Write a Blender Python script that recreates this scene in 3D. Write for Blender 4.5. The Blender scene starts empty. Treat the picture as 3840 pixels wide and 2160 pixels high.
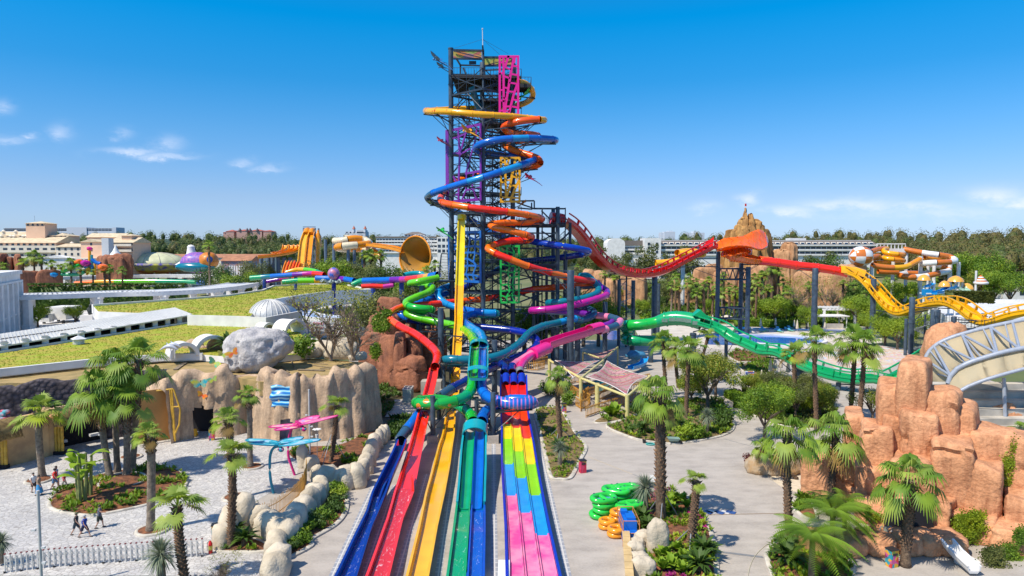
import bpy,bmesh,math,random
from mathutils import Vector,Matrix,noise,Euler
random.seed(7)
R=math.radians
COL=bpy.context.scene.collection
# survey helpers
VIEW={'a':(1500,80,3.45),'b':(1500,400,3.45),'c':(1500,740,3.019),'d':(1400,1050,2.415),'e':(1200,1550,2.375),'f':(0,1250,3.019),'g':(0,1680,3.019),'h':(700,1200,3.019),'i':(700,1600,2.5875),'j':(0,800,3.019),'k':(700,820,2.576),'l':(2050,760,2.862),'m':(2850,850,2.602),'n':(2000,1200,2.634),'o':(2100,1650,2.841),'p':(2900,1200,1.5096),'q':(2900,1700,2.7404),'r':(3300,1050,3.622),'s':(2500,1050,3.22),'t':(0,1400,2.898),'u':(2500,1400,3.623),'D':(0,0,0.67083),'S':(0,0,1.0)}
CAM_H,FPX,HORIZON=20.0,2560.0,935.0
TH=math.atan((1080-HORIZON)/FPX)
CT,ST=math.cos(TH),math.sin(TH)
def sight(w,x,y):
 l,t,k=VIEW[w]
 u,v=l+x/k,t+y/k
 cx,cy=(u-1920)/FPX,(1080-v)/FPX
 return Vector((cx,CT+cy*ST,-ST+cy*CT))
def at(w,x,y,Y):
 d=sight(w,x,y)
 return Vector((0,0,CAM_H))+d*(Y/d.y)
def on(w,x,y,z=0.0):
 d=sight(w,x,y)
 return Vector((0,0,CAM_H))+d*((z-CAM_H)/d.z)
def V(*a):return Vector(a)
def lerp(a,b,t):return a+(b-a)*t
# materials
MATS={}
def nodes(m):
 m.use_nodes=True
 nt=m.node_tree
 return nt,nt.nodes,nt.links,nt.nodes['Principled BSDF']
def mat(name,col,rough=0.6,metal=0.0,var=0.15,scale=3.0,col2=None,bump=0.0,bscale=None,coat=0.0,spec=0.5,detail=4.0,trans=0.0,coords='Object',sub=0.0):
 if name in MATS:return MATS[name]
 m=bpy.data.materials.new(name);MATS[name]=m
 nt,N,L,B=nodes(m)
 B.inputs['Roughness'].default_value=rough
 B.inputs['Metallic'].default_value=metal
 B.inputs['Specular IOR Level'].default_value=spec
 if coat:B.inputs['Coat Weight'].default_value=coat;B.inputs['Coat Roughness'].default_value=0.08
 if trans:B.inputs['Transmission Weight'].default_value=trans
 c1=tuple(col)+(1,)
 if col2 is None:
  c2=tuple(min(1,c*(1-var))for c in col)+(1,)
  c1=tuple(min(1,c*(1+var*0.5))for c in col)+(1,)
 else:c2=tuple(col2)+(1,)
 tc=N.new('ShaderNodeTexCoord')
 if var or col2:
  n=N.new('ShaderNodeTexNoise');n.inputs['Scale'].default_value=scale;n.inputs['Detail'].default_value=detail
  L.new(tc.outputs[coords],n.inputs['Vector'])
  r=N.new('ShaderNodeValToRGB')
  r.color_ramp.elements[0].position=0.35;r.color_ramp.elements[1].position=0.65
  r.color_ramp.elements[0].color=c2;r.color_ramp.elements[1].color=c1
  L.new(n.outputs['Fac'],r.inputs['Fac'])
  L.new(r.outputs['Color'],B.inputs['Base Color'])
 else:B.inputs['Base Color'].default_value=c1
 if bump:
  n2=N.new('ShaderNodeTexNoise');n2 .inputs['Scale'].default_value=bscale or scale*4;n2 .inputs['Detail'].default_value=6
  L.new(tc.outputs[coords],n2 .inputs['Vector'])
  b=N.new('ShaderNodeBump');b.inputs['Strength'].default_value=bump;b.inputs['Distance'].default_value=0.1
  L.new(n2 .outputs['Fac'],b.inputs['Height']);L.new(b.outputs['Normal'],B.inputs['Normal'])
 return m
def gloss(name,col,var=0.10):
 return mat(name,col,rough=0.22,var=var,scale=0.7,coat=0.35,spec=0.5)
def leafmat(name,c1,c2,rough=0.55,scale=0.35):
 if name in MATS:return MATS[name]
 m=mat(name,c1,rough=rough,col2=c2,scale=scale,spec=0.35)
 nt,N,L,B=nodes(m)
 out=N['Material Output']
 t=N.new('ShaderNodeBsdfTranslucent');mx=N.new('ShaderNodeMixShader');mx.inputs[0].default_value=0.28
 src=B.inputs['Base Color'].links[0].from_socket
 L.new(src,t.inputs['Color']);L.new(B.outputs[0],mx.inputs[1]);L.new(t.outputs[0],mx.inputs[2]);L.new(mx.outputs[0],out.inputs['Surface'])
 return m
# mesh builder
class MB:
 def __init__(s):s.v,s.f,s.m=[],[],[]
 def add(s,vs,fs,mi=0):
  b=len(s.v)
  s.v.extend([tuple(p)for p in vs])
  for f in fs:s.f.append(tuple(i+b for i in f));s.m.append(mi)
  return s
 def box(s,c,size,rz=0.0,mi=0,rot=None):
  hx,hy,hz=size[0]/2,size[1]/2,size[2]/2
  M=rot if rot is not None else Matrix.Rotation(rz,3,'Z')
  c=Vector(c)
  vs=[c+M@Vector((sx*hx,sy*hy,sz*hz))for sx in(-1,1)for sy in(-1,1)for sz in(-1,1)]
  return s.add(vs,[(0,1,3,2),(4,6,7,5),(0,4,5,1),(2,3,7,6),(0,2,6,4),(1,5,7,3)],mi)
 def bar(s,a,b,w,h=None,mi=0):
  a,b=Vector(a),Vector(b);h=h or w
  t=b-a
  if t.length<1e-6:return s
  t.normalize()
  u=t.cross(Vector((0,0,1)))
  if u.length<1e-3:u=Vector((1,0,0))
  u.normalize();n=u.cross(t)
  vs=[]
  for p in(a,b):
   for su,sn in((-1,-1),(1,-1),(1,1),(-1,1)):vs.append(p+u*su*w/2+n*sn*h/2)
  return s.add(vs,[(0,1,5,4),(1,2,6,5),(2,3,7,6),(3,0,4,7),(3,2,1,0),(4,5,6,7)],mi)
 def rod(s,a,b,r0,r1=None,n=8,mi=0,caps=True):
  a,b=Vector(a),Vector(b);r1=r0 if r1 is None else r1
  t=(b-a)
  if t.length<1e-6:return s
  t.normalize()
  u=t.orthogonal().normalized();w=t.cross(u)
  vs,fs=[],[]
  for p,r in((a,r0),(b,r1)):
   for i in range(n):
    an=2*math.pi*i/n
    vs.append(p+(u*math.cos(an)+w*math.sin(an))*r)
  for i in range(n):fs.append((i,(i+1)%n,n+(i+1)%n,n+i))
  if caps:fs.append(tuple(range(n-1,-1,-1)));fs.append(tuple(range(n,2*n)))
  return s.add(vs,fs,mi)
 def lathe(s,c,prof,n=16,mi=0,a0=0.0,a1=2*math.pi,sx=1.0,sy=1.0):
  c=Vector(c);vs,fs=[],[]
  full=abs(a1-a0-2*math.pi)<1e-6
  k=n if full else n+1
  for(r,z)in prof:
   for i in range(k):
    an=a0+(a1-a0)*i/n
    vs.append(c+Vector((r*math.cos(an)*sx,r*math.sin(an)*sy,z)))
  for j in range(len(prof)-1):
   for i in range(n):
    i2=(i+1)%k
    fs.append((j*k+i,j*k+i2,(j+1)*k+i2,(j+1)*k+i))
  return s.add(vs,fs,mi)
 def prism(s,poly,z0,z1,mi=0,cap=True):
  n=len(poly)
  ar=sum(poly[i][0]*poly[(i+1)%n][1]-poly[(i+1)%n][0]*poly[i][1]for i in range(n))
  if ar<0:poly=poly[::-1]
  vs=[(p[0],p[1],z0)for p in poly]+[(p[0],p[1],z1)for p in poly]
  fs=[(i,(i+1)%n,n+(i+1)%n,n+i)for i in range(n)]
  if cap:fs+=[tuple(range(n,2*n)),tuple(range(n-1,-1,-1))]
  return s.add(vs,fs,mi)
 def grid(s,fn,nu,nv,mi=0,skip=None,closed_u=False):
  vs=[fn(i/nu,j/nv)for j in range(nv+1)for i in range(nu+1)]
  fs=[]
  for j in range(nv):
   for i in range(nu):
    if skip and skip((i+.5)/nu,(j+.5)/nv):continue
    a=j*(nu+1)+i
    fs.append((a,a+1,a+nu+2,a+nu+1))
  return s.add(vs,fs,mi)
 def sweep(s,pts,prof,mi=0,closed=True,caps=True,up=None):
  """prof(i) -> list of (side, up) offsets; same count for every i"""
  n=len(pts);vs,fs=[],[];k=0
  for i in range(n):
   t=(pts[min(i+1,n-1)]-pts[max(i-1,0)]).normalized()
   sd=t.cross(up or Vector((0,0,1)))
   if sd.length<1e-3:sd=Vector((1,0,0))
   sd.normalize();w=sd.cross(t)
   pr=prof(i)if callable(prof)else prof
   k=len(pr)
   for a,b in pr:vs.append(pts[i]+sd*a+w*b)
  e=k if closed else k-1
  for i in range(n-1):
   for j in range(e):
    j2=(j+1)%k
    fs.append((i*k+j,i*k+j2,(i+1)*k+j2,(i+1)*k+j))
  if closed and caps:
   fs.append(tuple(range(k-1,-1,-1)));fs.append(tuple(range((n-1)*k,n*k)))
  return s.add(vs,fs,mi)
 def blob(s,c,size,seed=0,amp=0.18,freq=1.1,sub=3,power=2.0,mi=0,rz=0.0,flat=None):
  """noisy superellipsoid boulder; size = half extents"""
  c=Vector(c);vs,fs=ico(sub);out=[]
  M=Matrix.Rotation(rz,3,'Z');off=Vector((seed*7.31,seed*3.17,seed*1.93))
  for d in vs:
   k=(abs(d.x)**power+abs(d.y)**power+abs(d.z)**power)**(-1.0/power)
   p=d*k
   q=Vector((p.x*size[0],p.y*size[1],p.z*size[2]))
   h=noise.noise(q*freq/max(size)*1.5+off)+0.5*noise.noise(q*freq*3.2/max(size)*1.5+off)+0.25*noise.noise(q*freq*7/max(size)*1.5+off)
   p=p*(1+amp*h)
   z=p.z*size[2]
   if flat is not None and z<-size[2]*flat:z=-size[2]*flat
   out.append(c+M@Vector((p.x*size[0],p.y*size[1],z)))
  return s.add(out,fs,mi)
 def build(s,name,mats,parent=None,loc=None,smooth=True,angle=38,coll=None):
  me=bpy.data.meshes.new(name)
  o=Vector(loc)if loc is not None else(abs_loc(parent)if parent is not None else Vector((0,0,0)))
  vv=[(p[0]-o.x,p[1]-o.y,p[2]-o.z)for p in s.v]
  me.from_pydata(vv,[],s.f);me.update()
  if not isinstance(mats,(list,tuple)):mats=[mats]
  for m in mats:me.materials.append(m)
  if len(mats)>1:me.polygons.foreach_set('material_index',s.m)
  if smooth:
   me.polygons.foreach_set('use_smooth',[True]*len(me.polygons))
   if angle is not None:me.set_sharp_from_angle(angle=R(angle))
  ob=bpy.data.objects.new(name,me);COL.objects.link(ob)
  if parent is not None:
   ob.parent=parent
   ob.location=o-abs_loc(parent)
  else:ob.location=o
  return ob
ABS={}
def abs_loc(o):
 p=Vector(o.location)
 while o.parent is not None:
  o=o.parent;p+=Vector(o.location)
 return p
_ICO={}
def ico(sub):
 if sub not in _ICO:
  bm=bmesh.new();bmesh.ops.create_icosphere(bm,subdivisions=sub,radius=1)
  bm.verts.ensure_lookup_table()
  _ICO[sub]=([v.co.copy()for v in bm.verts],[tuple(v.index for v in f.verts)for f in bm.faces]);bm.free()
 return _ICO[sub]
# things
def tag(o,label=None,cat=None,group=None,kind=None):
 if label:o['label']=label
 if cat:o['category']=cat
 if group:o['group']=group
 if kind:o['kind']=kind
 return o
def thing(name,label,cat,loc=(0,0,0),rz=0.0,group=None):
 o=bpy.data.objects.new(name,None);COL.objects.link(o)
 o.empty_display_size=0.3
 o.location=loc;o.rotation_euler=(0,0,rz)
 return tag(o,label,cat,group)
def setting(mb,name,m,kind='structure',**k):
 return tag(mb.build(name,m,**k),kind=kind)
def one(mb,name,m,label,cat,loc=None,group=None,**k):
 return tag(mb.build(name,m,loc=loc,**k),label,cat,group)
def dup(o,loc,rz=0.0,sc=1.0,label=None,group=None,parent=None):
 c=o.copy();COL.objects.link(c)
 if parent is None:
  c.location=loc;c.rotation_euler=(0,0,rz)
  c.scale=(sc,sc,sc)if not isinstance(sc,(tuple,list))else sc
  if label:c['label']=label
  if group:c['group']=group
 else:c.parent=parent
 for ch in KIDS.get(o.name,())or list(o.children):dup(ch,None,parent=c)
 return c
KIDS={}
# curves
def smooth_path(pts,step=0.6):
 """centripetal Catmull-Rom through pts; returns points and for each the (fractional) index of the knot it lies at"""
 P=[Vector(p)for p in pts]
 P=[P[0]*2-P[1]]+P+[P[-1]*2-P[-2]]
 out,idx=[],[]
 for i in range(1,len(P)-2):
  p0,p1,p2,p3=P[i-1:i+3]
  t0=0;t1=t0+max(1e-3,(p1-p0).length)**.5;t2=t1+max(1e-3,(p2-p1).length)**.5;t3=t2+max(1e-3,(p3-p2).length)**.5
  n=max(1,int(round((p2-p1).length/step)))
  for j in range(n):
   t=t1+(t2-t1)*j/n
   A1=p0*((t1-t)/(t1-t0))+p1*((t-t0)/(t1-t0))
   A2=p1*((t2-t)/(t2-t1))+p2*((t-t1)/(t2-t1))
   A3=p2*((t3-t)/(t3-t2))+p3*((t-t2)/(t3-t2))
   B1=A1*((t2-t)/(t2-t0))+A2*((t-t0)/(t2-t0))
   B2=A2*((t3-t)/(t3-t1))+A3*((t-t1)/(t3-t1))
   out.append(B1*((t2-t)/(t2-t1))+B2*((t-t1)/(t2-t1)));idx.append(i-1+j/n)
 out.append(P[-2]);idx.append(len(P)-3)
 return out,idx
def circle(r,n=14,r2=None):
 return[(r*math.cos(2*math.pi*i/n),(r2 or r)*math.sin(2*math.pi*i/n))for i in range(n)]
def tube_slide(parent,pts,r,sections,name='tube_section',flange=3.2,step=0.55,n=14):
 """sections: list of (upto_knot_index, material). One part per section, joint flanges in the same mesh."""
 path,idx=smooth_path(pts,step)
 a=0;dist=0.0;made=[]
 for upto,m in sections:
  b=max([i for i in range(len(idx))if idx[i]<=upto+1e-6]+[a+1])
  b=min(b,len(path)-1)
  if b<=a:continue
  seg=path[a:b+1]
  mb=MB()
  rr=r
  mb.sweep(seg,circle(rr,n),caps=False)
  d=0.0
  for i in range(1,len(seg)-1):
   d+=(seg[i]-seg[i-1]).length
   if d>flange:
    d=0.0
    t=(seg[i+1]-seg[i-1]).normalized()
    mb.sweep([seg[i]-t*.06,seg[i]-t*.055,seg[i]+t*.055,seg[i]+t*.06],lambda q:circle(rr*(1.0 if q in(0,3)else 1.085),n),caps=False)
  for q,sgn in((0,1),(-1,-1)):
   t=(seg[1]-seg[0]).normalized()if q==0 else(seg[-2]-seg[-1]).normalized()
   mb.sweep([seg[q],seg[q]+t*.005,seg[q]+t*.09,seg[q]+t*.095],lambda k:circle(rr*(1.0 if k in(0,3)else 1.09),n),caps=False)
  made.append(mb.build(name,m,parent,angle=50));a=b
 return path,idx,made
def flume_prof(w,h,t=0.08,round_=True,deep=0.16):
 """closed U profile: floor half width w, wall height h"""
 inner=[(w,h),(w,0.22*h),(w*0.86,0.02),(0,0),(-w*0.86,0.02),(-w,0.22*h),(-w,h)]
 outer=[(-w-t*1.8,h),(-w-t*1.8,h-0.07),(-w-t,h-0.09),(-w-t,0.15*h),(-w*0.8,-deep),(w*0.8,-deep),(w+t,0.15*h),(w+t,h-0.09),(w+t*1.8,h-0.07),(w+t*1.8,h)]
 return inner+outer
# camera, sun, sky
sc=bpy.context.scene
cam=bpy.data.objects.new('camera',bpy.data.cameras.new('camera'));COL.objects.link(cam)
cam.data.lens=FPX/3840*36;cam.data.sensor_width=36;cam.data.clip_start=0.5;cam.data.clip_end=6000
cam.location=(0,0,CAM_H);cam.rotation_euler=(math.pi/2-TH,0,0)
sc.camera=cam
SUN_EL,SUN_AZ=R(54),R(217)
sd=Vector((math.cos(SUN_EL)*math.cos(SUN_AZ),math.cos(SUN_EL)*math.sin(SUN_AZ),math.sin(SUN_EL)))
sun=bpy.data.objects.new('sun',bpy.data.lights.new('sun','SUN'));COL.objects.link(sun)
sun.data.energy=4.3;sun.data.angle=R(0.5);sun.data.color=(1.0,0.92,0.79)
sun.rotation_euler=sd.to_track_quat('Z','Y').to_euler();sun.location=(0,0,200)
W=bpy.data.worlds.new('World');sc.world=W;W.use_nodes=True
nt=W.node_tree;N=nt.nodes;L=nt.links
bg=N['Background'];bg.inputs['Strength'].default_value=0.15
sky=N.new('ShaderNodeTexSky');sky.sky_type='NISHITA';sky.sun_disc=False
sky.sun_elevation=SUN_EL;sky.sun_rotation=math.atan2(sd.x,sd.y)%(2*math.pi)
sky.air_density=1.0;sky.dust_density=0.4;sky.ozone_density=3.0
tc=N.new('ShaderNodeTexCoord');sep=N.new('ShaderNodeSeparateXYZ');L.new(tc.outputs['Generated'],sep.inputs[0])
ramp=N.new('ShaderNodeValToRGB');cr=ramp.color_ramp;cr.interpolation='LINEAR'
SKY_STOPS=[(0.0,(0.43,0.57,0.95)),(0.072,(0.43,0.52,0.74)),(0.16,(0.25,0.54,0.77)),(0.23,(0.09,0.54,0.81)),(0.31,(0.001,0.61,0.92)),(0.42,(0.10,0.60,0.95)),(1.0,(0.80,0.80,0.86))]
while len(cr.elements)<len(SKY_STOPS):cr.elements.new(0.5)
for e,(p,c)in zip(cr.elements,SKY_STOPS):e.position=p;e.color=c+(1,)
L.new(sep.outputs['Z'],ramp.inputs['Fac'])
mul=N.new('ShaderNodeMix');mul.data_type='RGBA';mul.blend_type='MULTIPLY';mul.inputs['Factor'].default_value=1.0
L.new(sky.outputs['Color'],mul.inputs['A']);L.new(ramp.outputs['Color'],mul.inputs['B'])
def mth(op,a,b=None):
 n=N.new('ShaderNodeMath');n.operation=op
 for i,v in enumerate((a,b)):
  if v is None:continue
  if isinstance(v,(int,float)):n.inputs[i].default_value=v
  else:L.new(v,n.inputs[i])
 return n.outputs[0]
wn=N.new('ShaderNodeTexNoise');wn.inputs['Scale'].default_value=26;wn.inputs['Detail'].default_value=8;wn.inputs['Roughness'].default_value=.65
wm=N.new('ShaderNodeMapping');wm.inputs['Scale'].default_value=(1,1,2.2);L.new(tc.outputs['Generated'],wm.inputs[0]);L.new(wm.outputs[0],wn.inputs['Vector'])
wo=mth('SUBTRACT',wn.outputs['Fac'],.5)
ylim=mth('MAXIMUM',sep.outputs['Y'],.05)
U_=mth('ADD',mth('DIVIDE',sep.outputs['X'],ylim),mth('MULTIPLY',wo,.05));V_=mth('ADD',mth('DIVIDE',sep.outputs['Z'],ylim),mth('MULTIPLY',wo,.03))
tot=None
for(px_,py_,sx_,sy_,st_)in((500,572,90,11,.55),(630,588,90,10,.5),(645,545,45,24,.4),(250,500,36,26,.3),(20,415,40,20,.5),(50,530,75,14,.3),(132,515,24,8,.4),(470,510,30,18,.35),(925,612,36,12,.3),(1020,632,50,11,.3),(2960,790,90,16,.6),(3180,772,150,20,.75),(3420,778,130,16,.65),(3720,738,95,28,.7),(3830,760,60,22,.7),(2805,748,34,18,.6),(2650,778,40,18,.35),(3500,800,300,22,.4)):
 du=mth('MULTIPLY',mth('SUBTRACT',U_,(px_-1920)/FPX),FPX/sx_);dv=mth('MULTIPLY',mth('SUBTRACT',V_,(HORIZON-py_)/FPX),FPX/sy_)
 g_=mth('MULTIPLY',mth('EXPONENT',mth('MULTIPLY',mth('ADD',mth('MULTIPLY',du,du),mth('MULTIPLY',dv,dv)),-.8)),st_)
 tot=g_ if tot is None else mth('MAXIMUM',tot,g_)
hv=mth('MULTIPLY',mth('MAXIMUM',mth('ADD',wo,.28),0),2.2)
cm=N.new('ShaderNodeMath');cm.operation='MULTIPLY';cm.use_clamp=True;L.new(mth('MULTIPLY',tot,1.45),cm.inputs[0]);L.new(hv,cm.inputs[1])
mx=N.new('ShaderNodeMix');mx.data_type='RGBA'
L.new(cm.outputs[0],mx.inputs['Factor']);L.new(mul.outputs['Result'],mx.inputs['A']);mx.inputs['B'].default_value=(4.6,5.0,5.9,1)
L.new(mx.outputs['Result'],bg.inputs['Color'])
sc.view_settings.view_transform='Standard';sc.view_settings.look='None';sc.view_settings.gamma=1.0;sc.view_settings.exposure=0.40
# ground
def ground_mat():
 m=mat('ground_earth',(0.20,0.19,0.08),rough=0.95,col2=(0.10,0.13,0.04),scale=0.03,detail=8)
 return m
def concrete_mat(name,a,b,sc_=0.35):
 m=bpy.data.materials.new(name);nt,N,L,B=nodes(m);B.inputs['Roughness'].default_value=0.75
 tc=N.new('ShaderNodeTexCoord')
 n1=N.new('ShaderNodeTexNoise');n1 .inputs['Scale'].default_value=sc_;n1 .inputs['Detail'].default_value=9;n1 .inputs['Roughness'].default_value=0.65
 mp=N.new('ShaderNodeMapping');mp.inputs['Scale'].default_value=(1,2.2,1);L.new(tc.outputs['Object'],mp.inputs[0]);L.new(mp.outputs[0],n1 .inputs['Vector'])
 n2=N.new('ShaderNodeTexNoise');n2 .inputs['Scale'].default_value=6;n2 .inputs['Detail'].default_value=8;n2 .inputs['Roughness'].default_value=0.7
 L.new(mp.outputs[0],n2 .inputs['Vector'])
 ad=N.new('ShaderNodeMath');ad.operation='ADD';L.new(n1 .outputs['Fac'],ad.inputs[0])
 ml=N.new('ShaderNodeMath');ml.operation='MULTIPLY';ml.inputs[1].default_value=0.8;L.new(n2 .outputs['Fac'],ml.inputs[0]);L.new(ml.outputs[0],ad.inputs[1])
 r=N.new('ShaderNodeValToRGB');r.color_ramp.elements[0].position=0.62;r.color_ramp.elements[1].position=1.12 if False else 1.0
 r.color_ramp.elements[0].color=b+(1,);r.color_ramp.elements[1].color=a+(1,);L.new(ad.outputs[0],r.inputs['Fac']);L.new(r.outputs['Color'],B.inputs['Base Color'])
 bp=N.new('ShaderNodeBump');bp.inputs['Strength'].default_value=0.25;bp.inputs['Distance'].default_value=0.03;L.new(n2 .outputs['Fac'],bp.inputs['Height']);L.new(bp.outputs[0],B.inputs['Normal'])
 return m
def crazy_paving():
 m=bpy.data.materials.new('crazy_paving');nt,N,L,B=nodes(m);B.inputs['Roughness'].default_value=0.7
 tc=N.new('ShaderNodeTexCoord')
 vo=N.new('ShaderNodeTexVoronoi');vo.feature='DISTANCE_TO_EDGE';vo.inputs['Scale'].default_value=3.1;L.new(tc.outputs['Object'],vo.inputs['Vector'])
 vc=N.new('ShaderNodeTexVoronoi');vc.inputs['Scale'].default_value=3.1;L.new(tc.outputs['Object'],vc.inputs['Vector'])
 r=N.new('ShaderNodeValToRGB');r.color_ramp.elements[0].position=0.035;r.color_ramp.elements[1].position=0.075
 r.color_ramp.elements[0].color=(0.66,0.64,0.62,1);r.color_ramp.elements[1].color=(1,1,1,1);L.new(vo.outputs['Distance'],r.inputs['Fac'])
 r2=N.new('ShaderNodeValToRGB');r2 .color_ramp.elements[0].color=(0.47,0.45,0.43,1);r2 .color_ramp.elements[1].color=(0.62,0.59,0.545,1)
 sp=N.new('ShaderNodeSeparateColor');L.new(vc.outputs['Color'],sp.inputs[0]);L.new(sp.outputs[0],r2 .inputs['Fac'])
 nz=N.new('ShaderNodeTexNoise');nz.inputs['Scale'].default_value=0.25;nz.inputs['Detail'].default_value=8;L.new(tc.outputs['Object'],nz.inputs['Vector'])
 r3=N.new('ShaderNodeValToRGB');r3 .color_ramp.elements[0].position=.3;r3 .color_ramp.elements[0].color=(.82,.82,.84,1);r3 .color_ramp.elements[1].position=.7;L.new(nz.outputs['Fac'],r3 .inputs['Fac'])
 mx=N.new('ShaderNodeMix');mx.data_type='RGBA';mx.blend_type='MULTIPLY';mx.inputs['Factor'].default_value=1
 L.new(r2 .outputs[0],mx.inputs['A']);L.new(r.outputs[0],mx.inputs['B'])
 my=N.new('ShaderNodeMix');my.data_type='RGBA';my.blend_type='MULTIPLY';my.inputs['Factor'].default_value=1
 L.new(mx.outputs['Result'],my.inputs['A']);L.new(r3 .outputs[0],my.inputs['B']);L.new(my.outputs['Result'],B.inputs['Base Color'])
 bp=N.new('ShaderNodeBump');bp.inputs['Strength'].default_value=0.4;bp.inputs['Distance'].default_value=0.03;L.new(r.outputs[0],bp.inputs['Height']);L.new(bp.outputs[0],B.inputs['Normal'])
 return m
def flat(name,pts,z,m,kind='structure',thick=0.0):
 n=len(pts)
 vs=[(p[0],p[1],z)for p in pts]
 ar=sum(vs[i][0]*vs[(i+1)%n][1]-vs[(i+1)%n][0]*vs[i][1]for i in range(n))
 if ar<0:vs=vs[::-1]
 mb=MB().add(vs,[tuple(range(n))])
 return setting(mb,name,m,kind,smooth=False)
M_EARTH=ground_mat()
mb=MB();mb.grid(lambda u,v:V(-3000+6000*u,-60+5000*v*v,0),40,40)
setting(mb,'ground',M_EARTH)
M_CONC=concrete_mat('stamped_concrete',(0.45,0.40,0.345),(0.285,0.25,0.215))
M_CONC2=concrete_mat('path_concrete',(0.48,0.44,0.38),(0.36,0.325,0.28))
M_PAVE=crazy_paving()
M_KERB=mat('kerb_stone',(0.55,0.50,0.42),rough=0.85,var=0.3,scale=1.2,bump=0.3,bscale=6)
M_MULCH=mat('bark_mulch',(0.27,0.10,0.04),rough=0.95,col2=(0.10,0.042,0.022),scale=2.6,detail=9,bump=0.9,bscale=9)
M_SOIL=mat('planting_soil',(0.26,0.17,0.075),rough=0.95,col2=(0.13,0.10,0.035),scale=1.6,detail=9,bump=0.8,bscale=8)
def poly(w,pts,z=0.0):return[on(w,x,y,z)for x,y in pts]
flat('concrete_deck',[V(-14.0,30,0),V(70,30,0),V(75,150,0),V(-30,150,0),V(-28,72,0),V(-22,60,0)],0.004,M_CONC)
flat('plaza_paving',[on('D',-500,1449),on('D',690,1449),on('D',690,1390),on('D',530,1330),on('D',745,1200),on('D',770,1120),on('D',700,1085),on('D',460,1085),on('D',300,1060),on('D',-500,1130)],0.012,M_PAVE)
def bed(name,pts,m=None,h=0.16,kw=0.22,mound=0.0,closed=True,smooth_n=6):
 """planting bed: soil slightly heaped inside a rounded kerb"""
 m=m or M_MULCH
 n=len(pts)
 pts=[V(p[0],p[1],0)for p in pts]
 ring=[]
 for i in range(n):
  p0,p1,p2,p3=pts[i-1],pts[i],pts[(i+1)%n],pts[(i+2)%n]
  for j in range(smooth_n):
   t=j/smooth_n
   ring.append(0.5*((2*p1)+(p2-p0)*t+(2*p0-5*p1+4*p2-p3)*t*t+(3*p1-p0-3*p2+p3)*t**3))
 c=sum(ring,V(0,0,0))/len(ring)
 mb=MB();k=len(ring);rows=6;vs=[]
 for j in range(rows+1):
  f=1-j/rows
  for p in ring:
   q=lerp(c,p,f)
   vs.append(V(q.x,q.y,0.10+mound*(1-f*f)+(0.05*noise.noise(q*1.3)if j else 0)))
 fs=[(j*k+i,j*k+(i+1)%k,(j+1)*k+(i+1)%k,(j+1)*k+i)for j in range(rows)for i in range(k)]
 ar=sum(ring[i].x*ring[(i+1)%k].y-ring[(i+1)%k].x*ring[i].y for i in range(k))
 if ar<0:fs=[f[::-1]for f in fs]
 mb.add(vs,fs);setting(mb,name,m,angle=None)
 if h:
  kb=MB();loop=ring+[ring[0]]
  loop=[p+V(0,0,0)for p in loop]
  kb.sweep(loop,[(-kw*.6,0.0),(-kw*.6,h*.75),(-kw*.35,h),(kw*.35,h),(kw*.6,h*.75),(kw*.6,0.0)],closed=False)
  setting(kb,name.replace('_bed','')+'_kerb',M_KERB,angle=60)
 return ring
BEDS={}
BEDS['island']=bed('mulch_bed',poly('g',[(560,660),(590,560),(700,480),(880,395),(1050,330),(1220,290),(1500,235),(1750,205),(2000,250),(2105,350),(2090,450),(1950,560),(1700,640),(1450,700),(1180,752),(1000,770),(800,750),(630,710)]),mound=0.35)
BEDS['inner']=bed('mulch_bed',poly('g',[(1110,420),(1200,330),(1450,280),(1620,300),(1640,370),(1500,430),(1330,475),(1180,480)],0.3),mound=0.55,h=0.42)
def ring_bed(w,x,y,rx):
 c=on(w,x,y);r=(on(w,x+rx,y)-c).length
 return bed('mulch_bed',[c+V(r*math.cos(a),r*math.sin(a),0)for a in[i*math.pi/4 for i in range(8)]],kw=0.2,mound=0.15,smooth_n=4)
for a in(('g',1730,935,165),('i',480,690,118),('i',632,392,100),('g',440,372,128),('g',1480,108,110)):ring_bed(*a)
BEDS['upper']=bed('mulch_bed',poly('i',[(985,250),(1080,200),(1240,210),(1500,170),(1700,90),(1830,30),(1860,40),(1800,180),(1720,280),(1650,370),(1480,395),(1290,370),(1100,330)],0.1),mound=0.3,h=0)
BEDS['slope']=bed('mulch_bed',poly('i',[(1350,620),(1440,600),(1545,690),(1540,830),(1440,960),(1210,1100),(1200,1170),(940,1290),(900,1180),(1030,1060),(1200,840),(1300,720)]),mound=0.15,kw=0.3)
BEDS['corner']=bed('mulch_bed',poly('i',[(300,1215),(430,1130),(560,1090),(740,1130),(800,1210),(560,1225)]),mound=0.12)
BEDS['strip']=bed('soil_bed',poly('e',[(1925,-30),(1955,150),(2010,380),(2055,565),(2140,590),(2235,575),(2300,450),(2365,330),(2350,270),(2260,160),(2200,60),(2120,-40)]),M_SOIL,mound=0.15,kw=0.3)
BEDS['centre']=bed('soil_bed',poly('n',[(725,1055),(860,1000),(1050,930),(1250,870),(1450,800),(1700,780),(1880,820),(1960,940),(1975,1070),(1880,1140),(1720,1180),(1500,1215),(1330,1225),(1080,1195),(900,1140)]),M_SOIL,mound=0.3,kw=0.3)
BEDS['queue']=bed('soil_bed',poly('n',[(600,1005),(760,930),(960,880),(1180,800),(1150,880),(900,980),(700,1020)]),M_SOIL,h=0.12,mound=0.1)
BEDS['bottom']=bed('mulch_bed',poly('o',[(800,650),(960,560),(1150,545),(1360,620),(1500,780),(1590,950),(1640,1150),(1665,1400),(1670,1700),(1000,1700),(900,1350),(850,1100),(830,850)]),mound=0.25,kw=0.3)
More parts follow.
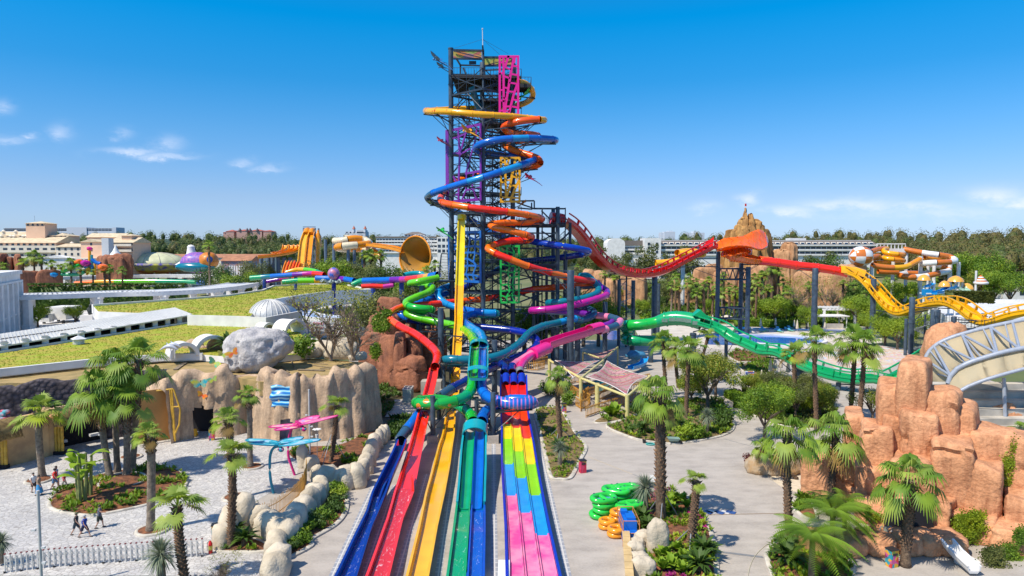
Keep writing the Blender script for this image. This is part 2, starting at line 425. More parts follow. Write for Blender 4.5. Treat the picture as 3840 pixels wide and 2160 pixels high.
BEDS['boulder']=bed('mulch_bed',poly('u',[(1090,1260),(1130,1160),(1280,1060),(1480,1080),(1650,1200),(1640,1320),(1380,1370),(1190,1330)]),mound=0.2,kw=0.3)
BEDS['southeast']=bed('mulch_bed',poly('o',[(2210,1200),(2330,1090),(2500,1010),(2750,960),(3050,1100),(3050,1700),(2330,1700),(2270,1449),(2225,1330)]),mound=0.2,kw=0.3)
BEDS['rockside']=bed('mulch_bed',poly('q',[(195,520),(320,420),(420,580),(440,690),(330,670),(230,590)]),mound=0.15)
BEDS['east']=bed('soil_bed',poly('u',[(850,300),(960,250),(1250,240),(1700,300),(2200,380),(2300,650),(2000,760),(1500,700),(1150,560),(960,430)]),M_SOIL,mound=0.2)
BEDS['sign']=bed('mulch_bed',poly('u',[(1010,110),(1060,60),(1180,70),(1330,150),(1300,200),(1120,190)]),mound=0.1)
BEDS['path']=bed('soil_bed',poly('s',[(880,1050),(1000,1000),(1260,1000),(1330,1100),(1150,1230),(1050,1180),(960,1130)]),M_SOIL,mound=0.1)
BEDS['row']=bed('mulch_bed',poly('s',[(740,900),(900,850),(1250,930),(1300,1000),(1000,990),(850,985)]),mound=0.1)
M_TILE=bpy.data.materials.new('tile_strip');nt_,N_,L_,B_=nodes(M_TILE);B_.inputs['Roughness'].default_value=0.4
tcx=N_.new('ShaderNodeTexCoord');br=N_.new('ShaderNodeTexBrick');br.inputs['Scale'].default_value=1.0
br.inputs['Color1'].default_value=(.27,.28,.31,1);br.inputs['Color2'].default_value=(.36,.37,.39,1);br.inputs['Mortar'].default_value=(.60,.58,.55,1)
br.inputs['Mortar Size'].default_value=0.05;br.inputs['Brick Width'].default_value=0.52;br.inputs['Row Height'].default_value=0.62;br.offset=0.0
L_.new(tcx.outputs['Object'],br.inputs['Vector']);L_.new(br.outputs['Color'],B_.inputs['Base Color'])
def strip(w,a,b,wd=0.42,z=0.012):
 a,b=on(w,*a),on(w,*b);t=(b-a).normalized();s_=t.cross(V(0,0,1))
 ln=(b-a).length
 mb=MB().add([V(-wd/2,0,0),V(wd/2,0,0),V(wd/2,ln,0),V(-wd/2,ln,0)],[(0,1,2,3)])
 o=setting(mb,'tile_strip',M_TILE,smooth=False)
 o.location=V(a.x,a.y,z);o.rotation_euler=(0,0,math.atan2(-t.x,t.y))
for a,b in(((85,1500),(490,620)),((370,1500),(665,640)),((672,1500),(950,540)),((1045,1500),(1262,-50)),((1556,1500),(1546,200)),((2222,1500),(1905,60))):strip('e',a,b)
M_DRAIN=mat('drain_steel',(0.22,0.22,0.22),rough=0.5,var=0.1)
def joint(w,a,b,wd,m,name='expansion_joint',z=0.016):
 a,b=on(w,*a),on(w,*b);mb=MB();mb.bar(V(a.x,a.y,z),V(b.x,b.y,z),wd,0.01);return setting(mb,name,m,smooth=False)
joint('o',(1560,800),(2420,780),0.10,mat('joint_rust',(0.30,0.22,0.15),var=.2))
joint('o',(300,180),(770,365),0.05,mat('joint_sand',(0.55,0.44,0.28),var=.1));joint('o',(770,365),(980,440),0.06,M_DRAIN)
joint('o',(1750,-10),(2080,80),0.06,M_DRAIN)
a_,b_2=on('o',1660,1188),on('o',2160,1250)
gr=MB()
for i in range(60):
 p=lerp(a_,b_2,i/59.0);gr.box((p.x,p.y,0.017),(0.05,0.26,0.012))
setting(gr,'drain_grating',M_DRAIN,smooth=False)
# the slide tower
M_STEEL=mat('charcoal_steel',(0.030,0.045,0.066),rough=0.42,var=0.4,scale=1.5)
M_STEEL2=mat('slate_steel',(0.055,0.080,0.110),rough=0.4,var=0.35,scale=1.2)
M_GALV=mat('galvanised_steel',(0.30,0.32,0.34),rough=0.45,metal=0.3,var=0.25)
M_DECKST=mat('dark_deck_plate',(0.035,0.035,0.04),rough=0.7,var=0.3)
C_F,C_L,C_R,C_B=V(-4.77,113,0),V(-10.4,118,0),V(0.14,118,0),V(-5.3,123,0)
def zat(w,x,y,Y):return at(w,x,y,Y).z
tower=thing('slide_tower','tall dark steel slide tower with zigzag stairs and coloured lattice panels','slide tower',(-5,118,0))
def column(p,r,z0,z1,parent,name='column',m=None,collars=True):
 mb=MB();z=z0
 prof=[(0,z0),(r,z0)]
 if collars:
  while z+6<z1:
   z+=6;prof+=[(r,z-.12),(r*1.14,z-.11),(r*1.14,z+.11),(r,z+.12)]
 prof+=[(r,z1),(r*.98,z1+.02),(0,z1+.02)]
 mb.lathe((p[0],p[1],0),prof,14)
 return mb.build(name,m or M_STEEL2,parent)
z_top=zat('a',640,352,118)
column(C_L,.42,0,z_top,tower)
column(C_F,.36,0,zat('a',1080,1245,113),tower)
column(at('a',1077,900,117.4),.2,zat('a',1080,1300,117.4),zat('a',1075,372,117.4),tower,collars=False)
column(C_R,.40,0,zat('a',1460,475,118),tower)
column(C_B,.40,0,z_top-1,tower)
core=[V(-3.4,118.2,0),V(0.4,121.5,0),V(-7.5,120.5,0),V(-2.0,122.5,0)]
for c in core:column(c,.13,0,48,tower,'stair_post',M_STEEL,False)
faces=[(C_L,C_F),(C_F,C_R),(C_R,C_B),(C_B,C_L)]
z0=2.6;lv=0
LV=3.35
while z0<47:
 mb=MB()
 for k,(a,b)in enumerate(faces):
  mb.bar(a+V(0,0,z0),b+V(0,0,z0),.24,.30)
  mb.rod(a+V(0,0,z0+LV*.52),b+V(0,0,z0+LV*.52),.055,n=6)
  a0,b0,a1,b1=a+V(0,0,z0),b+V(0,0,z0),a+V(0,0,z0+LV),b+V(0,0,z0+LV)
  mid=(a0+b0)/2
  if(lv+k)%3==0:
   mb.rod(a0,mid+V(0,0,LV),.07,n=6);mb.rod(b0,mid+V(0,0,LV),.07,n=6)
  else:
   mb.rod(a0,b1,.075,n=6);mb.rod(b0,a1,.075,n=6)
  for t in(.25,.5,.75):
   mb.rod(lerp(a0,b0,t),lerp(a1,b1,t),.045,n=5)
 mb.bar((C_L+C_R)/2+V(-5.2,0,z0),(C_L+C_R)/2+V(5.2,0,z0),.2,.26)
 mb.bar(C_F+V(0,0,z0),C_B+V(0,0,z0),.2,.26)
 for c in core:mb.bar(c+V(0,0,z0),C_B+V(0,0,z0),.12,.16)
 mb.build('brace_frame',M_STEEL,tower,smooth=False)
 z0+=LV;lv+=1
def railing(mb,a,b,h=1.15,gap=.45,w=.045):
 a,b=Vector(a),Vector(b);n=max(1,int((b-a).length/gap));u=V(0,0,h)
 mb.bar(a+u,b+u,w*1.5);mb.bar(a+u*.12,b+u*.12,w)
 for i in range(n+1):
  p=lerp(a,b,i/n);mb.bar(p,p+u,w if i%4 else w*1.6)
def stair_flight(a,b,wd,parent,m=None,tread=None):
 """a lower end, b upper end; flight with treads, stringers and handrails"""
 a,b=Vector(a),Vector(b);d=V(b.x-a.x,b.y-a.y,0).normalized();s_=V(-d.y,d.x,0)*wd/2
 mb=MB();n=max(4,int((b.z-a.z)/.3))
 rz=math.atan2(d.y,d.x)
 for i in range(n):
  p=lerp(a,b,(i+.5)/n);mb.box(p,(abs((b-a).length)/n*.9,wd,.05),rz,mi=1)
 for sg in(-1,1):
  mb.bar(a+s_*sg,b+s_*sg,.07,.24);mb.bar(a+s_*sg+V(0,0,1.05),b+s_*sg+V(0,0,1.05),.06)
  for i in range(0,n+1,2):
   p=lerp(a,b,i/n)+s_*sg;mb.bar(p,p+V(0,0,1.05),.045)
 return mb.build('stair_flight',[m or M_STEEL,tread or M_GALV],parent,smooth=False)
M_TREAD=mat('grating_tread',(0.11,0.12,0.14),rough=.6,var=.2)
z=1.2;sgn=1;k=0
while z<48:
 xa,xb=(-3.2,.2)if sgn>0 else(.2,-3.2)
 yy=118.4 if sgn>0 else 120.0
 stair_flight((xa,yy,z),(xb,yy,z+1.66),1.25,tower,tread=M_TREAD)
 mb=MB();mb.box((xb+(.7 if sgn>0 else-.7),119.2,z+1.66),(1.4,3.0,.10))
 railing(mb,(xb+(1.4 if sgn>0 else-1.4),117.7,z+1.7),(xb+(1.4 if sgn>0 else-1.4),120.7,z+1.7))
 railing(mb,(xb,117.7,z+1.7),(xb+(1.4 if sgn>0 else-1.4),117.7,z+1.7))
 mb.build('stair_landing',M_STEEL,tower,smooth=False)
 z+=1.66;sgn=-sgn;k+=1
z=3.0;sgn=1
while z<43:
 xa,xb=(-9.0,-6.2)if sgn>0 else(-6.2,-9.0)
 stair_flight((xa,119.8,z),(xb,119.8,z+3.35),1.1,tower,tread=M_TREAD);z+=3.35;sgn=-sgn
def platform(x0,x1,y0,y1,z,parent,th=.28,rails='lrfb',ribs=True):
 mb=MB();mb.box(((x0+x1)/2,(y0+y1)/2,z-th/2),(x1-x0,y1-y0,th))
 if ribs:
  n=int((y1-y0)/.9)
  for i in range(n+1):mb.box(((x0+x1)/2,lerp(y0+.1,y1-.1,i/n),z-th-.11),(x1-x0-.05,.14,.22))
 P_=mb.build('platform',M_DECKST,parent,smooth=False)
 rb=MB()
 if 'f' in rails:railing(rb,(x0,y0,z),(x1,y0,z))
 if 'b' in rails:railing(rb,(x0,y1,z),(x1,y1,z))
 if 'l' in rails:railing(rb,(x0,y0,z),(x0,y1,z))
 if 'r' in rails:railing(rb,(x1,y0,z),(x1,y1,z))
 if rails:rb.build('railing',M_STEEL2,parent,smooth=False)
zd=zat('a',900,690,117)
platform(-10.2,-5.0,117,128,zd,tower)
platform(-5.0,1.2,116.8,127,zd-.1,tower)
platform(0.6,3.2,115.5,119.5,zat('a',1570,840,117),tower)
for zz in(zat('a',1100,1000,116),zat('a',1000,1300,116)):platform(-4.8,0.2,116.5,121,zz,tower,ribs=False)
M_ART=bpy.data.materials.new('painted_banner');nt_,N_,L_,B_=nodes(M_ART);B_.inputs['Roughness'].default_value=.6
tcx=N_.new('ShaderNodeTexCoord');vo=N_.new('ShaderNodeTexVoronoi');vo.inputs['Scale'].default_value=.75;mp=N_.new('ShaderNodeMapping');mp.inputs['Rotation'].default_value=(0,.6,0);mp.inputs['Scale'].default_value=(1,1,2.2)
L_.new(tcx.outputs['Object'],mp.inputs[0]);L_.new(mp.outputs[0],vo.inputs['Vector'])
sp=N_.new('ShaderNodeSeparateColor');L_.new(vo.outputs['Color'],sp.inputs[0]);rr=N_.new('ShaderNodeValToRGB');rr.color_ramp.interpolation='CONSTANT'
for p,c in((0.0,(.55,.20,.05)),(.25,(.42,.33,.06)),(.45,(.33,.16,.22)),(.6,(.60,.26,.08)),(.75,(.30,.36,.07)),(.88,(.45,.12,.09))):
 e=rr.color_ramp.elements[0]if p==0 else rr.color_ramp.elements.new(p);e.position=p;e.color=c+(1,)
L_.new(sp.outputs[0],rr.inputs['Fac']);L_.new(rr.outputs['Color'],B_.inputs['Base Color'])
def flat_panel(w,a,b,Ya,Yb,th,m,parent,name):
 """upright rectangle between two measured corners (top-left, bottom-right)"""
 p=at(w,a[0],a[1],Ya);q=at(w,b[0],b[1],Yb);mb=MB()
 c=(p+q)/2;d=V(q.x-p.x,q.y-p.y,0)
 mb.box(c,(d.length,th,abs(p.z-q.z)),math.atan2(d.y,d.x));return mb.build(name,m,parent,smooth=False)
flat_panel('a',(690,385),(1056,474),117.4,117.4,.08,M_ART,tower,'painted_panel')
flat_panel('a',(1072,475),(1440,567),117.4,117.4,.08,M_ART,tower,'painted_panel')
mb=MB()
for w_,a,b,Ya,Yb in(('a',(690,372),(1090,378),117.4,117.4),('a',(690,482),(1060,488),117.4,117.4),('a',(1070,465),(1440,466),117.4,117.4),('a',(1070,575),(1440,572),117.4,117.4),('a',(690,690),(1060,705),117.4,117.4),('a',(1060,705),(1440,700),117.4,117.4)):
 mb.bar(at(w_,*a,Ya),at(w_,*b,Yb),.22,.3)
for x,Y in((-9.4,126.5),(-5.0,127),(.6,126)):
 mb.bar(V(x,Y,zd),V(x,Y,zd+4.1),.3)
mb.bar(V(-9.4,126.5,zd+4.1),V(-5,127,zd+4.1),.25);mb.bar(V(-5,127,zd+3.3),V(.6,126,zd+3.3),.25)
mb.bar(C_L+V(.3,0,zd+4),V(-9.4,126.5,zd+4.1),.25);mb.bar(C_F+V(0,0,zd+3.6),V(-5,127,zd+3.8),.25)
mb.bar(at('a',700,735,117.2),at('a',1060,850,117),.10);mb.bar(at('a',1110,570,117.2),at('a',1435,480,117.2),.1)
mb.bar(at('a',700,385,117.1),at('a',1050,470,117.1),.14)
mb.bar(at('a',820,600,116),at('a',850,680,116),.3);mb.box(at('a',940,535,118),(1.2,.3,.5))
mb.build('head_frame',M_STEEL,tower,smooth=False)
ant=thing('antenna_mast','thin pale lightning mast with guy wires on top of the slide tower','mast',at('a',1070,375,116))
mb=MB();top=at('a',1067,98,116);mb.rod(at('a',1072,375,116),top,.075,.06);mb.lathe(top,[(0,-.15),(.14,-.08),(.14,.05),(0,.14)],8);mb.build('mast',mat('pale_metal',(.6,.6,.6),rough=.4,var=.1),ant)
g=at('a',1070,232,116)
for q in(at('a',700,348,117.6),at('a',1290,430,116.5),at('a',1400,420,118)):
 mb=MB();mb.rod(g,q,.022,n=5);mb.build('guy_wire',M_STEEL2,ant)
def lattice_panel(w,tl,br,Yl,Yr,bars,m,cells=None,wd=.26,th=.10,seed=0,frame=None):
 """bars: (x0, y0, x1, y1[, width]) in panel fractions, y down"""
 A=at(w,tl[0],tl[1],Yl);zt=A.z;B=at(w,br[0],br[1],Yr);zb=B.z
 def pt(x,y):return V(lerp(A.x,B.x,x),lerp(A.y,B.y,x),lerp(zt,zb,y))
 d=V(B.x-A.x,B.y-A.y,0).normalized();nrm=V(-d.y,d.x,0)
 mb=MB();j=0
 fw=frame or wd
 lst=[(0,0,1,0,fw),(0,1,1,1,fw),(0,0,0,1,fw),(1,0,1,1,fw)]+[b if len(b)>4 else b+(wd,)for b in bars]
 lst=[q[:4]+(q[4]*1.08,)for q in lst]
 for x0,y0,x1,y1,ww in lst:
  p,q=pt(x0,y0),pt(x1,y1);t=(q-p)
  if t.length<1e-4:continue
  t.normalize();s_=t.cross(nrm).normalized()*ww/2;e=t*ww*.4
  o=nrm*(th/2+.004*(j%5));j+=1
  vs=[p-s_-e-o,p+s_-e-o,q+s_+e-o,q-s_+e-o,p-s_-e+o,p+s_-e+o,q+s_+e+o,q-s_+e+o]
  mb.add(vs,[(0,1,2,3),(7,6,5,4),(0,4,5,1),(1,5,6,2),(2,6,7,3),(3,7,4,0)])
 mb.build('lattice_panel',m,tower,smooth=False)
M_MAG=mat('magenta_paint',(0.78,0.008,0.28),rough=.4,var=.08);M_PUR=mat('purple_paint',(0.17,0.02,0.29),rough=.4,var=.1)
M_YEL=mat('amber_paint',(0.90,0.44,0.012),rough=.4,var=.08);M_GRN=mat('green_paint',(0.015,0.50,0.07),rough=.4,var=.08);M_BLU=mat('blue_paint',(0.015,0.13,0.46),rough=.4,var=.1)
lattice_panel('a',(1290,456),(1528,1206),114.6,114.6,[(.20,0,.22,.98,.34),(.47,0,.30,.17,.34),(.78,0,.62,.25,.36),(.62,.25,.38,.72,.36),(.38,.72,.28,.98,.3),(.93,.5,.75,.66,.36),(.75,.66,.50,.98,.36),(.30,.18,.58,.22),(.26,.34,.52,.37),(.24,.53,.46,.55),(.23,.71,.40,.75),(.68,.16,1,.17),(.62,.30,1,.32),(.56,.45,.95,.47),(.5,.60,.8,.61),(.75,.74,1,.76),(.66,.86,1,.88),(0,.10,.2,.10),(0,.3,.21,.27),(0,.58,.21,.57),(0,.75,.22,.77),(0,.93,.5,.94),(.36,.86,.6,.86),(.84,0,.8,.1)],M_MAG,frame=.34)
lattice_panel('b',(600,318),(1045,1198),119.0,112.5,[(.16,0,.12,.30,.45),(.12,.30,.16,.62,.40),(.16,.62,.02,.75),(.36,.02,.40,.36,.4),(.40,.36,.37,.70,.42),(.37,.70,.36,1,.42),(.12,.12,.38,.11),(.14,.32,.40,.34),(.02,.30,.12,.18),(.40,.36,.60,.05,.34),(.66,.50,.58,.63,.34),(.58,.63,1,.62,.34),(.90,.05,.84,.22,.34),(.84,.22,.72,.40),(.72,.40,.58,.63,.3),(.38,.11,.6,.08),(.05,.62,.16,.62,.4),(.20,.64,.37,.80,.34),(.6,.63,.58,.86),(.58,.86,.45,1),(.58,.86,1,.84),(.40,.36,.70,.30),(.05,.92,.36,.9),(.8,.63,.76,.84),(.76,.84,.9,1),(.05,.0,.05,1,.35)],M_PUR,frame=.42)
lattice_panel('b',(1304,664),(1546,1228),114.6,114.6,[(.22,0,.28,.30,.34),(.45,0,.27,.30,.34),(.80,0,.66,.26,.36),(.66,.26,.45,.72,.38),(.45,.72,.30,.90,.3),(.98,.5,.75,.72,.38),(.75,.72,.48,1,.36),(.24,.3,.28,.9,.34),(.3,.32,.62,.30),(.58,.42,.9,.45),(.27,.52,.52,.5),(.48,.64,.84,.63),(.66,.80,1,.78),(0,.1,.22,.1),(0,.56,.26,.55),(0,.3,.26,.28),(.28,.72,.45,.72),(.7,.20,1,.2),(0,.9,1,.92),(.56,.92,.48,1),(.85,.5,.8,.2,.2)],M_YEL,frame=.34)
import random as _r
def voronoi_bars(nx,ny,seed,jit=.28):
 rg=_r.Random(seed);g={}
 for j in range(ny+1):
  for i in range(nx+1):
   x=i/nx+(rg.uniform(-jit,jit)/nx if 0<i<nx else 0);y=j/ny+(rg.uniform(-jit,jit)/ny if 0<j<ny else 0)
   if j%2 and 0<i<nx:x+=.35/nx
   g[i,j]=(max(0,min(1,x)),y)
 out=[]
 for j in range(ny+1):
  for i in range(nx+1):
   if i<nx and 0<j<ny and rg.random()<.9:out.append(g[i,j]+g[i+1,j])
   if j<ny and 0<i<nx:out.append(g[i,j]+g[i,j+1])
 return out
lattice_panel('c',(1140,553),(1346,1190),114.4,114.4,voronoi_bars(3,9,4),M_GRN,wd=.22,frame=.3)
lattice_panel('c',(552,402),(912,958),119.0,112.5,voronoi_bars(5,7,9),M_BLU,wd=.3,frame=.4)
annex=thing('annex_tower','lower dark steel start tower joined to the right of the main slide tower','slide tower',(6,121,0))
for w_,x,y,Y,r in(('c',1786,108,119,.36),('c',1735,130,123,.36),('c',1872,610,124,.38),('c',1515,840,121,.30),('c',1660,880,124,.26),('c',1610,140,121,.12),('c',1872,125,120,.10),('c',1560,200,125,.3)):
 p=at(w_,x,y,Y);column(p,r,0,p.z,annex)
mb=MB()
for pts in((('c',1320,42,120),('c',1520,38,120)),(('c',1520,38,120),('c',1520,120,120)),(('c',1490,125,120),('c',1872,128,120)),(('c',1490,60,121),('c',1490,125,121)),(('c',1320,42,124),('c',1510,40,124)),(('c',1510,130,124),('c',1860,130,124)),(('c',1330,120,120),('c',1500,135,120)),(('c',1320,60,120),('c',1500,120,120)),(('c',1600,150,120),('c',1740,290,120)),(('c',1872,125,120),('c',1872,130,124)),(('c',1600,380,120),('c',1790,500,120)),(('c',1790,380,120),('c',1600,500,120)),(('c',1320,580,119),('c',1790,580,119)),(('c',1320,400,119),('c',1790,410,119)),(('c',1320,760,119),('c',1800,765,119)),(('c',1310,870,119),('c',1790,960,119)),(('c',1310,940,119),('c',1780,850,119)),(('c',1310,1060,119),('c',1780,1065,119)),(('c',1310,1080,119),('c',1650,1200,120)),(('c',1600,1090,120),('c',1320,1200,119)),(('c',1310,1240,119),('c',1790,1245,119))):
 (w1,a1,b1,c1_),(w2,a2,b2,c2_)=pts;mb.bar(at(w1,a1,b1,c1_),at(w2,a2,b2,c2_),.2,.24)
mb.build('brace_frame',M_STEEL,annex,smooth=False)
za=zat('c',1600,300,119)
platform(.8,9.3,118.6,124.5,za,annex,rails='frb');platform(.6,8.0,119,124,zat('c',1600,770,119),annex);platform(-9.5,.4,118.2,123,za,annex,rails='f')
stair_flight(at('c',1810,500,121),at('c',1930,385,121),1.4,annex);stair_flight(at('c',1640,760,121.5),at('c',1650,520,122.5),1.4,annex)
stair_flight(at('c',1560,1060,122),at('c',1400,800,122),1.4,annex);stair_flight(at('c',1400,1400,122),at('c',1560,1100,122),1.4,annex)
pl=at('c',1940,285,120);mb=MB();mb.box(pl+V(-.2,.2,-2.2),(.5,.4,4.4));mb.build('post',M_STEEL,annex)
mb=MB();railing(mb,at('c',1800,300,119),at('c',1880,305,119));mb.build('railing',M_STEEL,annex,smooth=False)
lst=thing('outside_stair','steep grey steel staircase climbing the left side of the slide tower','staircase',at('c',440,945,116))
stair_flight(at('c',495,940,116.5),at('c',520,720,117.5),1.9,lst,tread=mat('pale_tread',(.42,.44,.46),rough=.5,var=.2))
mb=MB();a_=at('c',440,945,116);mb.box(a_+V(1.4,.6,0),(3.2,2.6,.14));mb.bar(at('c',440,945,116),at('c',470,635,116.5),.12);mb.bar(at('c',470,635,116.5),at('c',545,640,117),.12)
for i in range(6):mb.bar(lerp(at('c',440,800,116),at('c',470,640,116.5),i/5),lerp(at('c',545,800,117),at('c',545,645,117),i/5),.05)
mb.bar(at('c',540,640,117),at('c',545,945,117),.1);mb.build('landing',M_STEEL,lst,smooth=False)
# tube slides
G_YEL=gloss('yellow_gelcoat',(0.86,0.40,0.006));G_ORA=gloss('orange_gelcoat',(0.97,0.17,0.004));G_RED=gloss('red_gelcoat',(0.88,0.026,0.008));G_ORA2=gloss('deep_orange_gelcoat',(0.92,0.10,0.004))
G_BLU=gloss('blue_gelcoat',(0.004,0.13,0.54));G_NAVY=gloss('navy_gelcoat',(0.004,0.022,0.22));G_SKY=gloss('sky_gelcoat',(0.010,0.27,0.62));G_TEAL=gloss('teal_gelcoat',(0.004,0.17,0.24));G_TEAL2=gloss('bright_teal_gelcoat',(0.006,0.32,0.36))
G_GRN=gloss('green_gelcoat',(0.012,0.42,0.035));G_LIME=gloss('lime_gelcoat',(0.13,0.55,0.012));G_EMER=gloss('emerald_gelcoat',(0.006,0.33,0.13));G_PUR=gloss('purple_gelcoat',(0.17,0.012,0.33));G_MAGE=gloss('magenta_gelcoat',(0.50,0.010,0.26));G_PINK=gloss('pink_gelcoat',(0.80,0.02,0.24));G_LPINK=gloss('pale_pink_gelcoat',(0.82,0.22,0.38));G_SMOKE=gloss('smoky_blue_gelcoat',(0.03,0.09,0.16));G_GOLD=gloss('gold_gelcoat',(0.80,0.28,0.006))
def dotted(name,base,dots,scale,size,rough=.22):
 if name in MATS:return MATS[name]
 m=bpy.data.materials.new(name);MATS[name]=m;nt,N,L,B=nodes(m);B.inputs['Roughness'].default_value=rough;B.inputs['Coat Weight'].default_value=.3
 tc=N.new('ShaderNodeTexCoord');vo=N.new('ShaderNodeTexVoronoi');vo.inputs['Scale'].default_value=scale;L.new(tc.outputs['Object'],vo.inputs['Vector'])
 r=N.new('ShaderNodeValToRGB');r.color_ramp.interpolation='CONSTANT';r.color_ramp.elements[0].color=dots+(1,);r.color_ramp.elements[1].color=base+(1,);r.color_ramp.elements[1].position=size
 L.new(vo.outputs['Distance'],r.inputs['Fac']);L.new(r.outputs['Color'],B.inputs['Base Color']);return m
G_YSPOT=dotted('yellow_butterfly_gelcoat',(0.86,0.40,0.006),(0.72,0.09,0.01),.8,.13)
G_STAR=dotted('blue_star_gelcoat',(0.004,0.045,0.40),(0.75,0.66,0.12),.9,.16)
G_STAR2=dotted('blue_fleck_gelcoat',(0.004,0.02,0.30),(0.45,0.20,0.55),1.6,.15)
G_TFLECK=dotted('teal_fleck_gelcoat',(0.004,0.15,0.22),(0.45,0.14,0.28),1.1,.14)
G_GSPOT=dotted('green_spot_gelcoat',(0.012,0.36,0.05),(0.75,0.22,0.02),.9,.28)
G_MSPOT=dotted('magenta_fleck_gelcoat',(0.50,0.010,0.26),(0.06,0.03,0.42),1.0,.15)
def stripes(name,c1,c2,period,axis=0,duty=.5,rough=.25):
 if name in MATS:return MATS[name]
 m=bpy.data.materials.new(name);MATS[name]=m;nt,N,L,B=nodes(m);B.inputs['Roughness'].default_value=rough;B.inputs['Coat Weight'].default_value=.3
 tc=N.new('ShaderNodeTexCoord');sp=N.new('ShaderNodeSeparateXYZ');L.new(tc.outputs['Object'],sp.inputs[0])
 a=N.new('ShaderNodeMath');a.operation='MULTIPLY';a.inputs[1].default_value=1/period;L.new(sp.outputs[axis],a.inputs[0])
 f=N.new('ShaderNodeMath');f.operation='FRACT';L.new(a.outputs[0],f.inputs[0]);g=N.new('ShaderNodeMath');g.operation='GREATER_THAN';g.inputs[1].default_value=duty;L.new(f.outputs[0],g.inputs[0])
 mx=N.new('ShaderNodeMix');mx.data_type='RGBA';L.new(g.outputs[0],mx.inputs['Factor']);mx.inputs['A'].default_value=c1+(1,);mx.inputs['B'].default_value=c2+(1,);L.new(mx.outputs['Result'],B.inputs['Base Color']);return m
G_BSTRIPE=stripes('blue_pink_stripe',(0.010,0.13,0.52),(0.50,0.16,0.45),.42,0,.72)
def brackets(parent,path,cols,every=5.5,reach=9.0,r=.5,zmin=3):
 """steel arms from the columns under a tube"""
 d=1e9
 for i in range(1,len(path)):
  d+=(path[i]-path[i-1]).length
  if d<every or path[i].z<zmin:continue
  p=path[i]-V(0,0,r+.05)
  best=None
  for c,zt in cols:
   q=V(c.x,c.y,p.z-.1);L_=(q-p).length
   if p.z<zt and L_<reach and(best is None or L_<best[0]):best=(L_,q)
  if best and best[0]>.8:
   d=0;q=best[1];o=(p-q).normalized();mb=MB()
   mb.bar(q,p+o*.5,.12,.18);mb.rod(q-V(0,0,min(2.6,best[0]*.6)),lerp(q,p,.75),.06,n=6)
   mb.box(p+V(0,0,.03),(.7,.7,.07));mb.build('support_arm',M_STEEL,parent,smooth=False)
POSTS=[]
TCOLS=[(C_L,53),(C_F,42),(C_R,51),(C_B,50)]
def path3(lst):
 return[at(w,x,y,Y)for w,x,y,Y in lst]
# the long rainbow slide: yellow, then orange, then red
S1=thing('tube_slide','long tube slide winding down the tower from yellow through orange to a red lane','water slide',(-4,108,0))
p_y=path3([('a',1530,785,116),('a',1612,800,117),('a',1685,862,118),('a',1720,930,120),('a',1700,1000,122),('a',1640,1045,123.5),('a',1540,1080,125),('a',1180,1115,127),('a',700,1135,126),('a',440,1150,122),('a',338,1160,117.5),('a',400,1165,113),('a',640,1170,110.2),('a',940,1197,109),('a',1200,1216,109.5),('a',1450,1232,111.5),('a',1700,1258,114.5),('a',1835,1274,114.5),('a',1858,1276,112.6),('a',1800,1268,111.4)])
tube_slide(S1,p_y,.52,[(10,G_YEL),(16,G_YSPOT),(19,G_YEL)])
p_o=path3([('a',1800,1268,111.4),('a',1580,1288,111),('a',1410,1328,112),('a',1345,1375,114),('b',1400,330,116.5),('b',1560,348,118.5),('b',1730,362,119.5),('b',1790,385,121),('b',1700,420,123),('b',1450,450,123.5),('b',1345,485,121),('b',1390,530,118),('b',1500,575,117),('b',1650,620,115.8),('b',1785,672,114.6),('b',1815,725,114),('b',1750,768,115.6),('b',1600,800,119.6),('b',1250,860,123.5),('b',900,918,125.5),('b',680,980,124),('b',580,1090,119),('b',525,1185,115),('b',560,1240,112),('b',690,1270,110.2),('b',890,1302,109),('b',1080,1325,108.8),('b',1380,1360,109.4),('b',1640,1400,111.4),('b',1790,1432,113.4),('c',1608,245,115),('c',1560,268,116.4),('c',1380,286,116),('c',1160,290,114),('c',1025,312,112.2),('c',1080,345,110.8),('c',1250,378,110.4),('c',1420,424,111),('c',1490,448,112.8),('c',1450,482,115),('c',1240,492,114.4),('c',1060,540,112.4),('c',995,580,110.6),('c',1080,633,109.6),('c',1250,702,109.4),('c',1450,780,110.2),('c',1700,852,112.6),('c',1950,917,115.6),('c',2170,950,118.4),('c',2205,966,121),('c',2080,985,122.6),('c',1880,1006,122),('c',1500,1042,120.5),('c',1300,1088,119.5),('c',1000,1142,118),('c',700,1176,116),('c',300,1215,111.5),('d',260,247,108.5),('d',165,290,106),('d',145,338,103.6),('d',230,412,100.2),('d',380,490,96.6),('d',490,572,93.4),('d',562,645,90.4),('d',580,700,88.2),('d',560,785,85.4)])
o_secs=[(3,G_ORA2),(5,G_ORA),(9,G_ORA2),(13,G_ORA),(15,G_ORA2),(20,G_ORA),(23,G_ORA2),(24,G_ORA2),(25,G_ORA),(27,G_RED),(28,G_ORA),(29,G_ORA),(31,G_ORA2),(34,G_ORA),(37,G_ORA),(38,G_ORA2),(39,G_ORA),(41,G_RED),(43,G_ORA),(44,G_RED),(45,G_ORA),(46,G_RED),(47,G_ORA),(49,G_RED),(52,G_ORA2),(54,G_RED),(55,G_ORA2),(57,G_RED),(60,G_ORA2),(64,G_RED),(66,G_RED)]
path_o,_,_=tube_slide(S1,p_o,.55,o_secs)
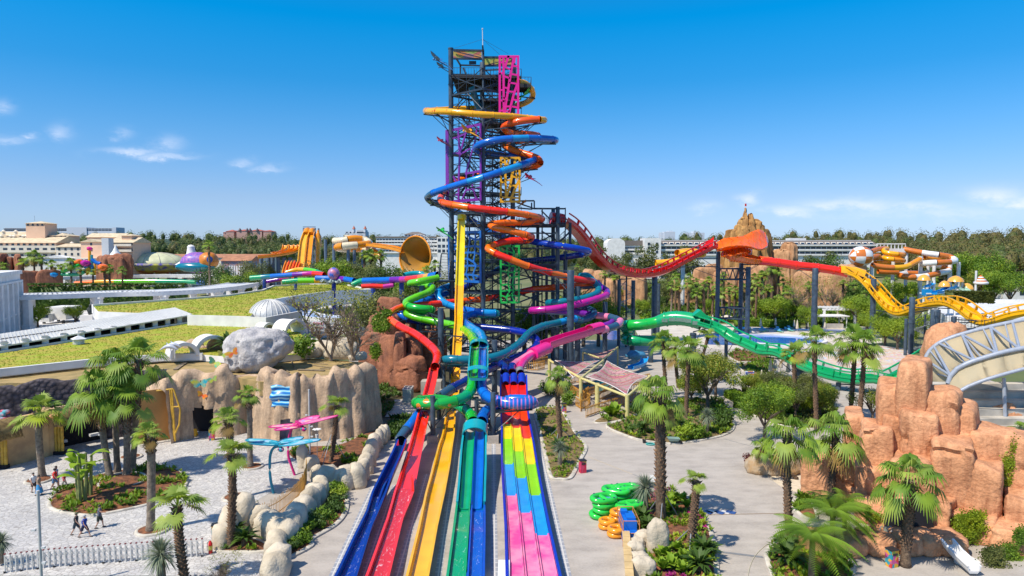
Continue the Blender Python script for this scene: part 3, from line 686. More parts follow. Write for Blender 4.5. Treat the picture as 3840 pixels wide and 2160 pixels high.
# the blue slide that crosses the tower in a wide loop and ends in the dark blue lane
S2=thing('tube_slide','blue tube slide looping wide round the tower and ending in the dark blue lane','water slide',(-4,107,0))
p_b=path3([('a',925,850,116.5),('a',960,950,117),('a',1005,1080,118),('b',1130,170,119),('b',1290,250,120.5),('b',1600,400,122),('b',1900,440,120.5),('b',2010,436,117.5),('b',1990,425,114.8),('b',1850,412,112.6),('b',1650,408,110.6),('b',1450,413,109.6),('b',1250,430,109.4),('b',1080,470,109.8),('b',990,520,111),('b',1010,575,112.8),('b',1130,598,115),('b',1300,625,117),('b',1500,645,118),('b',1680,662,117.6),('b',1765,672,115.4),('b',1700,702,113.6),('b',1550,762,111),('b',1300,842,109),('b',1080,912,108.4),('b',880,972,109),('b',600,1058,111),('b',430,1118,113.4),('b',358,1175,116.4),('b',400,1225,119.6),('b',500,1265,122),('c',700,200,126.5),('c',1100,430,125.5),('c',1430,488,119),('c',1600,518,116.4),('c',1800,546,115),('c',2050,588,115.6),('c',2140,618,118),('c',2050,648,120.4),('c',1820,682,121.6),('c',1550,712,122),('c',1300,740,122.4),('c',1000,880,124.5),('c',700,1040,123),('c',560,1085,119.8),('c',300,1160,114.4),('d',265,268,112),('d',245,305,110.5),('d',320,355,110),('d',560,385,109.6),('d',800,412,108.6),('d',1000,430,107.6),('d',1250,455,106),('d',1420,495,103.6),('d',1482,550,101),('d',1465,610,98.4),('d',1350,680,95.4),('d',1200,740,92),('d',1050,805,88),('d',870,900,83.6),('d',700,990,79.4),('d',610,1050,77.2),('d',480,1135,74.6),('d',380,1262,71),('d',300,1362,69),('d',240,1445,67.6),('e',722,250,66.6)])
tube_slide(S2,p_b,.55,[(4,G_TEAL),(7,G_SKY),(10,G_BLU),(11,G_SKY),(17,G_BLU),(20,G_BLU),(22,G_BLU),(23,G_SKY),(24,G_BLU),(25,G_SKY),(27,G_BLU),(30,G_SMOKE),(32,G_BLU),(38,G_STAR),(40,G_NAVY),(44,G_NAVY),(48,G_BLU),(52,G_NAVY),(57,G_STAR2),(60,G_NAVY),(62,G_SMOKE),(64,G_BLU),(66,G_SMOKE),(67,G_NAVY)])
path_b=smooth_path(p_b,1.0)[0]
# green and sky-blue twins
S3=thing('twin_tube_slide','pair of green and sky blue tubes joining twice in teal twin chutes','water slide',(-4,90,0))
p_g=path3([('c',430,912,116),('c',200,957,114),('c',118,975,115.6),('c',200,995,117),('c',330,1005,116),('c',370,1030,114.4),('c',320,1075,112.8),('c',180,1132,110),('c',68,1190,108.4),('c',100,1232,107),('c',220,1257,106.2),('c',350,1270,107),('c',330,1290,109.4),('c',150,1290,109.6),('d',300,300,108),('d',370,335,107),('d',560,378,106),('d',700,404,104.6),('d',820,452,99.6),('d',890,510,93.6),('d',918,575,88.2)])
tube_slide(S3,p_g,.58,[(2,G_LIME),(6,G_LIME),(9,G_LIME),(11,G_GRN),(14,G_GRN),(16,G_LIME),(18,G_LIME),(20,G_LIME)])
p_s=path3([('c',560,1010,119),('c',470,1040,117),('c',430,1085,115),('c',450,1150,113.8),('c',540,1215,113.2),('c',640,1245,112.8),('c',800,1285,110.4),('c',950,1305,109.2),('c',1070,1312,109.6),('c',1090,1320,111.5),('c',950,1332,112.6),('d',920,305,110),('d',850,322,107.5),('d',818,368,104),('d',880,425,99),('d',970,490,93.6),('d',1000,575,88.2)])
tube_slide(S3,p_s,.58,[(2,G_SKY),(5,G_SKY),(7,G_BLU),(8,G_SKY),(11,G_TEAL2),(13,G_BLU),(14,G_BLU),(15,G_SKY),(16,G_SKY)])
p_g2=path3([('d',900,850,78.2),('d',893,960,75),('d',850,1045,72.6),('d',740,1095,71),('d',580,1122,70.2),('d',430,1120,70.6),('d',390,1108,72),('d',450,1092,73.6),('d',600,1085,74.6),('d',720,1112,74.6),('d',830,1170,72.8),('d',885,1230,71),('d',905,1285,69)])
tube_slide(S3,p_g2,.58,[(2,G_GRN),(3,G_EMER),(9,G_GSPOT),(11,G_EMER),(12,G_GRN)],flange=1.9)
p_s2=path3([('d',988,850,78.2),('d',980,970,75),('d',1020,1045,72.6),('d',1120,1095,71),('d',1260,1122,70.2),('d',1400,1122,70.6),('d',1448,1110,72),('d',1400,1090,73.6),('d',1250,1085,74.6),('d',1120,1120,74.4),('d',1040,1175,72.8),('d',995,1230,71),('d',980,1285,69)])
tube_slide(S3,p_s2,.58,[(2,G_BLU),(3,G_BLU),(7,G_BSTRIPE),(9,G_BLU),(12,G_BLU)],flange=1.9)
# teal slide and purple slide on the right
S4=thing('tube_slide','dark teal tube slide snaking right of the tower and passing behind the twin chute','water slide',(6,110,0))
p_t=path3([('c',2040,892,122),('c',2120,885,120.5),('c',2165,925,119.4),('c',2240,1010,118.4),('c',2235,1075,116.6),('c',2120,1130,114.6),('c',1950,1165,113.6),('c',1780,1185,113.6),('c',1680,1195,115),('c',1720,1205,117.4),('c',1900,1225,118.4),('c',2080,1250,118),('c',2190,1295,116),('c',2180,1345,113.6),('c',2050,1390,112),('d',1830,352,110.4),('d',1680,385,108.4),('d',1530,420,105),('d',1420,475,101),('d',1340,560,96),('d',1245,635,91.6),('d',1130,688,88.6),('d',1000,715,87.6),('d',850,722,87.4),('d',680,720,87.6),('d',632,732,89.4),('d',690,750,91),('d',850,748,91)])
tube_slide(S4,p_t,.56,[(2,G_TEAL2),(8,G_TEAL),(14,G_SMOKE),(15,G_TEAL),(16,G_SKY),(17,G_TEAL),(19,G_TEAL),(22,G_TFLECK),(27,G_TFLECK)])
S5=thing('tube_slide','purple and pink tube slide whose open pink channel feeds the rainbow mat lanes','water slide',(8,105,0))
p_p=path3([('c',2230,965,122),('c',2270,1010,121),('c',2335,1055,119.4),('c',2335,1105,116.6),('c',2200,1158,113.6),('c',1900,1235,110.8),('c',1650,1270,110.4),('c',1500,1277,111.4),('c',1530,1285,114),('c',1720,1290,116),('d',1850,298,116.4),('d',2000,318,115.6),('d',2140,335,114),('d',2235,372,111),('d',2200,412,108),('d',2110,445,106),('d',2050,462,104.8)])
tube_slide(S5,p_p,.56,[(2,G_PUR),(3,G_PUR),(6,G_MSPOT),(8,G_MAGE),(11,G_PUR),(12,G_LPINK),(13,G_SMOKE),(14,G_LPINK),(15,G_SMOKE),(16,G_LPINK)])
p_v=path3([('d',1600,282,117),('d',1850,300,117.5),('d',2020,318,117),('d',2150,345,115.6),('d',2170,375,113),('d',2110,410,110.6),('d',2000,430,109.5)])
tube_slide(S5,p_v,.54,[(3,G_MAGE),(6,G_PUR)])
p_f=path3([('d',2060,458,105),('d',1980,478,103.4),('d',1850,520,100.6),('d',1720,560,97.8),('d',1620,595,95.6),('d',1560,618,94.2)])
fp,_=smooth_path(p_f,.6)
mb=MB();mb.sweep(fp,lambda i:flume_prof(.78,.95,.08));mb.build('open_flume',G_PINK,S5)
def half_hood(path,r,m,parent,name='hood',h0=0.0,thick=.10,k=1.0):
 mb=MB()
 prof=[(r*math.cos(a),r*math.sin(a)*k+h0)for a in[math.pi*i/12 for i in range(13)]]+[((r-thick)*math.cos(a),(r-thick)*math.sin(a)*k+h0)for a in[math.pi*i/12 for i in range(12,-1,-1)]]
 mb.sweep(path,prof);return mb.build(name,m,parent)
half_hood(fp[:6],.95,G_PINK,S5,h0=.5,k=.9)
p_w=path3([('d',1570,615,94.4),('d',1500,645,92.6),('d',1440,672,91.2)])
wp,_=smooth_path(p_w,.5);mb=MB();mb.sweep(wp,lambda i:circle(1.0-.08*math.sin(3*i),16,.85));mb.build('splitter',G_PINK,S5)
tube_slide(S5,path3([('d',1450,672,91.4),('d',1385,720,89),('d',1345,770,86.4),('d',1325,815,84.4),('d',1332,845,83.2)]),.48,[(3,G_PINK),(4,M_GALV)])
tube_slide(S5,path3([('d',1430,665,91.2),('d',1320,735,88.6),('d',1260,780,86),('d',1256,835,83.2)]),.48,[(2,G_LPINK),(3,G_NAVY)])
tube_slide(S5,path3([('d',1160,760,87.6),('d',1190,790,85.4),('d',1186,838,83.2)]),.48,[(2,G_NAVY)])
def post(parent,w,xt,yt,xb,yb,r,Y=None):
 b=on(w,xb,yb);Y=Y or b.y;p=at(w,xt,yt,Y);mb_=column(V(p.x,Y,0),r,0,p.z,parent,'support_column')
 POSTS.append((V(p.x,Y,0),p.z));return p
post(S5,'c',1932,826,1932,1449,.56,108)
for a in((S4,'d',1852,60,118,.5),(S4,'d',2100,200,117,.42),(S3,'d',415,300,110,.5),(S3,'d',500,130,117,.42),(S3,'d',440,50,114.5,.48),(S3,'d',610,255,100,.44),(S3,'d',705,680,93,.3),(S2,'d',1097,545,90,.38),(S2,'d',1212,588,92,.26)):
 p=at(a[1],a[2],a[3],a[4]);column(p,a[5],0,p.z,a[0],'support_column');POSTS.append((V(p.x,p.y,0),p.z))
def footed(parent,w,x,yt,yb,r):
 b=on(w,x,yb,.7);p=at(w,x,yt,b.y);mb=MB()
 column(V(b.x,b.y,0),r,.6,p.z,parent,'support_column');mb.box((b.x,b.y,.4),(1.15,1.15,.8));mb.build('concrete_footing',M_CONC,parent,smooth=False)
 POSTS.append((V(b.x,b.y,0),p.z))
for a in((540,1050,1410,.27),(596,1018,1268,.25),(642,700,1000,.22),(1085,1020,1410,.27),(935,1060,1275,.25)):footed(S3,'d',*a)
footed(S2,'d',1097,700,1030,.36)
brackets(S1,smooth_path(p_y,.6)[0],TCOLS,4.5,r=.52);brackets(S1,path_o,TCOLS+POSTS,4.5,r=.55);brackets(S2,smooth_path(p_b,.6)[0],TCOLS+POSTS,4.5,r=.55)
brackets(S3,smooth_path(p_g,.6)[0],TCOLS+POSTS,4.5);brackets(S3,smooth_path(p_s,.6)[0],TCOLS+POSTS,4.5);brackets(S4,smooth_path(p_t,.6)[0],TCOLS+POSTS,4.5);brackets(S5,smooth_path(p_p,.6)[0],TCOLS+POSTS,4.5)
for q in(p_g2,p_s2):brackets(S3,smooth_path(q,.6)[0],POSTS,2.2,5,r=.58,zmin=2)
def dragonfly(label,pos,size,m,ang,pitch=.3):
 t=thing('dragonfly_sculpture',label,'sculpture',pos,0,'dragonfly sculptures round the tower')
 d=V(math.cos(ang),0.25,math.sin(pitch)).normalized();n=d.cross(V(0,0,1)).normalized();u=n.cross(d)
 pos=Vector(pos);mb=MB();tail=[pos+d*(size*(.1-i*.16))-u*size*(.02*i*i*.4)for i in range(6)]
 for i in range(5):mb.rod(tail[i],tail[i+1],size*(.034-.005*i),size*(.03-.005*i),7)
 vs,fs=ico(1);mb.add([pos+d*size*.17+v*size*.05 for v in vs],fs);mb.build('insect_body',m,t)
 for sg in(-1,1):
  for fwd,up_ in((.25,.35),(-.3,.12)):
   e=(n*sg+d*fwd+u*up_).normalized();q=e.cross(d).normalized();wv=MB();s_=e.cross(q)
   out=[]
   for i in range(9):
    f=i/8;out.append((pos+e*size*.55*f,size*.10*math.sin(math.pi*min(1,f*.9+.08))+.01))
   top=[p+s_*h for p,h in out];bot=[p-s_*h for p,h in out];o=q*.03
   k=len(out);vv=[p+o for p in top]+[p+o for p in bot]+[p-o for p in top]+[p-o for p in bot]
   ff=[]
   for i in range(k-1):ff+=[(i,i+1,k+i+1,k+i),(2*k+i,3*k+i,3*k+i+1,2*k+i+1),(i,2*k+i,2*k+i+1,i+1),(k+i,k+i+1,3*k+i+1,3*k+i)]
   wv.add(vv,ff);wv.build('wing',m,t)
 return t
D_BLUE=mat('dragonfly_blue',(.02,.16,.42),rough=.4);D_GREEN=mat('dragonfly_green',(.03,.5,.08),rough=.4);D_YEL=mat('dragonfly_yellow',(.8,.38,.02),rough=.4);D_PINK=mat('dragonfly_pink',(.75,.03,.15),rough=.4);D_SKY=mat('dragonfly_sky',(.04,.28,.6),rough=.4);D_ORA=mat('dragonfly_orange',(.7,.25,.02),rough=.4)
for lb,w_,x,y,Y,s_,m_,an,pi_ in(('dark blue dragonfly sculpture sticking out left of the tower head','a',490,505,117,4.6,D_BLUE,2.6,.3),('small blue dragonfly sculpture just below the big one at the tower head','a',540,595,118,3.0,D_BLUE,3.0,.05),('green dragonfly sculpture inside the yellow tube loop near the tower top','a',1630,940,118,3.6,D_GREEN,.3,.5),('amber dragonfly sculpture over the top of the purple lattice panel','b',880,325,112.2,4.4,D_YEL,2.7,.25),('sky blue dragonfly sculpture right of the upper orange tube','b',1620,275,117,2.6,D_SKY,.2,-.1),('pink dragonfly sculpture left of the purple lattice panel','b',530,445,118,2.8,D_PINK,2.8,.25),('pink dragonfly sculpture right of the amber lattice panel','b',1675,925,116,3.6,D_PINK,2.6,.25),('orange dragonfly sculpture on the frame below the amber lattice panel','b',1600,1245,118,2.2,D_ORA,.4,.5),('green dragonfly sculpture against the sky left of the blue lattice panel','c',468,385,117,3.4,D_GREEN,2.8,.3)):
 p_=at(w_,x,y,Y);dragonfly(lb,p_,s_,m_,an,pi_)
 c_=min((C_L,C_R,C_F),key=lambda c:(V(c.x,c.y,p_.z)-p_).length);mb=MB();mb.rod(p_-V(0,0,.1),V(c_.x,c_.y,p_.z-1.0),.06,n=6);mb.build('sculpture_bracket',M_STEEL,tower)
# the landing lanes
def lane_rows(rows,wall=.5):
 """rows: (view, y, xl, xr, floor height): wall tops seen at xl, xr -> list of (centre on floor, half width)"""
 out=[]
 for w,y,xl,xr,z in rows:
  a,b=on(w,xl,y,z+wall),on(w,xr,y,z+wall)
  c=(a+b)/2;c.z=z;out.append((c,(b-a).length/2))
 return out
def lane_path(rows,step=.8,wall=.5):
 lr=lane_rows(rows,wall);pts,idx=smooth_path([c for c,_ in lr],step)
 ws=[]
 for k in idx:
  i=min(int(k),len(lr)-2);f=k-i;ws.append(lerp(lr[i][1],lr[i+1][1],f))
 return pts,ws,idx
def water_mat(name,col,foam=.5):
 m=bpy.data.materials.new(name);nt,N,L,B=nodes(m);B.inputs['Roughness'].default_value=.08;B.inputs['Coat Weight'].default_value=.5
 tc=N.new('ShaderNodeTexCoord');mp=N.new('ShaderNodeMapping');mp.inputs['Scale'].default_value=(1.6,.55,1);L.new(tc.outputs['Object'],mp.inputs[0])
 n=N.new('ShaderNodeTexNoise');n.inputs['Scale'].default_value=2.3;n.inputs['Detail'].default_value=9;n.inputs['Roughness'].default_value=.72;n.inputs['Distortion'].default_value=1.2;L.new(mp.outputs[0],n.inputs['Vector'])
 r=N.new('ShaderNodeValToRGB');r.color_ramp.elements[0].position=.60-.06*foam;r.color_ramp.elements[1].position=.74
 r.color_ramp.elements[0].color=col+(1,);r.color_ramp.elements[1].color=(.85,.9,.95,1)if foam else col+(1,)
 L.new(n.outputs['Fac'],r.inputs['Fac']);L.new(r.outputs['Color'],B.inputs['Base Color'])
 bp=N.new('ShaderNodeBump');bp.inputs['Strength'].default_value=.6;bp.inputs['Distance'].default_value=.08;L.new(n.outputs['Fac'],bp.inputs['Height']);L.new(bp.outputs[0],B.inputs['Normal']);return m
def open_lane(parent,rows,m,wall=.5,deep=.3,water=None,wfrom=0,name='open_flume',t=.09,wz=.06):
 pts,ws,idx=lane_path(rows,wall=wall);mb=MB()
 mb.sweep(pts,lambda i:flume_prof(ws[i]-.12,wall,t,deep=min(deep,max(.05,pts[i].z-.02))))
 o=mb.build(name,m,parent)
 if water:
  i0=next(i for i,k in enumerate(idx)if k>=wfrom);wm=MB()
  wm.sweep(pts[i0:],lambda i:[(-(ws[i0+i]-.14),.10+wz),(0,.10+wz*.8),((ws[i0+i]-.14),.10+wz)],closed=False)
  wm.build('running_water',water,parent)
 return pts,ws,idx
W_RED=water_mat('red_lane_water',(.62,.02,.012),.55);W_BLUE=water_mat('blue_lane_water',(.006,.03,.30),.35);W_GREEN=water_mat('green_lane_water',(.006,.34,.14),.25);W_SKY=water_mat('sky_lane_water',(.006,.10,.50),.25)
open_lane(S2,[('e',225,690,770,2.15),('e',330,648,735,1.75),('e',500,562,662,1.15),('e',690,468,592,.72),('e',860,415,522,.55),('e',1000,348,460,.5),('e',1449,130,322,.5),('e',1700,-10,240,.5)],G_NAVY,wall=.62,water=W_BLUE,wfrom=3)
open_lane(S1,[('d',790,512,588,5.4),('d',880,493,576,4.6),('d',1010,458,546,3.6),('d',1190,410,508,2.4),('d',1440,342,458,1.25),('e',460,738,880,.85),('e',700,662,832,.6),('e',930,598,738,.5),('e',1449,408,612,.5),('e',1700,300,545,.5)],G_RED,wall=.5,water=W_RED,wfrom=5.6)
def bump(parent,w,p,q,m,z,hgt):
 a,b=on(w,*p,z),on(w,*q,z);n=10;mb=MB()
 pts=[lerp(a,b,i/n)for i in range(n+1)]
 mb.sweep(pts,lambda i:[(-.07,0),(-.07,.05+hgt*math.sin(math.pi*i/n)),(.07,.05+hgt*math.sin(math.pi*i/n)),(.07,0)]);mb.build('splash_guard',m,parent)
bump(S1,'e',(830,690),(818,570),G_RED,1.1,.55);bump(S2,'e',(505,830),(622,570),G_NAVY,1.15,.35)
S6=thing('speed_slide','straight yellow speed slide dropping steeply in front of the tower to an amber lane','water slide',(-5,100,0))
def row_y(w,y,xl,xr,Y,dz=0.0):
 a,b=at(w,xl,y,Y),at(w,xr,y,Y);return(a+b)/2+V(0,0,dz),(b-a).length/2
yl=[row_y('c',258,660,740,111.6),row_y('c',500,648,735,110.6),row_y('c',1000,630,722,107),row_y('c',1300,620,712,104),row_y('d',400,736,808,100.4),row_y('d',600,722,800,97.4),row_y('d',800,712,790,94.4),row_y('d',900,704,784,92)]
yl+=[(c,h)for c,h in lane_rows([('d',1000,694,776,1.9),('d',1200,660,745,1.15),('d',1400,622,732,.75),('e',270,1058,1182,.6),('e',450,1012,1158,.55),('e',700,942,1112,.5),('e',1000,878,1046,.5),('e',1449,766,965,.5),('e',1700,700,915,.5)],.42)]
G_YEL2=gloss('lemon_gelcoat',(0.82,0.62,0.004));G_AMB=gloss('amber_gelcoat',(0.88,0.42,0.003))
pts,idx=smooth_path([c for c,_ in yl],.7);wsy=[lerp(yl[min(int(k),len(yl)-2)][1],yl[min(int(k),len(yl)-2)+1][1],k-min(int(k),len(yl)-2))for k in idx]
def ysec(k0,k1,m):
 i0=min(i for i,k in enumerate(idx)if k>=k0);i1=max(i for i,k in enumerate(idx)if k<=k1);mb=MB();sg=pts[i0:i1+1]
 mb.sweep(sg,lambda i:flume_prof(wsy[i0+i]-.13,.42,.09,deep=min(.25,max(.05,sg[i].z-.03))));mb.build('open_flume',m,S6)
for k0,k1,m in((0,2,G_YEL2),(2,4,G_YEL),(4,7,G_AMB),(7,10,G_AMB),(10,16,gloss('amber_lane_gelcoat',(0.86,0.43,0.003)))):ysec(k0,k1,m)
ringp=pts[0];mb=MB();tdir=(pts[1]-pts[0]).normalized()
mb.sweep([ringp-tdir*.45+V(0,0,.35),ringp-tdir*.43+V(0,0,.35),ringp+tdir*.25+V(0,0,.3),ringp+tdir*.27+V(0,0,.3)],lambda i:circle((.62,.74,.74,.62)[i],18));mb.build('start_ring',G_YEL2,S6)
mb=MB();mb.bar(pts[0]+V(0,1,-.5),pts[0]+V(0,6,-.9),.3);mb.bar(pts[20]+V(0,.2,-.4),V(pts[20].x,115.2,pts[20].z-.6),.2);mb.bar(pts[34]+V(0,.2,-.4),V(pts[34].x,115.2,pts[34].z-.6),.2);mb.build('support_arm',M_STEEL,S6)
def twin(rows,hoods,floor_from=0):
 pts,ws,idx=lane_path(rows,wall=.7,step=.6);mb=MB()
 mb.sweep(pts,lambda i:flume_prof(ws[i]-.1,.7,.1,deep=min(.3,max(.05,pts[i].z-.03))));return pts,ws,idx,mb
rows1=[('d',575,882,1036,7.6),('d',660,873,1036,7.1),('d',750,866,1035,6.6),('d',830,860,1035,6.1)]
pts1,ws1,ix1,mb1=twin(rows1,None);mb1 .build('chute_frame',G_TEAL2,S3)
def channel(pts,ws,side,m,parent,h=.5,a=0,b=None,name='chute_channel'):
 b=b or len(pts);seg=pts[a:b];mb=MB()
 def pr(i):
  w_=ws[a+i]-.22;c=-side*(w_/2+.03);hw=w_/2-.02
  top=[(c+hw,h),(c+hw*.95,.25),(c+hw*.6,.12),(c,.09),(c-hw*.6,.12),(c-hw*.95,.25),(c-hw,h)]
  return top+[(c-hw-.03,h),(c-hw-.03,.04),(c+hw+.03,.04),(c+hw+.03,h)]
 mb.sweep(seg,pr);return mb.build(name,m,parent)
channel(pts1,ws1,-1,G_GRN,S3);channel(pts1,ws1,1,G_BLU,S3)
half_hood(pts1[:3],ws1[0]+.16,G_TEAL2,S3,'chute_hood',h0=.62,k=.62)
half_hood(pts1[-3:],ws1[-1]+.14,G_TEAL2,S3,'chute_hood',h0=.62,k=.40)
rows2=[('e',110,1285,1482,2.5),('e',270,1263,1478,1.75),('e',450,1248,1476,1.15),('e',620,1236,1470,.75),('e',780,1220,1466,.52)]
pts2,ws2,ix2,mb2=twin(rows2,None);mb2 .build('chute_frame',G_TEAL2,S3)
channel(pts2,ws2,-1,G_EMER,S3);channel(pts2,ws2,1,G_BLU,S3)
half_hood(pts2[:4],ws2[0]+.14,G_TEAL2,S3,'chute_hood',h0=.62,k=.75)
rowsg=[('e',780,1218,1343,.5),('e',1000,1190,1330,.5),('e',1449,1128,1303,.5),('e',1700,1090,1290,.5)]
rowsb=[('e',780,1346,1468,.5),('e',1000,1334,1470,.5),('e',1449,1306,1462,.5),('e',1700,1293,1460,.5)]
open_lane(S3,rowsg,G_EMER,wall=.42,water=W_GREEN,wfrom=.3);open_lane(S3,rowsb,gloss('cobalt_gelcoat',(.006,.085,.48)),wall=.42,water=W_SKY,wfrom=.3)
S7=thing('mat_racer_slide','three lane rainbow mat racer slide stepping from red through green and blue to pink','water slide',(1.5,60,0))
rowsr=[('d',850,1158,1388,4.9),('d',930,1152,1390,4.1),('d',1050,1150,1395,3.1),('d',1200,1155,1404,2.0),('d',1300,1162,1420,1.4),('e',250,1617,1903,.85),('e',460,1620,1937,.55),('e',720,1636,1985,.5),('e',1000,1652,2042,.5),('e',1449,1664,2142,.5),('e',1700,1668,2200,.5)]
ptr,wsr,ixr=lane_path(rowsr,wall=.38,step=.5)
def knot_at_e(y):
 best=None
 l,t,k=VIEW['e']
 for p,ix in zip(ptr,ixr):
  d=p-V(0,0,CAM_H);vv=1080-FPX*(d.y*ST+d.z*CT)/(d.y*CT-d.z*ST)
  e=abs((vv-t)*k-y)
  if best is None or e<best[0]:best=(e,ix)
 return best[1]
def streaky(name,c1,c2):
 m=mat(name,c1,rough=.25,col2=c2,scale=.8,detail=3,coat=.3);return m
SC={'red':streaky('racer_red',(.80,.012,.008),(.74,.02,.008)),'ora':streaky('racer_orange',(.85,.06,.006),(.8,.04,.006)),'yel':streaky('racer_yellow',(.88,.66,.004),(.84,.56,.004)),'lim':streaky('racer_lime',(.28,.66,.006),(.22,.58,.006)),'blu':streaky('racer_sky',(.012,.27,.68),(.02,.34,.74)),'pin':streaky('racer_pink',(.90,.27,.42),(.78,.07,.30))}
plan=[[(-1400,'red'),(95,'yel'),(240,'lim'),(465,'blu'),(740,'pin')],[(-1400,'red'),(-60,'ora'),(145,'yel'),(345,'lim'),(595,'blu'),(905,'pin')],[(-1400,'red'),(-20,'ora'),(240,'yel'),(465,'lim'),(740,'blu'),(1095,'pin')]]
for ln in range(3):
 kn=[knot_at_e(y)for y,_ in plan[ln]]+[ixr[-1]]
 kn[0]=0
 for q,(y,cname)in enumerate(plan[ln]):
  i0=min(i for i,k in enumerate(ixr)if k>=kn[q]-1e-6);i1=max(i for i,k in enumerate(ixr)if k<=kn[q+1]+1e-6)
  if i1<=i0:continue
  mb=MB()
  def pr(i):
   w_=wsr[i0+i]-.1;lw=2*w_/3;x0=-w_+(2-ln)*lw;x1=x0+lw;e=.02;zb=0.0
   return[(x1-e,zb),(x1-e,.24),(x1-.10,.24),(x1-.14,.09),(x0+.14,.09),(x0+.10,.24),(x0+e,.24),(x0+e,zb)]
  mb.sweep(ptr[i0:i1+1],pr);mb.build('lane_section',SC[cname],S7)
mb=MB();mb.sweep(ptr,lambda i:flume_prof(wsr[i]-.1,.38,.1,deep=min(.2,max(.05,ptr[i].z-.03))));mb.build('side_wall',gloss('ultramarine_gelcoat',(.008,.035,.42)),S7)
for ln in range(3):
 w_=wsr[0]-.1;c=-w_+(ln+.5)*2*w_/3;mb=MB();t=(ptr[1]-ptr[0]).normalized();sd_=t.cross(V(0,0,1)).normalized()
 seg=[ptr[i]+sd_*c+V(0,0,.1)for i in range(0,4)]
 prof=[(w_/3*.98*math.cos(a),w_/3*1.3*math.sin(a))for a in[math.pi*i/12 for i in range(13)]]+[(w_/3*.86*math.cos(a),w_/3*1.14*math.sin(a))for a in[math.pi*i/12 for i in range(12,-1,-1)]]
 mb.sweep(seg,prof);mb.build('entry_hood',gloss('ultramarine_gelcoat',(.008,.035,.42)),S7)
mb=MB()
for i in range(0,len(ptr),5):
 p=ptr[i]
 if p.z>.8:
  for sg in(-1,1):mb.rod(p+V(sg*wsr[i]*.7,0,-.1),V(p.x+sg*wsr[i]*.7,p.y,0),.08,n=7)
mb.build('support_leg',M_STEEL,S7)
pb=on('e',1638,1500);mb=MB();mb.box((pb.x,pb.y-.1,.4),(.7,2.6,.8));one(mb,'control_cabinet',mat('white_enamel',(.8,.8,.78),rough=.4,var=.05),'low white cabinet beside the left edge of the rainbow mat lanes','cabinet',loc=(pb.x,pb.y,0),smooth=False)
# left side: plaza edge, rock facade, roof lawns, pergola
def rocky(name,c1,c2,stain,sc_=.55,bs=4.0,bump=1.0):
 m=mat(name,c1,rough=.92,col2=c2,scale=sc_,detail=10,bump=bump,bscale=bs);nt,N,L,B=nodes(m);src=B.inputs['Base Color'].links[0].from_socket
 tc=N.new('ShaderNodeTexCoord');mp=N.new('ShaderNodeMapping');mp.inputs['Scale'].default_value=(1.6,1.6,.3);L.new(tc.outputs['Object'],mp.inputs[0])
 for k,(sc2,lo,hi,vec)in enumerate(((1.0,.44,.66,mp.outputs[0]),(5.0,.36,.56,tc.outputs['Object']))):
  n=N.new('ShaderNodeTexNoise');n.inputs['Scale'].default_value=sc2;n.inputs['Detail'].default_value=10;n.inputs['Roughness'].default_value=.72;L.new(vec,n.inputs['Vector']);r=N.new('ShaderNodeValToRGB');r.color_ramp.elements[0].position=lo;r.color_ramp.elements[1].position=hi
  r.color_ramp.elements[0].color=(1,1,1,1)if k==0 else(.80,.79,.79,1);r.color_ramp.elements[1].color=stain+(1,)if k==0 else(1,1,1,1);L.new(n.outputs['Fac'],r.inputs['Fac'])
  mx=N.new('ShaderNodeMix');mx.data_type='RGBA';mx.blend_type='MULTIPLY';mx.inputs['Factor'].default_value=1;L.new(src,mx.inputs['A']);L.new(r.outputs[0],mx.inputs['B']);src=mx.outputs['Result']
 L.new(src,B.inputs['Base Color']);return m
M_ROCKT=rocky('tan_rock_render',(.66,.46,.295),(.47,.33,.215),(.58,.57,.58),.5,4,.6)
M_ROCKG=rocky('grey_rock_render',(.60,.56,.52),(.42,.40,.40),(.60,.62,.70),.5,4)
M_ROCKC=mat('cream_rock_render',(0.62,0.53,0.40),rough=.9,col2=(0.43,0.36,0.26),scale=.8,detail=8,bump=.6,bscale=6)
M_ROCKR=rocky('red_rock_render',(.46,.18,.09),(.27,.11,.065),(.60,.55,.52))
M_ROCKO=rocky('orange_rock_render',(.74,.37,.19),(.56,.26,.125),(.62,.54,.50),.45,3.5,1.2)
M_SAND=mat('sandy_roof',(0.42,0.29,0.12),rough=.95,col2=(0.27,0.20,0.075),scale=.7,detail=9,bump=.5,bscale=7)
M_WHITE=mat('white_render',(0.74,0.72,0.69),rough=.7,var=.12,scale=.5)
M_WHITE2=mat('white_slab',(0.66,0.66,0.66),rough=.7,var=.2,scale=.8)
M_DARK=mat('black_parts_and_shade',(0.012,0.012,0.016),rough=.9,var=.2)  # near-black for dark parts, and for shade painted into openings
M_BAMBOO=mat('bamboo',(0.62,0.36,0.04),rough=.5,var=.3,scale=2)
M_THATCH=mat('thatch',(0.36,0.24,0.09),rough=.95,col2=(0.17,0.11,0.04),scale=3,detail=9,bump=1,bscale=22)
M_STONE=bpy.data.materials.new('dark_rubble_stone');nt_,N_,L_,B_=nodes(M_STONE);B_.inputs['Roughness'].default_value=.9
tcx=N_.new('ShaderNodeTexCoord');vo=N_.new('ShaderNodeTexVoronoi');vo.inputs['Scale'].default_value=2.2;L_.new(tcx.outputs['Object'],vo.inputs['Vector'])
r_=N_.new('ShaderNodeValToRGB');r_.color_ramp.elements[0].color=(.13,.105,.115,1);r_.color_ramp.elements[1].color=(.035,.028,.032,1);r_.color_ramp.elements[1].position=.75;L_.new(vo.outputs['Distance'],r_.inputs['Fac']);L_.new(r_.outputs[0],B_.inputs['Base Color'])
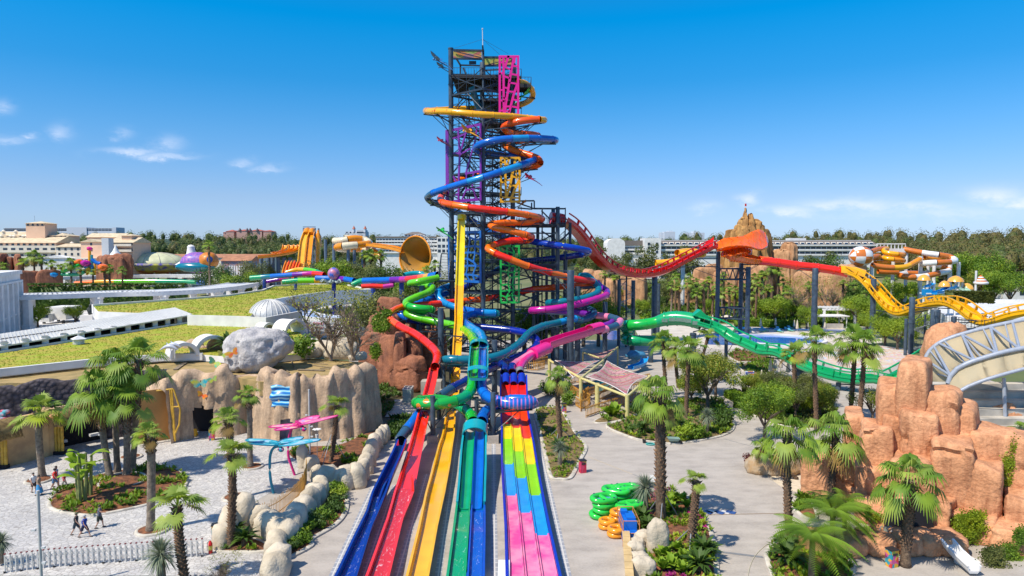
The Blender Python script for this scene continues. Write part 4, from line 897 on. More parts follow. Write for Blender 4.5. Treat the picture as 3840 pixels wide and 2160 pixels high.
bp=N_.new('ShaderNodeBump');bp.invert=True;bp.inputs['Distance'].default_value=.12;L_.new(vo.outputs['Distance'],bp.inputs['Height']);L_.new(bp.outputs[0],B_.inputs['Normal'])
def interp(tab,x):
 if x<=tab[0][0]:return tab[0][1]
 for(a,b),(c,d)in zip(tab,tab[1:]):
  if x<=c:return b+(d-b)*(x-a)/(c-a)
 return tab[-1][1]
def rock_face(w,base,tops,m,parent,name='rock_face',nv=26,flute=.32,seed=0,door=None,back=2.2,res=.32,lean=.5,drip=1.0):
 """standing rock curtain: foot line on the ground, skyline from tops; fluted like poured stone"""
 xs0,xs1=min(t[0]for t in tops),max(t[0]for t in tops)
 pts=[]
 n=int(max(30,(on(w,*base[-1])-on(w,*base[0])).length/res))
 for i in range(n+1):
  x=xs0+(xs1-xs0)*i/n;yb=interp(base,x);b=on(w,x,yb)
  yt=interp(tops,x);zt=at(w,x,yt,b.y+.6).z
  pts.append((b,zt,x))
 def fn(u,v):
  i=min(n,int(round(u*n)));b,zt,x=pts[i]
  a,c=pts[max(0,i-1)][0],pts[min(n,i+1)][0]
  t=(c-a).normalized();nr=V(t.y,-t.x,0)
  if v<=.88:
   f=v/.88;z=zt*f
   k=b.x*2.1+seed+1.2*noise.noise(V(b.x*.35,0,seed))
   d=flute*1.15*(abs(math.sin(k+.6*noise.noise(V(b.x*.3,z*.15,seed))))**.7-.5)
   d+=.35*noise.noise(V(b.x*.8,z*.25,seed+3))+.16*noise.noise(V(b.x*2.2,z*.9,seed+9))+.07*noise.noise(V(b.x*6,z*4,seed))
   rnd=0.0 if f<.86 else-((f-.86)/.14)**2*.7
   return b+nr*(d+lean*(1-f)**2+rnd)+V(0,0,z)
  f=(v-.88)/.12
  return b-nr*(.6+back*f)+V(0,0,zt-.06-1.1*f*drip)
 def skip(u,v):
  if not door:return False
  x=xs0+(xs1-xs0)*u
  for(x0,x1,h)in door:
   if x0<x<x1 and v<.88:
    i=min(n,int(round(u*n)))
    if pts[i][1]*v/.88<h+.25*math.sin((x-x0)/(x1-x0)*math.pi):return True
  return False
 mb=MB();mb.grid(fn,n,nv,skip=skip);return mb.build(name,m,parent,angle=None)
fac=thing('rock_facade','tan fluted rock facade building with cave doorway behind the plaza palms','building',on('h',900,1330))
rock_face('h',[(-225,1400),(-130,1366),(80,1318),(300,1318),(520,1300),(700,1260),(850,1270)],[(-225,760),(-205,650),(-113,621),(-53,711),(-23,551),(20,540),(100,540),(150,570),(200,590),(320,580),(345,535),(400,490),(470,475),(520,520),(545,600),(640,610),(760,600),(850,640)],M_ROCKT,fac,seed=1,door=[(78,300,2.9)])
rock_face('h',[(820,1330),(920,1358),(1000,1362),(1250,1385),(1700,1340),(2000,1292),(2175,1225)],[(815,560),(830,515),(870,508),(905,555),(940,565),(962,625),(985,580),(1010,575),(1022,550),(1060,546),(1110,640),(1150,618),(1190,588),(1240,574),(1280,620),(1300,640),(1340,588),(1385,640),(1430,652),(1480,588),(1515,600),(1545,622),(1630,610),(1660,520),(1710,498),(1750,512),(1772,545),(1815,530),(1860,545),(1890,562),(1912,498),(1955,488),(1990,500),(2022,545),(2042,478),(2090,456),(2140,478),(2152,540),(2168,700)],M_ROCKT,fac,seed=5,flute=.46,res=.24,door=[(1100,1235,2.2)])
mb=MB();a_=on('h',190,1318);mb.box((a_.x,a_.y+2.2,1.6),(6,.2,3.4));mb.build('cave_shade_slab',M_DARK,fac,smooth=False)  # near-black slab paints the cave's shade behind the doorway
a2_=on('h',1165,1380);mb=MB();mb.box((a2_.x,a2_.y+1.3,1.3),(3.2,.15,2.8));mb.build('glass_door',mat('pale_poster',(.55,.50,.60),rough=.5,col2=(.30,.30,.42),scale=2.5),fac,smooth=False)
mb=MB();rf=[on('h',x,y,6.1)for x,y in((-2300,720),(-1300,700),(-330,650),(0,640),(500,640),(830,700),(1250,690),(1650,650),(2050,600),(2160,560),(2000,480),(1500,440),(1200,440),(500,420),(0,400),(-400,418),(-2300,620))]
mb.prism([(p.x,p.y)for p in rf],4.6,6.1);mb.build('sandy_roof',M_SAND,fac,smooth=False)
for i,(x,y,s_)in enumerate(((85,375,1.25),(180,385,.75),(245,380,.75),(350,390,1.4),(1220,440,1.2),(1300,440,1.0),(1420,430,1.3),(1540,410,1.7),(1640,440,1.0),(1760,440,2.1),(1900,460,.8),(1965,455,.9))):
 p=on('h',x,y,6.2);mb=MB();mb.blob(p+V(0,0,s_*.5),(s_,s_*.8,s_*(1.0 if i<4 else .7)),i,.22,sub=3,power=2.6,flat=.6);mb.build('boulder',M_ROCKT if i<4 else M_ROCKC,fac,angle=None)
for(x0,y0,x1,y1)in((1150,385,1230,560),(1070,520,1160,590),(1380,505,1650,540),(1430,490,1600,500),(1260,560,1560,570),(-130,560,100,400),(1510,548,1620,552)):
 a,b=on('h',x0,y0,6.2),on('h',x1,y1,6.2);mb=MB();mb.bar(a,b,.12 if y0!=560 else .5,.06);mb.build('roof_plank',mat('weathered_board',(.25,.19,.12),rough=.9,var=.4),fac,smooth=False)
p=at('h',805,350,78.5);g_=MB();g_.blob(p,(3.7,3.0,2.7),12,.15,1.0,sub=5,power=2.6,rz=.2)
for v_ in range(len(g_.v)):
 q=V(*g_.v[v_]);dz=(q.z-p.z)/2.7
 if dz<0:q.x=p.x+(q.x-p.x)*(1+.35*dz)+0.8*dz;q.z+=0
 k=abs(math.sin((q.x-p.x)*.95+1.2+.3*noise.noise(q*.4)));q.y+=.55*(1-k)**3*(1 if dz<.55 else .2)
 g_.v[v_]=tuple(q)
one(g_,'grey_boulder',M_ROCKG,'huge pale grey face-like boulder on the roof of the rock facade','boulder',loc=p-V(0,0,2.6),angle=None)
sw=MB();tops_f=[(-250,640),(0,605),(60,598),(120,632),(190,590),(330,545),(400,522),(600,532),(650,552),(760,540),(1000,500),(1400,450),(1650,425),(1880,415)]
n=60;ws_=[]
for i in range(n+1):
 x=-250+2130*i/n;Y=lerp(66.5,73.5,i/n);p=at('f',x,interp(tops_f,x),Y);ws_.append(p)
sw.grid(lambda u,v:(lambda p:V(p.x,p.y+(0 if v<.8 else(v-.8)*4),p.z*min(1,v/.8))+V(0,.12*noise.noise(V(p.x*1.5,v*9,0)),0))(ws_[int(round(u*n))]),n,18)
one(sw,'stone_wall',M_STONE,'dark rubble stone retaining wall above the thatched shop front','wall',loc=V(ws_[0].x,ws_[0].y,0),angle=None)
shop=thing('thatched_shop','tan shop front with thatched eaves and yellow bamboo posts left of the plaza','shop',on('t',300,960))
sA,sB,sC,sD=on('t',-200,1090),on('t',540,905),on('t',650,880),on('t',1200,760)
def wall_seg(a,b,z0,z1,th,m,parent,name,off=0.0):
 d=(b-a);ln=V(d.x,d.y,0).length;rz=math.atan2(d.y,d.x);nrm=V(-math.sin(rz),math.cos(rz),0)
 mb=MB();c=(a+b)/2+nrm*off;mb.box((c.x,c.y,(z0+z1)/2),(ln,th,z1-z0),rz);return mb.build(name,m,parent,smooth=False)
M_OCR=mat('ochre_render',(.62,.40,.19),rough=.9,col2=(.40,.25,.13),scale=.8,detail=8,bump=.4)
wall_seg(sA,sB,0,4.4,.5,M_OCR,shop,'wall',.3);wall_seg(sB,sD,0,4.4,.3,M_DARK,shop,'shop_window',2.6)
wall_seg(sB,sC,0,4.4,2.4,M_OCR,shop,'wall',1.4);wall_seg(sC,sD,3.3,4.5,.4,M_ROCKT,shop,'wall',1.0)
wall_seg(lerp(sC,sD,.02),lerp(sC,sD,.25),2.5,3.9,.12,M_WHITE,shop,'notice_board',1.2);wall_seg(lerp(sC,sD,.70),lerp(sC,sD,.9),2.7,3.8,.12,M_WHITE,shop,'notice_board',1.2)
wall_seg(lerp(sC,sD,.02),lerp(sC,sD,.25),.75,1.0,.5,M_WHITE2,shop,'counter',1.4);wall_seg(lerp(sC,sD,.72),lerp(sC,sD,.9),.75,1.0,.5,M_WHITE2,shop,'counter',1.6)
for w_,x,y in(('t',655,880),('t',40,1030)):
 for dx in(-.28,.02,.3):
  p=on(w_,x,y)+V(dx,-.1,0);mb=MB();prof=[(0,.35),(.15,.35)]
  for k in range(5):prof+=[(.14,.4+k*.75),(.165,.98+k*.75),(.14,1.05+k*.75)]
  mb.lathe((p.x,p.y,0),prof+[(0,4.2)],9);mb.build('bamboo_post',M_BAMBOO,shop)
 p=on(w_,x,y);mb=MB();mb.box((p.x,p.y-.1,.18),(.95,.5,.36));mb.build('post_base',M_DARK,shop,smooth=False)
def thatch(a,b,z,drop,out,parent,n=46,rows=7):
 """shaggy eave between two points"""
 d=(b-a).normalized();nr=V(d.y,-d.x,0);mb=MB();rg=random.Random(3)
 core=[a+V(0,0,z),b+V(0,0,z)]
 L_=(b-a).length;k=int(L_*2)
 pts=[lerp(a,b,i/k)+V(0,0,z+.25*noise.noise(V(i*.5,0,1)))for i in range(k+1)]
 mb.sweep(pts,[(-.9,-.1),(-.6,.45),(0,.65),(.7,.35),(out,-drop*.7),(out-.2,-drop*.8),(.4,-.3)])
 for i in range(int(L_*42)):
  t=rg.random();f=rg.random();p=lerp(a,b,t)+V(0,0,z)
  q=p+nr*(f*out)+V(0,0,.65-f*(.65+drop*.55)+rg.uniform(-.05,.1));e=q+nr*rg.uniform(.12,.35)+V(0,0,-rg.uniform(.25,.6))+d*rg.uniform(-.12,.12);s_=d*rg.uniform(.012,.035)
  mb.add([q-s_,q+s_,e+s_*.4,e-s_*.4],[(0,1,2,3)])
 mb.build('thatch_roof',M_THATCH,parent,angle=None)
thatch(on('t',560,905),on('t',1150,775),4.0,1.2,1.3,shop);thatch(on('t',-150,1090),on('t',190,1000),4.0,1.4,1.3,shop)
for(x0,y0,x1,y1,z_,c_)in((20,880,120,980,4.8,(.75,.03,.08)),(620,880,720,950,5.0,(.72,.03,.12))):
 p=at('f',(x0+x1)/2,(y0+y1)/2,64.5);mb=MB()
 for k in range(7):mb.blob(p+V(random.uniform(-.5,.5),random.uniform(-.3,.3),random.uniform(-.3,.4)),(.35,.25,.22),k,.3,sub=2)
 one(mb,'parrot_ornament',mat('parrot_'+('red' if x0<100 else 'crimson'),c_,var=.4,col2=(.05,.3,.35)if x0<100 else(.5,.45,.1),scale=1.5),'red and blue parrot ornament on the thatch at the far corner of the shop' if x0<100 else 'crimson bird ornament on the shop thatch beside the palm crown','ornament',loc=p-V(0,0,.5))
pan=thing('plywood_hoarding','orange plywood hoarding framed in yellow bamboo beside the cave door','hoarding',on('f',1760,1240))
pa,pb_=on('f',1560,1280),on('f',1945,1215);wall_seg(pa,pb_,.2,5.6,.12,mat('plywood',(.56,.27,.075),rough=.7,var=.2,scale=.4),pan,'panel')
for(x0,y0,x1,y1)in((1925,640,1975,1215),(1945,620,1985,1220),(1965,630,2040,860),(2040,860,2030,1030),(2030,1030,1985,1130),(1640,665,1960,630),(1940,835,2030,830)):
 mb=MB();mb.rod(at('f',x0,y0,69.6),at('f',x1,y1,69.6),.09,n=8);mb.build('bamboo_pole',M_BAMBOO,pan)
M_WAVE=bpy.data.materials.new('wave_relief');nt_,N_,L_,B_=nodes(M_WAVE);B_.inputs['Roughness'].default_value=.35
tcx=N_.new('ShaderNodeTexCoord');wv_=N_.new('ShaderNodeTexWave');wv_.bands_direction='Z';wv_.inputs['Scale'].default_value=.8;wv_.inputs['Distortion'].default_value=5;wv_.inputs['Detail'].default_value=2;wv_.inputs['Detail Scale'].default_value=.6;L_.new(tcx.outputs['Object'],wv_.inputs['Vector'])
r_=N_.new('ShaderNodeValToRGB');cr_=r_.color_ramp;cr_.elements[0].color=(.006,.10,.40,1);cr_.elements[1].color=(.5,.68,.78,1)
for p_,c_ in((.3,(.008,.19,.55,1)),(.55,(.03,.38,.66,1)),(.8,(.12,.5,.7,1))):e_=cr_.elements.new(p_);e_.color=c_
L_.new(wv_.outputs['Fac'],r_.inputs['Fac']);L_.new(r_.outputs[0],B_.inputs['Base Color'])
wq=at('h',1075,870,70.2);tl,br_=at('h',950,750,70.2),at('h',1200,995,70.2);mb=MB()
mb.grid(lambda u,v:V(lerp(tl.x,br_.x,u)+.12*math.sin(v*9),70.2-.35*math.sin(math.pi*u)**.5*math.sin(math.pi*v)**.5-.12*math.sin(v*14+u*4),lerp(tl.z+.2*math.sin(u*5),br_.z+.15*math.sin(u*4+1),v)),24,24)
mb.box((wq.x,70.55,wq.z),((br_.x-tl.x)*.93,.6,(tl.z-br_.z)*.93))
one(mb,'wave_relief',M_WAVE,'blue sea wave relief panel hung on the rock facade above a doorway','relief',loc=wq-V(0,0,1.5),angle=None)
def butterfly(label,p,size,m1,m2,tilt=0.0,face=V(0,-1,0)):
 t=thing('butterfly_ornament',label,'ornament',p,0,'butterfly ornaments on the rocks');mb=MB();up=V(0,0,1)
 mb.rod(p-up*size*.28,p+up*size*.3,size*.05,size*.035,7);mb.build('insect_body',m2,t)
 for sg in(-1,1):
  wv=MB();sh=[(0,.1),(.35,.42),(.8,.5),(1.0,.34),(.82,.05),(.62,-.08),(.7,-.3),(.45,-.5),(.15,-.32),(0,-.12)]
  vs=[]
  for o in(0,.04):
   for x,z in sh:
    q=V(x*sg*size,0,z*size);c_,s2=math.cos(tilt),math.sin(tilt);q=V(q.x*c_-q.z*s2,-abs(x)*size*.35-o,q.x*s2+q.z*c_);vs.append(p+q)
  k=len(sh);wv.add(vs,[tuple(range(k)),tuple(range(2*k-1,k-1,-1))]+[(i,k+i,k+(i+1)%k,(i+1)%k)for i in range(k)]);wv.build('wing',m1,t,smooth=False)
BM={c:mat('butterfly_'+c,a,col2=b,scale=1.8,rough=.4,detail=1)for c,a,b in(('aqua',(.02,.35,.45),(.55,.5,.05)),('lemon',(.55,.55,.04),(.05,.4,.3)),('scarlet',(.7,.05,.03),(.75,.4,.02)),('flame',(.75,.12,.04),(.7,.45,.03)),('meadow',(.2,.4,.08),(.6,.5,.1)))}
for lb,x,y,Y,s_,c_,tl_ in(('large aqua and yellow butterfly above the cave doorway',158,715,71.4,.95,'aqua',.05),('yellow green butterfly right of the aqua one on the rock',300,672,71.4,.6,'lemon',.4),('small scarlet butterfly just over the cave doorway',182,850,71.2,.62,'scarlet',-.5),('flame coloured butterfly on the grey boulder',525,372,74.6,.8,'flame',.5),('butterfly with pale yellow wings on the rock edge left of the grey boulder',320,480,74,.8,'lemon',-.6),('green butterfly at the left foot of the grey boulder',408,388,75.6,.62,'meadow',-.4)):
 butterfly(lb,at('h',x,y,Y),s_,BM[c_],M_DARK,tl_)
dragonfly('teal winged dragonfly sculpture standing on top of the grey boulder',at('h',690,150,78),2.4,mat('dragonfly_teal',(.02,.25,.22),rough=.4),2.4,.3)
M_LAWN=mat('dry_lawn',(0.29,0.36,0.016),rough=.95,col2=(0.40,0.30,0.045),scale=.4,detail=12,bump=.9,bscale=5)
def slab(name,pts,z0,z1,m,kind='structure'):
 mb=MB();mb.prism([(p.x,p.y)for p in pts],z0,z1);mb.m=[1]*len(pts)+[0,0];return setting(mb,name,[m,M_WHITE],kind,smooth=False)
low=[on('S',x,y,7)for x,y in((-150,1402),(0,1388),(315,1354),(616,1333),(760,1330),(950,1345),(1180,1320),(1120,1240),(1000,1219),(700,1206),(-150,1300))]
slab('terrace_lawn',low,6.2,7.0,M_LAWN);
lowc=MB();cp=[on('S',x,y,7)for x,y in((-150,1404),(0,1390),(315,1356),(616,1334),(760,1331))]
lowc.sweep(cp,[(-.25,-.6),(-.25,.22),(.25,.22),(.25,-.6)]);one(lowc,'roof_coping',M_WHITE,'white roof coping along the front of the lower lawn','coping',loc=cp[0])
up_=[on('S',x,y,8.4)for x,y in((346,1143),(700,1119),(855,1107),(985,1088),(1026,1072),(1150,1066),(1282,1064),(1378,1085),(1243,1092),(1127,1107),(1030,1124),(965,1150),(940,1186),(723,1181),(368,1168))]
slab('terrace_lawn',up_,6.0,8.4,M_LAWN)
def wall_line(w,pts,z0,z1,th,m,label,cat='wall',name='parapet_wall'):
 q=[on(w,x,y,z1)for x,y in pts];mb=MB();q=[V(p.x,p.y,0)for p in q];mb.sweep(q,[(-th/2,z0),(-th/2,z1),(th/2,z1),(th/2,z0)]);return one(mb,name,m,label,cat,loc=q[0],angle=30)
wall_line('S',[(705,1181),(850,1185),(995,1190),(1130,1165)],5.5,8.75,.4,M_WHITE,'white parapet wall in front of the upper lawn beside the ribbed dome')
wall_line('S',[(1400,1084),(1243,1090),(1127,1105),(1030,1122),(980,1140),(960,1160)],5.0,8.9,.5,M_WHITE,'long curved white parapet right of the upper lawn')
wall_line('S',[(346,1141),(700,1117),(855,1105),(985,1086),(1026,1070),(1160,1063),(1282,1062),(1395,1085)],7.0,8.8,.5,M_WHITE,'low white parapet round the back edge of the upper lawn')
mb=MB();d0=on('S',1012,1190,7.4);mb.lathe(d0,[(3.75*math.cos(a),3.3*math.sin(a))for a in[math.pi/2*i/12 for i in range(13)]],48)
dome=thing('ribbed_dome','pale ribbed metal dome on the roof edge beside the lawn','dome',d0);mb.build('dome_shell',mat('pale_zinc',(.55,.55,.53),rough=.5,metal=.2,var=.15),dome)
for i in range(22):
 an=2*math.pi*i/22;rb=MB();q=[d0+V(3.78*math.cos(a)*math.cos(an),3.78*math.cos(a)*math.sin(an),3.34*math.sin(a))for a in[math.pi/2*k/10 for k in range(11)]]
 rb.sweep(q,[(-.05,-.05),(-.05,.07),(.05,.07),(.05,-.05)]);rb.build('rib',M_WHITE,dome)
wk=thing('covered_walkway','long covered walkway with pale standing seam roof beside the lower lawn','walkway',on('S',300,1290,7))
e0,e1=at('S',-160,1325,80),at('S',722,1179,121);r0,r1=at('S',-160,1276,83.5),at('S',654,1153,126)
b0,b1=r0+V(-1.5,3.6,-1.1),r1+V(-1.5,3.6,-1.1)
M_SEAM=mat('cream_metal_roof',(.62,.61,.56),rough=.5,var=.1);mb=MB();mb.add([e0,e1,r1,r0,b1,b0]+[q-V(0,0,.18)for q in(e0,e1,r1,r0,b1,b0)],[(0,1,2,3),(3,2,4,5),(6,9,8,7),(9,11,10,8),(0,6,7,1),(1,7,8,2),(2,8,10,4)])
mb.build('roof',M_SEAM,wk,smooth=False)
mb=MB()
for i in range(74):mb.bar(lerp(e0,e1,i/73)+V(0,0,.03),lerp(r0,r1,i/73)+V(0,0,.015),.045,.03)
mb.build('roof_seams',M_WHITE2,wk,smooth=False)
for i in range(15):
 t=i/14;p=lerp(e0,e1,t)+(lerp(r0,r1,t)-lerp(e0,e1,t))*.12;mb=MB();mb.box((p.x,p.y,7.62),(.75,.75,1.3),.7);mb.box((p.x,p.y,8.2),(.95,.95,.14),.7);mb.build('pillar',M_WHITE,wk,smooth=False)
qa,qb=lerp(e0,r0,.6),lerp(e1,r1,.6);mb=MB();mb.bar(V(qa.x,qa.y,7.6),V(qb.x,qb.y,7.6),.2,1.7);mb.build('walkway_shade_strip',M_DARK,wk,smooth=False)  # near-black strip paints the shade beneath the walkway roof
mb=MB();qa,qb=e0+V(0,-.5,0),e1+V(0,-.5,0);mb.bar(V(qa.x,qa.y,7.1),V(qb.x,qb.y,7.1),.3,.35);mb.build('kerb',M_WHITE2,wk,smooth=False)
p=on('f',893,125,7);vt=thing('roof_vent','small louvred roof vent with pyramid cap on the lower lawn','vent',p);mb=MB()
for k in range(4):mb.box(p+V(0,0,.12+k*.16),(1.05,1.05,.09))
mb.box(p+V(0,0,.35),(.85,.85,.7));mb.build('louvre',M_WHITE,vt,smooth=False);mb=MB();mb.lathe(p+V(0,0,.72),[(1.15,0),(1.15,.05),(.12,.48),(.12,.75),(0,.75)],4);mb.build('cap',M_WHITE2,vt,angle=20)
def arch(label,w,x,y,z,r,ln,rz):
 p=on(w,x,y,z);d=V(math.cos(rz),math.sin(rz),0);mb=MB()
 prof=[(r*math.cos(a),r*math.sin(a))for a in[math.pi*i/20 for i in range(21)]]+[((r-.35)*math.cos(a),(r-.35)*math.sin(a))for a in[math.pi*i/20 for i in range(20,-1,-1)]]
 mb.sweep([p-d*ln/2,p+d*ln/2],prof);mb.sweep([p+d*ln*.47-d*.1,p+d*ln*.47+d*.18],[(a*1.07,b*1.07)for a,b in prof]);return one(mb,'barrel_arch',M_WHITE,label,'arch',loc=p)
arch('white barrel arch behind the dolphins on the lower lawn','f',2060,245,7,1.6,3.0,-.9);arch('taller white barrel arch right of the dolphins on the lower lawn','h',260,345,7,2.0,3.2,-.9);arch('white barrel arch behind the big grey boulder','h',1160,150,7,2.2,3.0,-.5);arch('small white barrel arch left of the one behind the boulder','h',890,110,7,1.2,2.6,-.7)
for lb,x,y,sz in(('grey dolphin statue leaping beside the white barrel arch, nearer one',1915,190,1.0),('grey dolphin statue leaping behind the nearer dolphin',1960,162,.9)):
 p=at('f',x,y,80.5 if sz==1 else 81.5);mb=MB();pts_=[p+V(-1.1*sz+2.2*sz*i/10,0,.45*sz*math.sin(math.pi*i/10))for i in range(11)]
 rr_=[.03,.09,.15,.21,.25,.27,.26,.22,.17,.08,.03];mb.sweep(pts_,lambda i:circle(rr_[i]*sz,10))
 mb.add([p+V(.05,0,.65)*sz,p+V(-.25,.03,.68)*sz,p+V(-.32,0,.95)*sz,p+V(-.25,-.03,.68)*sz],[(0,1,2),(0,2,3),(1,3,2)]);mb.add([p+V(-1.0,0,.05)*sz,p+V(-1.45,.4,-.1)*sz,p+V(-1.2,0,0)*sz,p+V(-1.45,-.4,-.1)*sz,p+V(-1.05,0,-.06)*sz],[(0,1,2),(0,2,3),(4,2,1),(4,3,2)])
 mb.rod(p+V(.2,0,.3),V(p.x+.2,p.y,6.9),.06);one(mb,'dolphin_statue',mat('dolphin_grey',(.55,.57,.62),rough=.3,var=.15),lb,'statue',loc=V(p.x,p.y,7))
pg=thing('pergola_ring','big white curved pergola ring with slatted roof on square pillars','pergola',(-120,230,0))
PP=[V(-198,277,8.3),V(-173,303,8.3),V(-150,309,8.3),V(-131,306,8.3),V(-115,293,8.3),V(-101,268,8.3),V(-94,243,8.3),V(-91,220,8.3),V(-92,200,8.3),V(-98,190,8.3),V(-107,186,8.3),V(-122,175,8.3),V(-150,160,8.3)]
pp,_=smooth_path(PP,2.0);hw=5.2
mb=MB();mb.sweep(pp,[(-hw,-.9),(-hw,.3),(-hw+.5,.3),(-hw+.5,-.9)]);mb.build('fascia',M_WHITE,pg);mb=MB();mb.sweep(pp,[(hw-.5,-.9),(hw-.5,.3),(hw,.3),(hw,-.9)]);mb.build('fascia',M_WHITE,pg)
mb=MB();dd=0
fine,_=smooth_path(PP,.5)
for i in range(1,len(fine)-1,2):
 t=(fine[i+1]-fine[i-1]).normalized();s_=V(t.y,-t.x,0);mb.bar(fine[i]-s_*hw,fine[i]+s_*hw,.62,.3)
mb.build('roof_slats',M_WHITE2,pg,smooth=False)
dd=0
for i in range(2,len(pp)-1):
 dd+=(pp[i]-pp[i-1]).length
 if dd<14:continue
 dd=0;t=(pp[i+1]-pp[i-1]).normalized();s_=V(t.y,-t.x,0)
 for sg in(-1,1):
  p=pp[i]+s_*sg*(hw-.9);mb=MB();mb.box((p.x,p.y,3.7),(1.5,1.5,7.4));mb.box((p.x,p.y,7.2),(1.9,1.9,.4));mb.box((p.x,p.y,.5),(2,2,1));mb.build('pillar',M_WHITE,pg,smooth=False)
flat('pale_forecourt',[on('S',x,y)for x,y in((-200,1420),(-200,1160),(330,1130),(900,1110),(1300,1090),(1500,1130),(1450,1220),(900,1330),(500,1380))],.006,mat('pale_paving',(.60,.57,.54),rough=.8,var=.15,scale=.2))
wb=thing('white_building','white classical building with pilasters cut off by the left edge','building',(-124,172,0))
wu,wn_=V(.43,-.9,0).normalized(),V(.9,.43,0).normalized();wrz=math.atan2(wu.y,wu.x);wc=V(-124,172,0)
def wbox(u,n,z,su,sn,sz,m,name):
 mb=MB();mb.box(wc+wu*u+wn_*n+V(0,0,z),(su,sn,sz),wrz);return mb.build(name,m,wb,smooth=False)
wbox(25,-20,7,50,40,14,M_WHITE,'wall');wbox(25,-20,12.1,51,41,.5,M_WHITE,'cornice');wbox(25,-20,14.3,50.8,40.8,.9,M_WHITE,'cornice');wbox(25,-20,4.2,50.6,40.6,.35,M_WHITE,'cornice')
for i in range(8):
 wbox(1.2+i*5.2,.3,6,1.5,.7,11.6,M_WHITE,'pilaster');wbox(3.8+i*5.2,.1,8.2,.8,.15,1.8,M_DARK,'window')
M_MOS=mat('mosaic_roof',(.62,.62,.66),rough=.6,col2=(.10,.25,.55),scale=.5,detail=1,var=.3)
mr=thing('mosaic_canopy','white curved canopy with coloured mosaic pieces behind the bare trees','canopy',on('S',1250,1140,5));q,_=smooth_path([on('k',x,y,5)for x,y in((2150,752),(1800,770),(1400,795),(1160,830),(1085,870),(1150,930),(1400,960),(1700,950))],1.5)
mb=MB();mb.sweep(q,[(-2.6,-.8),(-2.6,.2),(2.6,.2),(2.6,-.8)]);mb.build('roof',M_MOS,mr,angle=30);mb=MB();mb.sweep(q,[(2.6,-.9),(2.6,.35),(3.0,.35),(3.0,-.9)]);mb.build('fascia',M_WHITE,mr,angle=30);mb=MB();mb.sweep(q,[(-3.0,-.9),(-3.0,.35),(-2.6,.35),(-2.6,-.9)]);mb.build('fascia',M_WHITE,mr,angle=30)
for i in range(4,len(q),7):mb=MB();mb.box((q[i].x,q[i].y,2.1),(1.2,1.2,4.2));mb.build('pillar',M_WHITE,mr,smooth=False)
kw_=thing('rock_border','border of cream rounded rocks between the plaza and the dark blue lane','rock border',on('i',1300,500))
bl=[(1120,400,1.7,.55),(1210,420,1.1,.7),(1290,560,.95,.8),(1370,590,1.45,1.2),(1450,590,1.2,.7),(1545,590,1.5,1.1),(1640,580,1.55,1.1),(1700,520,1.55,.7),(1735,460,1.5,.7),(1765,390,1.5,.7),(1790,310,1.5,.7),(1820,250,1.5,.8),(1860,210,1.45,.7),(1890,170,1.4,.7),(1920,130,1.3,.7),(1300,640,1.2,.7),(1300,720,1.4,.7),(1240,780,1.5,.9),(1190,850,1.6,.9),(1120,930,1.6,1.1),(1060,1020,1.6,1.1),(990,1090,1.5,1.2),(930,1150,1.5,1.2),(850,1100,1.5,1.0),(780,1060,1.4,1.0),(690,1000,1.4,1.0),(620,960,1.3,.9),(530,1010,2.0,1.2),(400,1080,1.7,.9),(340,1170,1.3,.9),(860,1230,1.2,.8),(850,1300,1.2,.8),(870,1400,1.3,.9),(850,1480,1.2,.9),(1255,500,.9,.6),(1290,590,1.1,.7)]
for i,(x,y,h_,r__)in enumerate(bl):
 p=on('i',x,y);mb=MB();mb.blob(p+V(0,.2,h_*.42),(r__*.95,r__*.72,h_*.82),i+20,.2,sub=3,power=2.7,rz=i*.4,flat=.62);mb.build('rock',M_ROCKC,kw_,angle=None)
# right side: raft slides, canopies, stage, rocks
def raft_flume(parent,pts,hw,wall,m,name='open_flume',step=.8,windows=None,wmat=None,both=True):
 """wide raft channel with raised side walls; windows = (every, length, height) cut as framed openings along the far and near wall"""
 path,idx=smooth_path(pts,step);mb=MB()
 low=wall if not windows else wall*.42
 mb.sweep(path,lambda i:flume_prof(hw,low,.10,deep=.22));mb.build(name,m,parent)
 if windows:
  ev,ln,top=windows
  for sg in(-1,1):
   fr=MB();d=0;last=None
   def off(i,up):
    t=(path[min(i+1,len(path)-1)]-path[max(i-1,0)]).normalized();s_=t.cross(V(0,0,1)).normalized()*sg*(hw+.08);w_=s_.cross(t).normalized()*sg
    w_=w_ if w_.z>0 else-w_
    return path[i]+s_+w_*up
   n=len(path)
   rail=[off(i,wall)for i in range(n)];fr.sweep(rail,[(-.10,-.10),(-.10,.10),(.10,.10),(.10,-.10)])
   sill=[off(i,low+.05)for i in range(n)];fr.sweep(sill,[(-.06,-.14),(-.06,.10),(.06,.10),(.06,-.14)])
   acc=0
   for i in range(1,n):
    acc+=(path[i]-path[i-1]).length
    if acc>ev:acc=0;fr.bar(off(i,low),off(i,wall),.5,.13)
   fr.build('window_rail',m,parent)
 return path
def raft_flanges(parent,path,r,m,every=4.0):pass
RS=thing('raft_slide','red and orange raft slide with window walls ending in a yellow wavy channel','water slide',(40,140,0))
p1_=path3([('l',165,205,121),('l',240,255,122.5),('l',310,320,124),('l',380,405,125.5),('l',450,505,127.5),('l',530,605,129.5),('l',620,690,132),('l',720,745,135),('l',850,780,138),('l',1000,795,142),('l',1130,785,145.5),('l',1260,745,149),('l',1400,675,152.5),('l',1600,572,156.5),('l',1800,472,160)])
G_CRIM=gloss('crimson_gelcoat',(.52,.006,.012));pr1=raft_flume(RS,p1_,1.1,1.55,G_RED if False else gloss('raft_red_gelcoat',(.70,.012,.012)),windows=(2.2,1.6,2.2))
